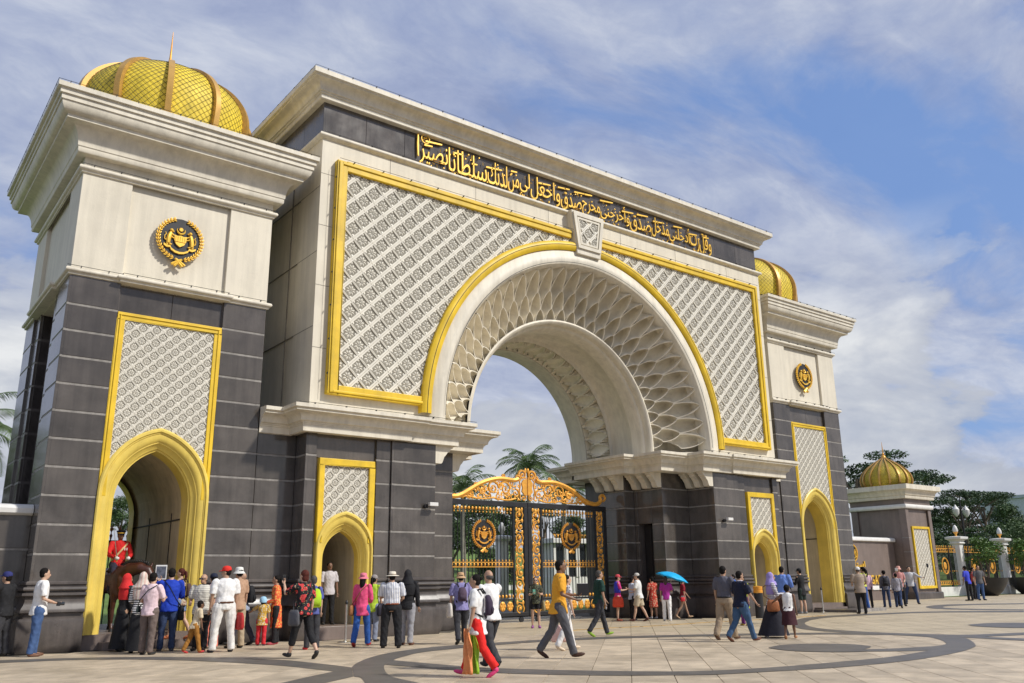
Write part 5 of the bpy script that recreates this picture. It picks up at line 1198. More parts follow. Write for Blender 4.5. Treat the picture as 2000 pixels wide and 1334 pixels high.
# ------------------------------------------------------------------ PEOPLE
SK = {}
def skin(t):
    c = {'l':(0.56,0.355,0.245),'m':(0.43,0.255,0.165),'d':(0.20,0.105,0.062),'k':(0.10,0.052,0.032)}[t]
    if t not in SK: SK[t] = pmat('skin_'+{'l':'light','m':'tan','d':'brown','k':'deep'}[t], c, 0.5, var=0.06, scale=20, coord='obj', subs=0.06)
    return SK[t]
CL = {}
def cloth(col, pat=None, col2=None, ps=1.0, rough=0.8):
    k = (col, pat, col2, ps)
    if k not in CL: CL[k] = pmat('fabric', col, rough, var=0.10, scale=9, bump=0.5, bscale=16, spec=0.25, pattern=pat, col2=col2, pscale=ps, coord='obj')
    return CL[k]
hairk = pmat('black_hair', (0.012,0.010,0.009), 0.75, spec=0.12, var=0.3, scale=30, bump=0.5, bscale=70); hairr = pmat('reddish_hair', (0.085,0.022,0.016), 0.7, spec=0.15, var=0.3, scale=30, bump=0.5, bscale=70); hairg = pmat('grey_hair', (0.085,0.078,0.072), 0.8, spec=0.15, var=0.3, scale=30)
eyem = pmat('eye_dark', (0.01,0.008,0.007), 0.2); lipm = pmat('lips', (0.33,0.10,0.08), 0.5)
def remesh(b, vox, mats, name, smooth=3):
    me = b.mesh('tmp', mats, weld=False); bm = bmesh.new(); bm.from_mesh(me); bmesh.ops.recalc_face_normals(bm, faces=bm.faces); bm.to_mesh(me); bm.free()
    o = bpy.data.objects.new('tmp', me)
    r = o.modifiers.new('r', 'REMESH'); r.mode = 'VOXEL'; r.voxel_size = vox; r.use_smooth_shade = True
    s = o.modifiers.new('s', 'SMOOTH'); s.iterations = smooth; s.factor = 0.5
    m2 = baked(o); bpy.data.meshes.remove(me)
    m2.name = name; m2.materials.clear(); m2.materials.append(mats if not isinstance(mats, list) else mats[0])
    if name in ('shirt','trousers') and vox < 0.017:
        n = len(m2.vertices); co = np.empty(n*3, np.float32); m2.vertices.foreach_get('co', co); co = co.reshape(-1,3); no = np.array([v.normal[:] for v in m2.vertices], np.float32) if n else co
        x, y, z = co.T; ph = random.uniform(0, 6.28)
        f = np.sin(31*x+13*z+ph+2*np.sin(17*y+5*z))*np.sin(19*z+23*y+1.7*np.sin(21*x+ph))+0.6*np.sin(58*x-37*z+3*np.sin(24*y)+ph)*np.sin(47*y+29*z)
        co += no*(0.0052*f+0.0062)[:,None]; m2.vertices.foreach_set('co', co.ravel())
    m2.polygons.foreach_set('use_smooth', [True]*len(m2.polygons)); return m2
def cap_tube(b, pts, rs, n=10, round_end=True):
    b.tube(pts, rs, n)
    if round_end: b.ell(pts[0], (rs[0],)*3, 8, 6); b.ell(pts[-1], (rs[-1],)*3, 8, 6)
    for p, r in list(zip(pts, rs))[1:-1]: b.ell(p, (r*1.0,)*3, 8, 6)
def loft(b, rows, n=16):
    """rows: (cx, cy, z, rx, ry)"""
    R = [[(cx+rx*cos(2*pi*k/n), cy+ry*sin(2*pi*k/n), z) for k in range(n)] for cx, cy, z, rx, ry in rows]
    b.grid(R, closed_u=True); b.add(R[0], [tuple(range(n))[::-1]]); b.add(R[-1], [tuple(range(n))])
ARM = {'hang':(3,6,12,3),'swing_f':(24,6,38,2),'swing_b':(-22,8,-12,6),'hold':(18,8,98,-24),'phone_up':(62,14,138,-16),'cam_eye':(48,20,142,-20),'bent':(2,7,72,-18),'point':(70,-4,84,-6),'up_side':(40,52,120,30),'out':(38,46,62,40),'hip':(-10,32,30,-35),'reins':(22,14,72,-24),'carry':(10,14,108,-22),'book':(16,8,80,0),'selfie':(62,22,74,26),'tray':(30,10,70,-10)}
LEG = {'stand':((2,2,0),(-2,3,0)),'stand2':((5,6,0),(-4,2,0)),'wide':((3,4,0),(-3,4,0)),'walk_l':((19,3,8),(-15,20,-34)),'walk_r':((-15,20,-34),(19,3,8)),'step_l':((15,4,4),(-13,14,-22)),'step_r':((-13,14,-22),(15,4,4)),'sit':((62,62,0),(62,62,0))}
def person(key, label, sex='m', sk='l', legs='stand', al='hang', ar='hang', lean=2, build=1.0, top=None, sleeve='short', hem=0.47, bottom=None, blen=0.05, btype='trousers', hair='short', hairm=None, hat=None, shoes=(0.03,0.03,0.03), head_turn=0, head_pitch=0, pos=None, group='visitors on the plaza', wide=0.0, collar=None, belt=None, glasses=False, flare=1.0, extra=None, hood=None, tuck=False, hipz=None, gloves=None):
    x0, y0, z0, H, yaw = pos or PP[key]
    P = thing('person', (x0,y0,z0), label, 'person', group, rz=-rad(yaw))
    if sex == 'c': hs = 1.28
    else: hs = 1.0
    bw = build*(0.93 if sex == 'f' else 1.0)
    dist = sqrt((x0+19.6)**2+(y0+21)**2); vox = 0.0125 if dist < 21 else 0.015 if dist < 30 else 0.019; vox *= H/1.7
    Vx = lambda *a: Vector(a)
    hipz0 = 0.52*H; hx = 0.055*H*(1+wide)
    LG = []; mn = 1e9
    for s, (t, k, fp) in zip((-1,1), LEG[legs]):
        t, k, fp = rad(t), rad(k), rad(fp); ab = rad(3+wide*30) if legs != 'sit' else rad(30)
        h = Vx(s*hx, 0, hipz0); d = Vx(s*sin(ab)*cos(t)*0.6, sin(t), -cos(t)); kn = h+d.normalized()*0.245*H
        d2 = Vx(s*sin(ab)*0.3, sin(t-k), -cos(t-k)); an = kn+d2.normalized()*0.235*H
        fd = Vx(s*0.12, cos(fp), sin(fp)).normalized(); LG.append((h,kn,an,fd)); toe = an+fd*0.105*H+Vx(0,0,-0.035*H)*cos(fp); heel = an-fd*0.03*H+Vx(0,0,-0.042*H)
        mn = min(mn, toe.z-0.0, heel.z)
    dz = -mn if hipz is None else hipz-hipz0
    LG = [(h+Vx(0,0,dz),k+Vx(0,0,dz),a+Vx(0,0,dz),f) for h,k,a,f in LG]; hz = hipz0+dz
    la = rad(lean)
    def U(x, y, z): z_ = z*H-0.52*H; return Vx(x*H, y*H*1.0+z_*sin(la), hz+z_*cos(la))
    sw = 0.112*bw if sex != 'c' else 0.115
    arms = []
    for s, nm in ((-1,al),(1,ar)):
        f, a, f2, a2 = [rad(v) for v in (ARM[nm] if isinstance(nm, str) else nm)]
        S = U(s*sw, 0, 0.808); E_ = S+Vx(s*sin(a)*cos(0), sin(f)*cos(a), -cos(f)*cos(a)).normalized()*0.168*H
        d2 = Vx(s*sin(a2), sin(f2)*cos(a2), -cos(f2)*cos(a2)).normalized(); Wr = E_+d2*0.145*H; arms.append((S,E_,Wr,d2,s))
    # ---- body
    b = B()
    for h, k, a, fd in LG:
        cap_tube(b, [h, h.lerp(k,0.5)+Vx(0,0.006*H,0), k, k.lerp(a,0.35)-Vx(0,0.008*H,0), a], [0.052*H*bw,0.045*H*bw,0.030*H,0.031*H,0.019*H])
        b.ell(a+fd*0.04*H+Vx(0,0,-0.022*H), (0.025*H,0.062*H,0.020*H), 10, 6, Matrix.Rotation(-fd.x,3,'Z')@Matrix.Rotation(math.asin(max(-1,min(1,fd.z))),3,'X'))
    c = lambda z, rx, ry, dy=0: (*U(0,dy,z)[:2], U(0,dy,z).z, rx*H*bw, ry*H*bw)
    loft(b, [c(.47,.06,.05),c(.50,.085,.062),c(.56,.083,.062),c(.63,.070,.055),c(.72,.086,.062),c(.79,.090,.058),c(.83,.060,.045),c(.85,.03,.03)])
    hc = U(0,0.012,0.925); ht = Matrix.Rotation(-rad(head_turn),3,'Z')@Matrix.Rotation(rad(head_pitch),3,'X')
    nk = U(0,0,0.80); b.tube([nk, hc+Vx(0,-0.008*H,-0.02*H)], [0.036*H,0.030*H], 10)
    hh = H*hs*(0.93 if hs > 1 else 1)
    def Hd(x, y, z): return hc+ht@Vx(x*hh,y*hh,z*hh)
    b.ell(Hd(0,-0.004,0.012), (0.043*hh,0.054*hh,0.056*hh), 14, 10, ht); b.ell(Hd(0,0.014,-0.028), (0.032*hh,0.036*hh,0.036*hh), 12, 8, ht)
    b.ell(Hd(0,0.054,-0.010), (0.0075*hh,0.012*hh,0.015*hh), 8, 6, ht)
    for s in (-1,1): b.ell(Hd(s*0.044,-0.006,-0.004), (0.007*hh,0.011*hh,0.017*hh), 8, 6, ht)
    for S, E_, Wr, d2, s in arms:
        cap_tube(b, [S, S.lerp(E_,0.5), E_, E_.lerp(Wr,0.4), Wr], [0.030*H*bw,0.027*H*bw,0.021*H,0.020*H,0.014*H])
        b.ell(Wr+d2*0.026*H, (0.014*H,0.014*H,0.028*H), 8, 6, d2.to_track_quat('Z','Y').to_matrix())
    sm = skin(sk); me = remesh(b, vox, sm, 'body')
    hb = B(); k_ = 0
    for S, E_, Wr, d2, s in arms:
        q = d2.to_track_quat('Z','Y').to_matrix(); holding = (al if s < 0 else ar) not in ('hang','swing_f','swing_b','point')
        for i in range(4):
            o = (i-1.5)*0.0085*H; L = (0.036,0.042,0.040,0.031)[i]*H; cu = 0.9 if holding else 0.32
            p0 = Wr+q@Vx(o,0,0.040*H); p1 = p0+q@Vx(o*0.1, -s*0+0.25*L*cu, L*0.55); p2 = p1+q@Vx(0, L*0.55*cu, L*0.42*(1-cu*0.6)); hb.tube([p0,p1,p2], [0.0046*H,0.0043*H,0.0034*H], 5)
        p0 = Wr+q@Vx(-s*0.010*H,0,0.014*H); hb.tube([p0, p0+q@Vx(-s*0.014*H,0.008*H,0.018*H), p0+q@Vx(-s*0.010*H,0.016*H,0.034*H)], [0.0055*H,0.005*H,0.004*H], 5)
    hm = hb.mesh('h', sm, smooth='all', weld=False); bm = bmesh.new(); bm.from_mesh(me); bm.from_mesh(hm); bm.to_mesh(me); bm.free(); bpy.data.meshes.remove(hm)
    body = link('body', me, P)
    f = B()
    for s in (-1,1): f.ell(Hd(s*0.017,0.0485,0.006), (0.0062*hh,0.003*hh,0.0032*hh), 6, 4, ht); f.ell(Hd(s*0.017,0.0495,0.017), (0.010*hh,0.003*hh,0.0018*hh), 6, 4, ht)
    f.build('eyes', eyem, P, weld=False)
    B().ell(Hd(0,0.0475,-0.0335), (0.012*hh,0.003*hh,0.0034*hh), 8, 4, ht).build('mouth', lipm, P)
    if glasses:
        g = B()
        for s in (-1,1): g.ell(Hd(s*0.019,0.054,0.005), (0.016*hh,0.004*hh,0.012*hh), 8, 6, ht)
        g.tube([Hd(-0.045,0.0,0.008),Hd(-0.034,0.05,0.008),Hd(0.034,0.05,0.008),Hd(0.045,0.0,0.008)], 0.003*H, 4); g.build('sunglasses', glassd, P)
    # ---- shoes
    for h, k, a, fd in LG:
        sh = B(); R_ = Matrix.Rotation(-atan2(fd.x, max(0.01,sqrt(fd.y*fd.y))),3,'Z')@Matrix.Rotation(math.asin(max(-1,min(1,fd.z))),3,'X')
        sh.ell(a+fd*0.045*H+Vx(0,0,-0.026*H), (0.030*H,0.074*H,0.022*H), 12, 6, R_); sh.ell(a+fd*0.004*H+Vx(0,0,-0.012*H), (0.027*H,0.034*H,0.030*H), 10, 6, R_)
        sh.build('shoe', cloth(shoes, rough=0.5), P, smooth='all', weld=False)
    # ---- lower garment
    if bottom:
        t = B()
        if btype == 'trousers':
            loft(t, [c(.485,.072,.062),c(.50,.091,.068),c(.55,.090,.067),c(.60,.080,.061)] if not tuck else [c(.485,.075,.066),c(.50,.096,.073),c(.55,.094,.070),c(.60,.083,.064)])
            for h, k, a, fd in LG:
                kk = k; full = [h+Vx(0,0,-0.005), h.lerp(k,0.5), k]; rs = [0.060*H*bw,0.052*H*bw,0.040*H*flare]
                zc = blen
                if blen < 0.2: full += [k.lerp(a,0.5), k.lerp(a,0.5+ (0.5-(blen-0.05)*4 if blen > 0.05 else 0.55))]; rs += [0.037*H*flare,0.036*H*flare]
                else:
                    tt = max(0.1, min(1, (0.52-blen)/0.245)); full = [h+Vx(0,0,-0.005), h.lerp(k,tt*0.5), h.lerp(k,tt)]; rs = [0.062*H*bw,0.058*H*bw,0.052*H*bw*flare]
                t.tube(full, rs, 12); t.ell(h, (0.060*H*bw,)*3, 8, 6)
                for p_, r_ in list(zip(full, rs))[1:-1]: t.ell(p_, (r_,)*3, 10, 6)
            link('trousers' if blen < 0.2 else 'shorts', remesh(t, vox, bottom, 'trousers', 2), P)
        else:
            m = (LG[0][2]+LG[1][2])*0.5; spread = (LG[0][2]-LG[1][2]).length*0.5; rows = []
            for i in range(9):
                q = i/8; z = hz+0.09*H-(0.09*H+hz-blen*H)*q; y = m.y*q*min(1,(hz-z)/(hz+0.001)) if z < hz else 0
                rows.append((0, y*0.9, z, (0.078+0.035*min(1,q*3))*H*bw+flare*0.03*H*q, (0.06+0.02*min(1,q*3))*H*bw+spread*0.75*max(0,q-0.15)*(1-blen)+flare*0.02*H*q))
            n = 28; RR = []
            for cx_, cy_, z, rx, ry in rows: RR.append([(cx_+rx*cos(2*pi*k/n)*(1+0.05*sin(k*7*2*pi/n)*max(0,(hz-z)/hz)), cy_+ry*sin(2*pi*k/n)*(1+0.05*cos(k*5*2*pi/n)*max(0,(hz-z)/hz)), z) for k in range(n)])
            t.grid(RR, closed_u=True); link('skirt', t.mesh('skirt', bottom, smooth='all'), P)
    # ---- upper garment
    if top:
        t = B(); g = 0.008*H
        wk = 0.016 if legs.startswith(('walk','step')) else 0.004
        hem = max(hem, 0.49) if (legs.startswith('walk') and hem > .45 and not tuck) else hem
        rows = [c(hem,.101+.02*max(0,.47-hem)*4,.080+wk+.02*max(0,.47-hem)*5),c(.53,.100,.077+wk*.4),c(.58,.087,.067),c(.64,.084,.064),c(.72,.095,.070),c(.785,.098,.065),c(.825,.078,.054),c(.852,.040,.040)]
        if tuck: rows[0] = c(.565,.090,.068); rows.pop(1); rows[1] = c(.60,.089,.069)
        if hem < .44: rows = [c(hem,.105*flare,.088*flare), c((hem+.5)/2,.103,.080)]+rows[1:]
        if wide > 0.01 or build > 1.1: pass
        loft(t, [(a_,b_+0.004,z_,rx+g*0.4,ry+g*0.5) for a_,b_,z_,rx,ry in rows], 20)
        for S, E_, Wr, d2, s in arms:
            if sleeve == 'none': continue
            if sleeve == 'short': pts = [S-Vx(s*0.01*H,0,-0.004*H), S.lerp(E_,0.35), S.lerp(E_,0.80)]; rs = [0.035*H*bw,0.036*H*bw,0.036*H*bw]
            else: pts = [S-Vx(s*0.01*H,0,-0.004*H), S.lerp(E_,0.5), E_, E_.lerp(Wr,0.5), E_.lerp(Wr,0.95)]; rs = [0.036*H*bw,0.034*H*bw,0.029*H*bw,0.026*H,0.022*H]
            t.tube(pts, rs, 12); t.ell(pts[0], (rs[0],)*3, 10, 6)
            for p_, r_ in list(zip(pts, rs))[1:-1]: t.ell(p_, (r_,)*3, 10, 6)
        link('shirt' if hem > .4 else 'dress', remesh(t, vox, top, 'shirt', 2), P)
        if collar:
            k = B(); loft(k, [c(.835,.058,.050),c(.862,.038,.038)]); k.build('collar', collar, P, smooth='all')
        if belt:
            k = B(); loft(k, [c(.562,.0965,.0755),c(.582,.0935,.0735)], 20); k.build('belt', belt, P, smooth='all')
    # ---- hair, hats, hoods
    hm_ = hairm or hairk; hq = B()
    def hel(x,y,z,rx,ry,rz): hq.ell(Hd(x,y,z), (rx*hh,ry*hh,rz*hh), 14, 10, ht)
    if hair in ('short','long','bob','bun','pony','curly'):
        hel(0,-0.014,0.022,0.0475,0.052,0.054); hel(0,-0.024,-0.004,0.043,0.038,0.042)
        if hair == 'curly': [hel(0.036*cos(a)*cos(e),-0.014+0.044*sin(a)*cos(e),0.02+0.042*sin(e),0.022,0.022,0.022) for a in [k*0.7+2.2 for k in range(8)] for e in (0,0.8)]
        if hair == 'bob': hel(0,-0.026,-0.022,0.047,0.034,0.048)
        if hair == 'long': hq.tube([Hd(0,-0.03,0), Hd(0,-0.045,-0.06), Hd(0,-0.05,-0.12), Hd(0,-0.048,-0.17)], [0.045*H,0.042*H,0.036*H,0.018*H], 10)
        if hair == 'bun': hel(0,-0.062,0.03,0.022,0.02,0.022)
        if hair == 'pony': hq.tube([Hd(0,-0.055,0.03), Hd(0,-0.08,0.015), Hd(0,-0.085,-0.05), Hd(0,-0.07,-0.11)], [0.012*H,0.020*H,0.022*H,0.008*H], 8)
        hq.build('hair', hm_, P, smooth='all', weld=False)
    elif hair == 'thin': hel(0,-0.022,-0.004,0.0455,0.040,0.030); hq.build('hair', hairg, P, smooth='all', weld=False)
    if hat:
        kind, hmtl = hat[0], hat[1]; q = B(); axis = ht
        def lz(prof, y=0): 
            n = 20; rows = [[tuple(Hd(r*cos(2*pi*k/n), y+r*1.15*sin(2*pi*k/n), z)) for k in range(n)] for r, z in prof]; q.grid(rows, closed_u=True)
        if kind == 'cap':
            lz([(0.050,0.016),(0.0515,0.030),(0.048,0.052),(0.036,0.070),(0.015,0.078),(0.001,0.079)], -0.006)
            v = [Hd(0.042*cos(a), 0.030+0.062*sin(a), 0.020-0.01*sin(a)) for a in [pi*k/10 for k in range(11)]]; w = [p+ht@Vx(0,0,0.006*hh) for p in v]; q.grid([v,w]); q.add(v, [tuple(range(11))]); q.add(w, [tuple(range(11))])
        elif kind == 'bucket': lz([(0.076,-0.006),(0.066,0.010),(0.052,0.026),(0.050,0.05),(0.044,0.072),(0.02,0.079),(0.001,0.080)], -0.004)
        elif kind == 'straw': lz([(0.094,0.014),(0.090,0.019),(0.054,0.026),(0.052,0.032),(0.047,0.068),(0.030,0.076),(0.001,0.074)], -0.004)
        elif kind == 'peaked':
            lz([(0.047,0.016),(0.0475,0.036),(0.066,0.060),(0.064,0.068),(0.03,0.076),(0.001,0.078)], -0.002)
            v = [Hd(0.040*cos(a), 0.034+0.034*sin(a), 0.018-0.012*sin(a)) for a in [pi*k/8 for k in range(9)]]; q.add(v, [tuple(range(9))])
        elif kind == 'frill': lz([(0.062,-0.03),(0.066,-0.005),(0.063,0.03),(0.052,0.058),(0.03,0.074),(0.001,0.078)], -0.012)
        q.build('hat', hmtl, P, smooth='all')
        if len(hat) > 2:
            q = B(); n = 20; rows = [[tuple(Hd(r*cos(2*pi*k/n), -0.004+r*1.15*sin(2*pi*k/n), z)) for k in range(n)] for r, z in ((0.0545,0.028),(0.0535,0.040))]; q.grid(rows, closed_u=True); q.build('hat_band', hat[2], P, smooth='all')
    if hood:
        q = B(); R_ = ht; n = 22; rows = []
        for i in range(13):
            z = 0.082-i*0.0145*1.15; t_ = i/12
            w_ = 0.053*sqrt(max(0.0, 1-((z-0.012)/0.072)**2)) if i < 6 else 0.053+0.075*((i-5)/7)**1.5
            d_ = w_*1.25 if i < 6 else 0.060+0.035*((i-5)/7)
            row = []
            for k in range(n):
                a = 2*pi*k/n; yy = d_*sin(a); xx = w_*cos(a)
                if 0 < i < 9 and sin(a) > 0.55: yy *= 0.72          # face opening set back
                row.append(tuple(Hd(xx, yy-0.016, z)))
            rows.append(row)
        q.grid(rows, closed_u=True); q.add(rows[0], [tuple(range(n))])
        loft(q, [c(.66,.10,.085),c(.74,.125,.088),c(.80,.128,.080),c(.845,.085,.066),c(.87,.05,.05)], 20)
        q.build('headscarf', hood, P, smooth='all', weld=False)
    M = Matrix.Translation((x0,y0,z0))@Matrix.Rotation(-rad(yaw),4,'Z')
    return dict(P=P, M=M, H=H, L=M@(arms[0][2]+arms[0][3]*0.05*H), R=M@(arms[1][2]+arms[1][3]*0.05*H), chest=M@U(0,0.08,0.72), back=M@U(0,-0.09,0.70), hipR=M@U(0.125,0,0.52), hipL=M@U(-0.125,0,0.52), head=M@hc, yaw=-rad(yaw), U=lambda x,y,z: M@U(x,y,z))
# ---- carried things
def at_(name, loc, rz, label, cat, group=None): return thing(name, tuple(loc), label, cat, group, rz=rz)
def backpack(d, col, label, s=1.0, y=-0.115):
    t = at_('backpack', d['U'](0,y,0.69), d['yaw'], label, 'backpack'); b = B(); loft(b, [(0,0,-0.21*s,0.11*s,0.06*s),(0,-0.02,-0.17*s,0.14*s,0.085*s),(0,-0.02,0.06*s,0.135*s,0.08*s),(0,0,0.18*s,0.10*s,0.06*s),(0,0,0.21*s,0.05*s,0.03*s)], 14); b.build('bag_body', cloth(col), t, smooth='all')
    p = B(); loft(p, [(0,-0.09*s,-0.17*s,0.09*s,0.03*s),(0,-0.105*s,-0.08*s,0.10*s,0.03*s),(0,-0.09*s,-0.02*s,0.08*s,0.02*s)], 12); p.build('front_pocket', cloth(tuple(c*0.75 for c in col)), t, smooth='all')
    st = B(); 
    for s_ in (-1,1): st.tube([(s_*0.08,0.05,0.17),(s_*0.10,0.10,0.24),(s_*0.11,0.22,0.20),(s_*0.12,0.26,0.05),(s_*0.13,0.20,-0.10),(s_*0.12,0.05,-0.17)], 0.016, 5)
    st.build('straps', cloth((0.02,0.02,0.022)), t, smooth='all'); return t
def shoulder_bag(d, side, col, label, s=1.0, z=0.50, strap=True, cat='bag', name='shoulder_bag', fwd=-0.02, out=0.145):
    t = at_(name, d['U'](side*out,fwd,z), d['yaw'], label, cat); b = B(); loft(b, [(0,0,-0.15*s,0.045*s,0.13*s),(0,0,-0.11*s,0.062*s,0.155*s),(0,0,0.06*s,0.05*s,0.14*s),(0,0,0.12*s,0.025*s,0.11*s)], 14); b.build('bag_body', cloth(col, rough=0.5), t, smooth='all')
    if strap:
        H = d['H']; dx = -side*(out+0.075)*H; up = (0.835-z)*H
        st = B(); st.tube([(0,0.03,0.1*s),(dx*0.35,0.135*H*0.9,up*0.45),(dx*0.75,0.095*H,up*0.85),(dx,0.0,up),(dx*0.75,-0.10*H,up*0.8),(dx*0.35,-0.125*H*0.9,up*0.4),(0,-0.03,0.1*s)], 0.011, 5); st.build('strap', cloth(tuple(c*0.7 for c in col)), t, smooth='all')
    return t
def handheld(d, hand, name, label, cat, build):
    t = at_(name, d[hand], d['yaw'], label, cat); build(t); return t
def people():
    W = (0.78,0.77,0.75); K = (0.018,0.018,0.02); navy = (0.018,0.022,0.05); jean = cloth((0.06,0.11,0.24)); jeand = cloth((0.035,0.055,0.12)); black = cloth(K); char = cloth((0.045,0.045,0.05))
    white = cloth(W); grey = cloth((0.20,0.20,0.21))
    a = person('white_cam','man in white short-sleeved shirt and blue jeans holding a camera at his waist', legs='stand2', al='bent', ar='bent', top=white, bottom=jean, hem=0.46, shoes=(0.16,0.08,0.05), build=1.06, pos=(-16.05,-0.05,0,1.77,90))
    def cam_(t): bevel(B().box(-0.065,0.065,-0.03,0.03,-0.045,0.045).build('camera_body', blackm, t), 0.01); B().add(*_cyl_y(0,0.07,0,0.035,0.09)).build('lens', glassd, t)
    handheld(a,'R','photo_camera','black camera held by the man in white at the left edge','camera',cam_)
    a = person('blue_cap','man in black t-shirt and dark blue cap photographing with raised arms at the left edge', legs='wide', al='cam_eye', ar='cam_eye', top=black, bottom=char, hat=('cap',cloth((0.03,0.035,0.14))), build=1.22, sk='m', pos=(-16.62,0.35,0,1.70,-48), head_pitch=5)
    handheld(a,'L','photo_camera','small camera raised by the man in the dark blue cap','camera',lambda t: bevel(B().box(-0.05,0.05,-0.02,0.02,-0.035,0.035).build('camera_body', blackm, t), 0.008))
    person('red_hijab','woman in bright red headscarf and black robe beside the yellow arch', 'f', 'm', top=black, sleeve='long', bottom=black, btype='skirt', blen=0.04, hair=None, hood=cloth((0.62,0.03,0.03)), pos=(-14.35,0.0,0,1.64,74))
    a = person('cream_hijab','woman in long cream headscarf with black and white striped sleeves and black skirt', 'f', 'l', top=cloth(W,'stripe_h',K,22), sleeve='long', bottom=black, btype='skirt', blen=0.03, hair=None, hood=cloth((0.66,0.58,0.50),'stripe_v',(0.60,0.42,0.36),14), al='bent', ar='bent', pos=(-14.2,-0.75,0,1.66,24))
    def plastic(t): b = B(); loft(b, [(0,0,-0.30,0.06,0.04),(0,0,-0.26,0.11,0.08),(0,0,-0.12,0.10,0.07),(0,0,-0.03,0.05,0.03),(0,0,0.0,0.02,0.02)], 12); b.build('bag_body', pmat('translucent_plastic', (0.55,0.60,0.68), 0.25, var=0.3, scale=14, bump=0.8, bscale=25), t, smooth='all')
    handheld(a,'R','plastic_bag','pale blue-grey plastic bag held by the woman in the cream headscarf','bag',plastic); shoulder_bag(a,1,(0.10,0.035,0.02),'dark brown handbag at the hip of the woman in the cream headscarf',1.0,0.47,False)
    a = person('pink_shirt','man in pale pink polo and brown-grey trousers seen from behind at the yellow arch', top=cloth((0.72,0.55,0.58)), bottom=cloth((0.15,0.115,0.10)), al='bent', ar='hold', hem=0.47, build=1.02)
    shoulder_bag(a,-1,(0.02,0.03,0.03),'small dark pouch on the strap of the man in the pale pink polo',0.5,0.55)
    a = person('blue_jacket','person in royal blue hooded jacket and jeans holding up a white tablet', top=cloth((0.015,0.05,0.42)), sleeve='long', bottom=jeand, al='phone_up', ar='hold', build=1.12, shoes=(0.12,0.12,0.14))
    def tab(t):
        b = bevel(B().box(-0.12,0.12,-0.005,0.005,-0.02,0.30).build('tablet_case', whitem, t), 0.006); B().box(-0.10,0.10,-0.009,-0.0055,0.01,0.27).build('screen', pmat('tablet_screen', (0.10,0.11,0.14), 0.15, var=0.5, scale=12), t)
    handheld(a,'L','tablet','white-framed tablet held up by the person in royal blue','tablet',tab); shoulder_bag(a,1,K,'black shoulder bag of the person in the royal blue jacket',1.15,0.46)
    a = person('ponytail','woman with dark red ponytail and denim shorts on the arch step','f','l', top=cloth((0.45,0.38,0.28),'floral',(0.30,0.10,0.08),26), sleeve='none', bottom=cloth((0.16,0.22,0.36)), btype='trousers', blen=0.38, hair='pony', hairm=hairr, legs='step_l', pos=(-13.0,0.45,0.17,1.60,-52), al='bent', shoes=(0.55,0.18,0.08))
    backpack(a,(0.10,0.06,0.05),'small brown backpack of the woman with the dark red ponytail',0.7)
    a = person('sunglasses','man with sunglasses and checked off-white polo facing away from the yellow arch','m','m', top=cloth((0.70,0.68,0.60),'stripe_h',(0.45,0.43,0.38),26), bottom=black, hair='thin', glasses=True, collar=black, build=1.22, head_turn=20, al='hang', ar='bent')
    backpack(a,(0.02,0.02,0.022),'black backpack straps on the man with sunglasses',0.8)
    person('boy_green','small boy in cream and green t-shirt and brown trousers','c','d', top=cloth((0.62,0.52,0.36)), bottom=cloth((0.33,0.15,0.03)), legs='step_r', al='bent', ar='hang', shoes=(0.5,0.05,0.05), lean=12)
    person('dark_cap','woman in dark cap with coral trousers between the polo-shirted men','f','l', top=cloth((0.45,0.30,0.38)), bottom=cloth((0.72,0.22,0.16)), hat=('cap',cloth((0.02,0.025,0.05))), al='hang')
    a = person('red_cap','man in red cap, white polo and white trousers seen from behind','m','m', top=white, bottom=cloth((0.70,0.68,0.64)), hat=('cap',cloth((0.65,0.035,0.025))), hair='short', build=1.18, belt=cloth((0.10,0.04,0.02)), tuck=True, flare=1.15, wide=0.25, ar='hang', head_turn=-50, shoes=(0.03,0.03,0.04))
    shoulder_bag(a,1,(0.42,0.03,0.03),'dark red shopping bag beside the white trousers of the man in the red cap',1.3,0.36,False,out=0.19,name='shopping_bag')
    person('bucket_white','woman in white bucket hat and khaki trousers beside the bald man','f','m', top=cloth((0.45,0.28,0.18)), sleeve='short', bottom=cloth((0.42,0.33,0.22)), hat=('bucket',cloth((0.66,0.66,0.62))), pos=(-12.15,-1.0,0,1.76,-10))
    a = person('bald_backpack','bald man in grey-blue long-sleeved shirt and dark trousers facing left','m','m', top=cloth((0.32,0.36,0.46)), sleeve='long', bottom=cloth((0.05,0.05,0.075)), hair=None, legs='step_l', build=1.05)
    backpack(a,K,'black backpack on the bald man in the grey-blue shirt',0.95)
    person('toddler','toddler in frilly pale blue hat, mustard top and red leggings','c','m', top=cloth((0.60,0.36,0.05),'floral',(0.70,0.62,0.5),30), bottom=cloth((0.60,0.03,0.04)), hat=('frill',cloth((0.36,0.60,0.78))), hair='bob', al='out', hem=0.42, flare=1.1, legs='wide', shoes=(0.05,0.06,0.12))
    person('orange_dress','woman in orange and red embroidered tunic and black leggings facing left','f','m', top=cloth((0.72,0.10,0.04),'floral',(0.80,0.45,0.10),22), sleeve='long', hem=0.24, bottom=black, al='bent', ar='bent', hair='pony', shoes=(0.45,0.08,0.10))
    a = person('floral','woman with short auburn hair in red-flowered black blouse and black capri trousers','f','l', top=cloth(K,'floral',(0.60,0.06,0.06),11), bottom=black, blen=0.16, legs='walk_l', al='phone_up', ar='hang', hair='bob', hairm=hairr, build=1.10, head_turn=-10)
    handheld(a,'L','mobile_phone','dark phone held up by the woman in the red-flowered blouse','phone',lambda t: bevel(B().box(-0.04,0.04,-0.005,0.005,-0.02,0.12).build('phone_case', blackm, t), 0.004)); shoulder_bag(a,-1,(0.10,0.10,0.11),'grey handbag of the woman in the red-flowered blouse',1.1,0.47,True)
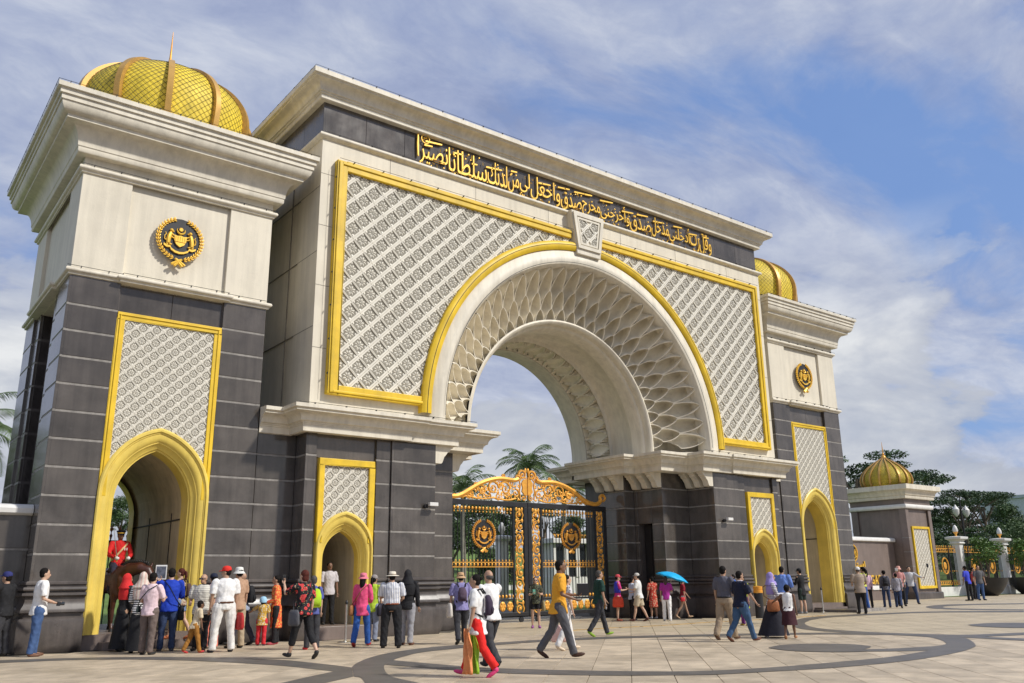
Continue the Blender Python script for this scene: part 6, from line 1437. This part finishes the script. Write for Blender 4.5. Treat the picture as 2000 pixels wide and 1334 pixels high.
    a = person('lime_pack','person hidden behind the flowered blouse wearing red shoes','f','l', top=cloth((0.10,0.12,0.35)), bottom=char, shoes=(0.65,0.03,0.04), hair='short', hairm=hairg, pos=(-11.1,-2.7,0,1.55,10))
    backpack(a,(0.42,0.62,0.03),'lime green backpack beside the woman in the flowered blouse',0.95)
    person('arch_man','man in white t-shirt and black trousers standing inside the small arch','m','d', top=cloth((0.55,0.52,0.54)), bottom=black, pos=(-9.0,0.9,0.33,1.60,190))
    a = person('pink_hat','woman in pink sun hat and long bright pink jacket with blue jeans','f','l', top=cloth((0.75,0.09,0.22)), sleeve='long', hem=0.42, bottom=cloth((0.03,0.10,0.36)), hat=('bucket',cloth((0.74,0.20,0.27))), hair='long', legs='step_r', al='hang', ar='bent', shoes=(0.36,0.03,0.025), flare=1.05)
    shoulder_bag(a,-1,(0.30,0.13,0.05),'tan crossbody bag on the woman in the bright pink jacket',0.9,0.50)
    a = person('lime_vest','woman in grey cap and lime top beside the small arch','f','m', top=cloth((0.45,0.62,0.05)), bottom=cloth((0.22,0.25,0.33)), hat=('cap',cloth((0.30,0.27,0.26))), hair='pony', hem=0.44)
    shoulder_bag(a,1,(0.02,0.018,0.03),'black handbag between the lime top and the striped shirt',1.1,0.48,False,out=0.16)
    person('straw_hat','man in cream straw hat, pinstriped white shirt and black trousers seen from behind','m','m', top=cloth((0.76,0.75,0.74),'stripe_v',(0.30,0.33,0.42),26), bottom=black, hat=('straw',cloth((0.72,0.66,0.54)),cloth((0.25,0.20,0.14))), build=1.18, tuck=True, belt=cloth((0.25,0.08,0.04)), flare=1.25, al='hold', ar='bent', legs='wide', wide=0.2)
    person('jacket_head','person with a black jacket draped over the head and light grey trousers','m','m', top=black, sleeve='long', bottom=cloth((0.30,0.30,0.32)), hair=None, hood=black, build=1.1, al='up_side', ar='hang', shoes=(0.12,0.05,0.03), legs='wide')
    a = person('purple_polo','man in tan sun hat and purple-blue polo left of the iron gate','m','m', top=cloth((0.24,0.22,0.42)), bottom=char, hat=('bucket',cloth((0.52,0.33,0.18))), build=1.1, legs='step_r')
    backpack(a,(0.09,0.06,0.09),'dark purple backpack on the man in the tan sun hat',0.75); shoulder_bag(a,-1,(0.62,0.58,0.52),'cream and orange tote beside the man in the tan sun hat',1.2,0.48,False,out=0.17,name='tote_bag')
    a = person('red_trousers','woman in white tunic and bright red trousers striding left in the foreground','f','m', top=white, hem=0.41, bottom=cloth((0.72,0.025,0.02)), legs='walk_r', al='hang', ar='hang', hair='bun', flare=1.1, shoes=(0.70,0.06,0.20), build=1.08, blen=0.06)
    backpack(a,(0.05,0.035,0.06),'small dark patterned backpack on the woman in red trousers',0.72)
    for col, lab, dx in (((0.78,0.30,0.12),'sheer orange scarf trailing from the hand of the woman in red trousers',-0.02),((0.30,0.50,0.04),'lime green scarf trailing beside the orange scarf',0.10)):
        def sc(t, col=col):
            b = B(); rows = []
            for i in range(13): z = 0.03-i*0.054; w = 0.03+0.06*min(1,i/5); rows.append([(w*(k/8-0.5)*2*0.9+0.012*sin(i*0.9+k), 0.03*sin(k*1.7+i*0.5), z) for k in range(9)])
            b.grid(rows); o = b.build('cloth_panel', cloth(col), t, smooth='all'); s = o.modifiers.new('thick','SOLIDIFY'); s.thickness = 0.006
        q = at_('scarf', a['L']+Vector((dx,0.02,0)), a['yaw']+1.2, lab, 'scarf'); sc(q)
    a = person('bald_point','bald man in white shirt pointing with one arm behind the woman in red trousers','m','m', top=white, bottom=char, hair='thin', legs='walk_r', ar=(78,30,100,20), al='hang', build=1.12)
    a = person('phone_woman','woman in sunglasses and black shorts using a phone before the iron gate','f','l', top=cloth((0.03,0.03,0.025),'floral',(0.12,0.14,0.08),30), bottom=black, blen=0.37, flare=1.15, hair='bob', hairm=hairr, glasses=True, al='hold', ar='hold', shoes=(0.30,0.08,0.30))
    handheld(a,'R','mobile_phone','green-cased phone held by the woman in black shorts','phone',lambda t: bevel(B().box(-0.04,0.04,-0.006,0.006,-0.02,0.12).build('phone_case', pmat('green_case', (0.15,0.42,0.30), 0.4), t), 0.004)); shoulder_bag(a,-1,(0.30,0.24,0.12),'olive handbag of the woman in black shorts',1.1,0.44,False,out=0.16)
    a = person('orange_tee','man in mustard orange t-shirt and grey trousers walking right with a dark book','m','d', top=cloth((0.74,0.36,0.035)), bottom=cloth((0.095,0.095,0.105)), legs='walk_r', al=(12,8,84,-10), ar=(4,8,70,-8), hem=0.45, shoes=(0.06,0.03,0.02), lean=4)
    handheld(a,'L','book','dark notebook held open by the man in the mustard orange t-shirt','book',lambda t: (bevel(B().box(-0.02,0.02,-0.05,0.16,0.0,0.22).build('cover', blackm, t), 0.004), B().box(-0.014,0.014,-0.045,0.155,0.004,0.226).build('pages', whitem, t)))
    a = person('hidden_pink','woman mostly hidden behind the man in the orange t-shirt','f','l', top=cloth((0.62,0.60,0.60),'floral',(0.25,0.22,0.25),20), bottom=cloth((0.70,0.68,0.66)), hair='long', legs='step_l', shoes=(0.62,0.50,0.36))
    shoulder_bag(a,-1,(0.72,0.48,0.44),'pale pink handbag hanging behind the man in the orange t-shirt',1.25,0.22,False,out=0.20,fwd=-0.03)
    a = person('green_polo','man in dark green polo and black trousers striding right','m','m', top=cloth((0.014,0.045,0.035)), bottom=char, legs='walk_l', ar='hang', al='swing_f', hair='short', hairm=hairg, build=1.12, shoes=(0.22,0.36,0.03), collar=cloth((0.5,0.5,0.5)))
    handheld(a,'R','mobile_phone','white phone in the hand of the man in dark green','phone',lambda t: bevel(B().box(-0.035,0.035,-0.005,0.005,-0.07,0.05).build('phone_case', whitem, t), 0.004))
    a = person('pink_dress','woman in red cap and short blue and pink dress right of the gate','f','l', top=cloth((0.62,0.05,0.24),'stripe_h',(0.62,0.05,0.24),1), hem=0.30, hat=('cap',cloth((0.60,0.08,0.10))), hair='short', al='hold', ar='hold', shoes=(0.35,0.10,0.06))
    b = B(); loft(b, [(0,0,0.60*1.55,0.145,0.11),(0,0,0.70*1.55,0.152,0.115),(0,0,0.80*1.55,0.158,0.108),(0,0,0.845*1.55,0.09,0.08)], 18); b.build('blue_yoke', cloth((0.05,0.06,0.55)), a['P'], smooth='all'); B()
    shoulder_bag(a,1,(0.68,0.07,0.03),'orange-red tote bag carried by the woman in the blue and pink dress',1.3,0.42,False,out=0.17,name='tote_bag')
    person('white_shorts','man in white cap, white polo and khaki shorts crossing his feet','m','l', top=cloth((0.70,0.70,0.68)), bottom=cloth((0.48,0.40,0.28)), blen=0.31, hat=('cap',cloth((0.55,0.53,0.48))), legs='step_l', al='hold', ar='bent', build=1.15, shoes=(0.10,0.04,0.03), flare=1.1)
    person('white_back','person in white and pale blue shirt with black trousers behind the man in shorts','m','m', top=cloth((0.50,0.58,0.70)), sleeve='long', bottom=black, al='phone_up', pos=(3.35,1.9,0,1.45,105))
    person('red_floral','woman in knee-length red floral dress by the dark pier','f','m', top=cloth((0.45,0.045,0.03),'floral',(0.60,0.33,0.22),16), sleeve='short', hem=0.27, bottom=None, hair='short', shoes=(0.4,0.4,0.4), pos=(4.28,1.75,0,1.47,6), build=1.1)
    a = person('umbrella','woman in magenta t-shirt and white trousers under a blue umbrella','f','m', top=cloth((0.36,0.03,0.26)), bottom=white, hair='long', hairm=pmat('brown_hair',(0.045,0.02,0.012),0.5), al='hang', ar='hold', legs='stand2', shoes=(0.6,0.6,0.6))
    u = thing('umbrella', tuple(a['R']), 'bright sky-blue umbrella tilted over the woman in magenta', 'umbrella', rz=a['yaw']); u.rotation_euler = (rad(-4), rad(17), a['yaw'])
    n = 8; rows = []
    for i in range(7): r = 0.58*i/6; z = 0.62-0.20*(i/6)**2; rows.append([(r*cos(2*pi*k/32)*(1-0.05*(i/6)*(1-abs(cos(k*pi/4)))), r*sin(2*pi*k/32)*(1-0.05*(i/6)*(1-abs(cos(k*pi/4)))), z-0.012*(i/6)*(1-abs(cos(k*pi/4)))) for k in range(32)])
    rows[0] = [(0.004*cos(2*pi*k/32),0.004*sin(2*pi*k/32),0.62) for k in range(32)]
    cb = B(); cb.grid(rows, closed_u=True); o = cb.build('canopy', cloth((0.02,0.42,0.80), rough=0.5), u, smooth='all'); o.modifiers.new('thick','SOLIDIFY').thickness = 0.004
    B().tube([(0,0,-0.05),(0,0,0.68)], 0.007, 6).build('shaft', steel, u); B().tube([(0,0,-0.10),(0,0,0.03)], 0.014, 6).build('handle', blackm, u)
    rb = B()
    for k in range(8): rb.tube([(0,0,0.60),(0.30*cos(k*pi/4),0.30*sin(k*pi/4),0.555),(0.57*cos(k*pi/4),0.57*sin(k*pi/4),0.415)], 0.003, 4)
    rb.build('ribs', steel, u)
    a = person('red_girl','girl in dark red top and small shorts walking right beside the umbrella','f','m', top=cloth((0.25,0.015,0.03)), bottom=cloth((0.60,0.52,0.50)), blen=0.42, legs='walk_l', ar='hang', al='swing_f', hair='pony', shoes=(0.45,0.30,0.18), build=0.92)
    shoulder_bag(a,1,(0.65,0.04,0.05),'small bright red purse at the hip of the girl in dark red',0.55,0.48,False,out=0.13,name='purse')
    a = person('grey_shirt','man in dark grey shirt and khaki trousers carrying a toddler','m','m', top=cloth((0.10,0.10,0.125)), bottom=cloth((0.33,0.25,0.17)), legs='step_r', al='hang', ar='carry', tuck=True, belt=black, build=1.12, shoes=(0.10,0.05,0.03), flare=1.15)
    p = a['U'](0.10,0.12,0.62); person('x','toddler in blue top carried on the arm of the man in dark grey','c','m', top=cloth((0.05,0.16,0.55)), bottom=cloth((0.4,0.3,0.25)), legs='sit', al='hang', ar='hang', hair='short', pos=(p.x,p.y,p.z-0.32,0.80,-60), hipz=0.36)
    person('navy_polo','man in navy polo with white yoke and blue jeans walking right','m','m', top=cloth((0.012,0.015,0.035)), bottom=cloth((0.05,0.10,0.19)), legs='walk_r', al='hang', ar='swing_f', build=1.18, collar=cloth((0.62,0.60,0.68)), shoes=(0.13,0.05,0.03))
    person('lime_dress','woman in lime tunic and purple trousers near the bollard','f','m', top=cloth((0.38,0.46,0.03)), hem=0.34, bottom=cloth((0.15,0.03,0.16)), hair='bun', al='hang', ar='hang', shoes=(0.35,0.22,0.03), flare=1.05, pos=(2.5,-3.7,0,1.46,-98))
    a = person('purple_hijab','woman in lilac headscarf, striped top and flowing black skirt walking right','f','m', top=cloth((0.62,0.60,0.62),'stripe_h',(0.25,0.23,0.27),24), sleeve='long', bottom=cloth((0.02,0.02,0.03)), btype='skirt', blen=0.03, flare=3.0, legs='walk_l', hair=None, hood=cloth((0.34,0.27,0.58)), al='hang', ar='hold', shoes=(0.5,0.5,0.52))
    shoulder_bag(a,1,(0.32,0.12,0.05),'tan leather bag of the woman in the lilac headscarf',1.0,0.50)
    person('girl_tank','girl in white tank top and dark maroon skirt walking away','c','d', top=white, sleeve='none', bottom=cloth((0.05,0.015,0.02)), btype='skirt', blen=0.26, hem=0.52, flare=1.2, legs='step_r', hair='bun', al='out', ar='hang', shoes=(0.40,0.20,0.10))
    person('blue_shirt','man in sky-blue long-sleeved shirt and dark trousers seen from behind','m','m', top=cloth((0.14,0.24,0.60)), sleeve='long', bottom=cloth((0.06,0.03,0.03)), al='hold', ar='hold', build=1.12, hem=0.50, pos=(4.2,-3.9,0,1.72,70))
    person('black_jacket','person in black cap, black jacket and dark shorts by the far tower arch','m','l', top=black, sleeve='long', hem=0.40, bottom=cloth((0.03,0.045,0.04)), blen=0.30, hat=('cap',black), al='hold', ar='hang', shoes=(0.3,0.3,0.3))
    person('yellow_top','woman in yellow top and blue jeans photographing with raised arms','f','m', top=cloth((0.62,0.66,0.12)), bottom=cloth((0.05,0.12,0.36)), al='cam_eye', ar='cam_eye', hair='pony', hem=0.52, shoes=(0.5,0.36,0.26), legs='wide', pos=(16.4,0.7,0,1.80,3), lean=-5)
    person('beige_vest','elderly man in white cap, beige waistcoat and black trousers','m','m', top=cloth((0.34,0.27,0.21)), sleeve='short', bottom=black, hat=('cap',white), hair='thin', al='bent', ar='bent', build=1.2, hem=0.44)
    person('pink_behind','woman with dark ponytail in pale pink shirt behind the elderly man','f','m', top=cloth((0.68,0.46,0.56)), sleeve='long', bottom=black, hair='long')
    a = person('grey_backpack','person with curly dark hair, grey top and jeans facing the name wall','f','m', top=cloth((0.13,0.13,0.16)), sleeve='long', bottom=jeand, hair='curly')
    backpack(a,(0.03,0.03,0.035),'dark backpack hanging on the curly-haired person by the name wall',0.9)
    person('grey_child','youth in light grey long-sleeved top and jeans walking behind the group','m','l', top=cloth((0.33,0.32,0.36)), sleeve='long', bottom=jeand, legs='walk_l', al='hang', ar='swing_f')
    a = person('pink_hat_far','woman in pink sun hat raising a white phone by the small pavilion','f','l', top=cloth((0.60,0.28,0.26)), bottom=black, hat=('bucket',cloth((0.68,0.36,0.30))), ar='phone_up', al='bent')
    handheld(a,'R','mobile_phone','white phone raised above the woman in the far pink hat','phone',lambda t: bevel(B().box(-0.06,0.06,-0.006,0.006,0,0.15).build('phone_case', whitem, t), 0.004))
    a = person('selfie','man in light grey sweater and jeans holding out a selfie stick','m','m', top=cloth((0.50,0.50,0.52)), sleeve='long', bottom=jeand, legs='wide', wide=0.5, al='selfie', ar='hang', build=1.12)
    def ss(t): B().tube([(0,0,-0.12),(-0.25,0.05,0.55)], 0.012, 6).build('stick', blackm, t); bevel(B().box(-0.30,-0.20,0.04,0.05,0.52,0.70).build('phone', blackm, t), 0.004)
    handheld(a,'L','selfie_stick','black selfie stick held out by the man in the light grey sweater','selfie stick',ss)
    person('blue_tee','man in bright blue t-shirt and black trousers before the white fence pillar','m','d', top=cloth((0.05,0.07,0.55)), bottom=black, al='hang', ar='bent', lean=6)
    person('pattern_tee','man in dark grey patterned t-shirt and jeans before the potted tree','m','m', top=cloth((0.09,0.09,0.10),'stripe_h',(0.14,0.14,0.14),18), bottom=jean, build=1.1)
    person('red_far','person in dull red shirt behind the man in the patterned t-shirt','m','m', top=cloth((0.40,0.05,0.06)), bottom=black)
    guard_and_horse()
def guard_and_horse():
    X, Y, Z = -13.98, 2.2, 0.33
    hsk = pmat('dark_bay_coat', (0.060,0.018,0.010), 0.38, var=0.35, scale=4, bump=0.2, bscale=60); mane = pmat('black_mane', (0.012,0.010,0.010), 0.5, bump=0.5, bscale=80)
    h = thing('horse', (X,Y,Z), 'dark bay cavalry horse standing inside the near tower arch with head lowered to the right', 'horse')
    b = B(); V = Vector
    def T(pts, rs): cap_tube(b, [V(p) for p in pts], rs, 12)
    T([(0,1.20,1.22),(0,0.75,1.18),(0,0.25,1.16),(0,-0.15,1.18),(0,-0.42,1.20)], [0.27,0.30,0.31,0.29,0.24])
    b.ell((0,-0.30,1.08),(0.25,0.34,0.34),14,10); b.ell((0,1.15,1.18),(0.28,0.36,0.32),14,10); b.ell((0,-0.05,1.42),(0.12,0.30,0.12),10,8)
    T([(0,-0.38,1.28),(0.10,-0.62,1.42),(0.26,-0.80,1.46),(0.42,-0.90,1.40)], [0.23,0.17,0.14,0.115])
    T([(0.42,-0.90,1.38),(0.50,-0.98,1.22),(0.57,-1.05,1.05),(0.60,-1.08,0.95)], [0.115,0.105,0.075,0.065])
    b.ell((0.44,-0.92,1.27),(0.09,0.10,0.13),10,8)
    for s, o in ((-1,0.02),(1,-0.06)):
        T([(s*0.15,-0.32+o,0.98),(s*0.15,-0.34+o,0.75),(s*0.15,-0.33+o,0.52),(s*0.15,-0.33+o,0.46),(s*0.15,-0.34+o,0.18),(s*0.15,-0.38+o,0.07)], [0.12,0.075,0.052,0.05,0.034,0.045])
        T([(s*0.17,1.22,1.02),(s*0.17,1.08+o,0.82),(s*0.16,1.30+o,0.55),(s*0.16,1.32+o,0.50),(s*0.16,1.24+o,0.2),(s*0.16,1.20+o,0.07)], [0.17,0.11,0.055,0.055,0.037,0.047])
    for s in (-1,1): b.tube([(0.42+s*0.055,-0.86,1.46),(0.44+s*0.075,-0.86,1.54),(0.45+s*0.07,-0.87,1.61)], [0.035,0.03,0.006], 8)
    link('body', remesh(b, 0.022, hsk, 'body', 3), h)
    for s, o in ((-1,0.02),(1,-0.06)):
        B().lathe([(0.062,0.0),(0.05,0.07)],10,(s*0.15,-0.39+o,0)).build('hoof', blackm, h); B().lathe([(0.062,0.0),(0.05,0.07)],10,(s*0.16,1.19+o,0)).build('hoof', blackm, h)
    m = B()
    for i in range(16):
        t = i/15; p = V((0.02+0.38*t**1.3, -0.30-0.58*t, 1.52+0.06*sin(t*3))); m.ell(p, (0.035,0.06,0.10), 6, 5, Matrix.Rotation(0.5,3,'X'))
    m.build('mane', mane, h, smooth='all', weld=False)
    B().tube([(0,1.50,1.25),(0,1.62,1.05),(0,1.62,0.75),(0,1.60,0.45)], [0.04,0.06,0.07,0.02], 8).build('tail', mane, h, smooth='all')
    e = B(); [e.ell((0.44+s*0.085,-0.97,1.30),(0.016,0.02,0.018),6,4) for s in (-1,1)]; e.build('eye', eyem, h)
    s = B(); loft(s, [(0,0.30,1.40,0.24,0.34),(0,0.30,1.50,0.16,0.28),(0,0.30,1.53,0.05,0.15)],16); s.build('saddle', pmat('saddle_leather',(0.03,0.02,0.015),0.4), h, smooth='all')
    br = B(); br.tube([(0.34,-0.93,1.44),(0.36,-1.0,1.25),(0.48,-1.12,1.03)],0.012,5); br.tube([(0.52,-0.86,1.44),(0.60,-0.95,1.25),(0.68,-1.02,1.03)],0.012,5); br.tube([(0.50,-1.10,1.05),(0.30,-0.70,1.30),(0.05,0.05,1.68)],0.009,5); br.build('bridle', blackm, h)
    red = cloth((0.60,0.022,0.022)); g = person('guard','mounted guard in scarlet tunic, white gauntlets and peaked cap on the dark bay horse','m','d', top=red, sleeve='long', hem=0.44, bottom=cloth((0.03,0.03,0.05)), legs='sit', al='reins', ar='reins', hair='short', hat=('peaked',cloth((0.012,0.012,0.02)),goldb), shoes=(0.01,0.01,0.01), pos=(X,Y+0.28,Z,1.74,180), hipz=1.56, group='none' )
    del g['P']['group']
    q = B(); U = lambda x,y,z: g['M'].inverted()@g['U'](x,y,z)
    q.tube([U(-0.10,0.03,0.82),U(-0.03,0.075,0.74),U(0.05,0.085,0.64),U(0.10,0.06,0.57)], 0.026, 6); q.build('crossbelt', cloth((0.62,0.45,0.22)), g['P'], smooth='all')
    q = B()
    for i in range(3): p = U(-0.045-0.012*i+0.02,0.078,0.735); q.box(p.x-0.012-0.03*i,p.x+0.010-0.03*i,p.y-0.005,p.y+0.008,p.z-0.03,p.z+0.03)
    q.build('medals', whitem, g['P'])
    q = B()
    for k in ('L','R'): p = g['M'].inverted()@g[k]; q.ell(p, (0.055,0.055,0.05), 10, 8)
    q.build('gauntlets', whitem, g['P'], smooth='all', weld=False)
    sw = thing('sabre', tuple(g['R']), 'thin drawn sabre resting on the shoulder of the mounted guard', 'sabre', rz=g['yaw']); B().tube([(0,0,0),(0.05,-0.10,0.35),(0.10,-0.22,0.75)], [0.012,0.009,0.004], 5).build('blade', steel, sw); B().tube([(0,0,-0.08),(0,0,0.03)],0.016,6).build('hilt', goldl, sw)
ground(); lawn()
tower = build_tower()
tw2 = copytree(tower); tw2.location = (13.71,3.75,0); tw2['label'] = 'farther domed gate tower on the right side of the great arch'
build_gatehouse(); calligraphy()
gate_leaf(-1, 'left leaf of the black and gold wrought iron gate'); gate_leaf(1, 'right leaf of the black and gold wrought iron gate')
flank_walls(); pavilion(); fence_right(); planters(); trees(); grounds(); street()
palm(-16.3,19.5,0,7.3,1,'palm tree at the left edge behind the boundary wall')
palm(-19.0,24,0,7.0,6,'second palm tree farther left behind the boundary wall', n=18)
palm(15.2,30,hgt(15,30),6.9,2,'left palm tree peeking out beside the left pier ledge'); palm(21.2,30,hgt(21,30),8.9,3,'middle palm tree behind the crest of the iron gate', L=3.2)
palm(25.5,31,hgt(25,31),7.2,4,'palm tree mostly hidden behind the right pier ledge'); palm(-5.5,34,hgt(-5,34),7.0,5,'palm tree seen through the near tower arch')
if 'people' in globals(): people()
if _TS: bpy.data.scenes.remove(_TS[0])
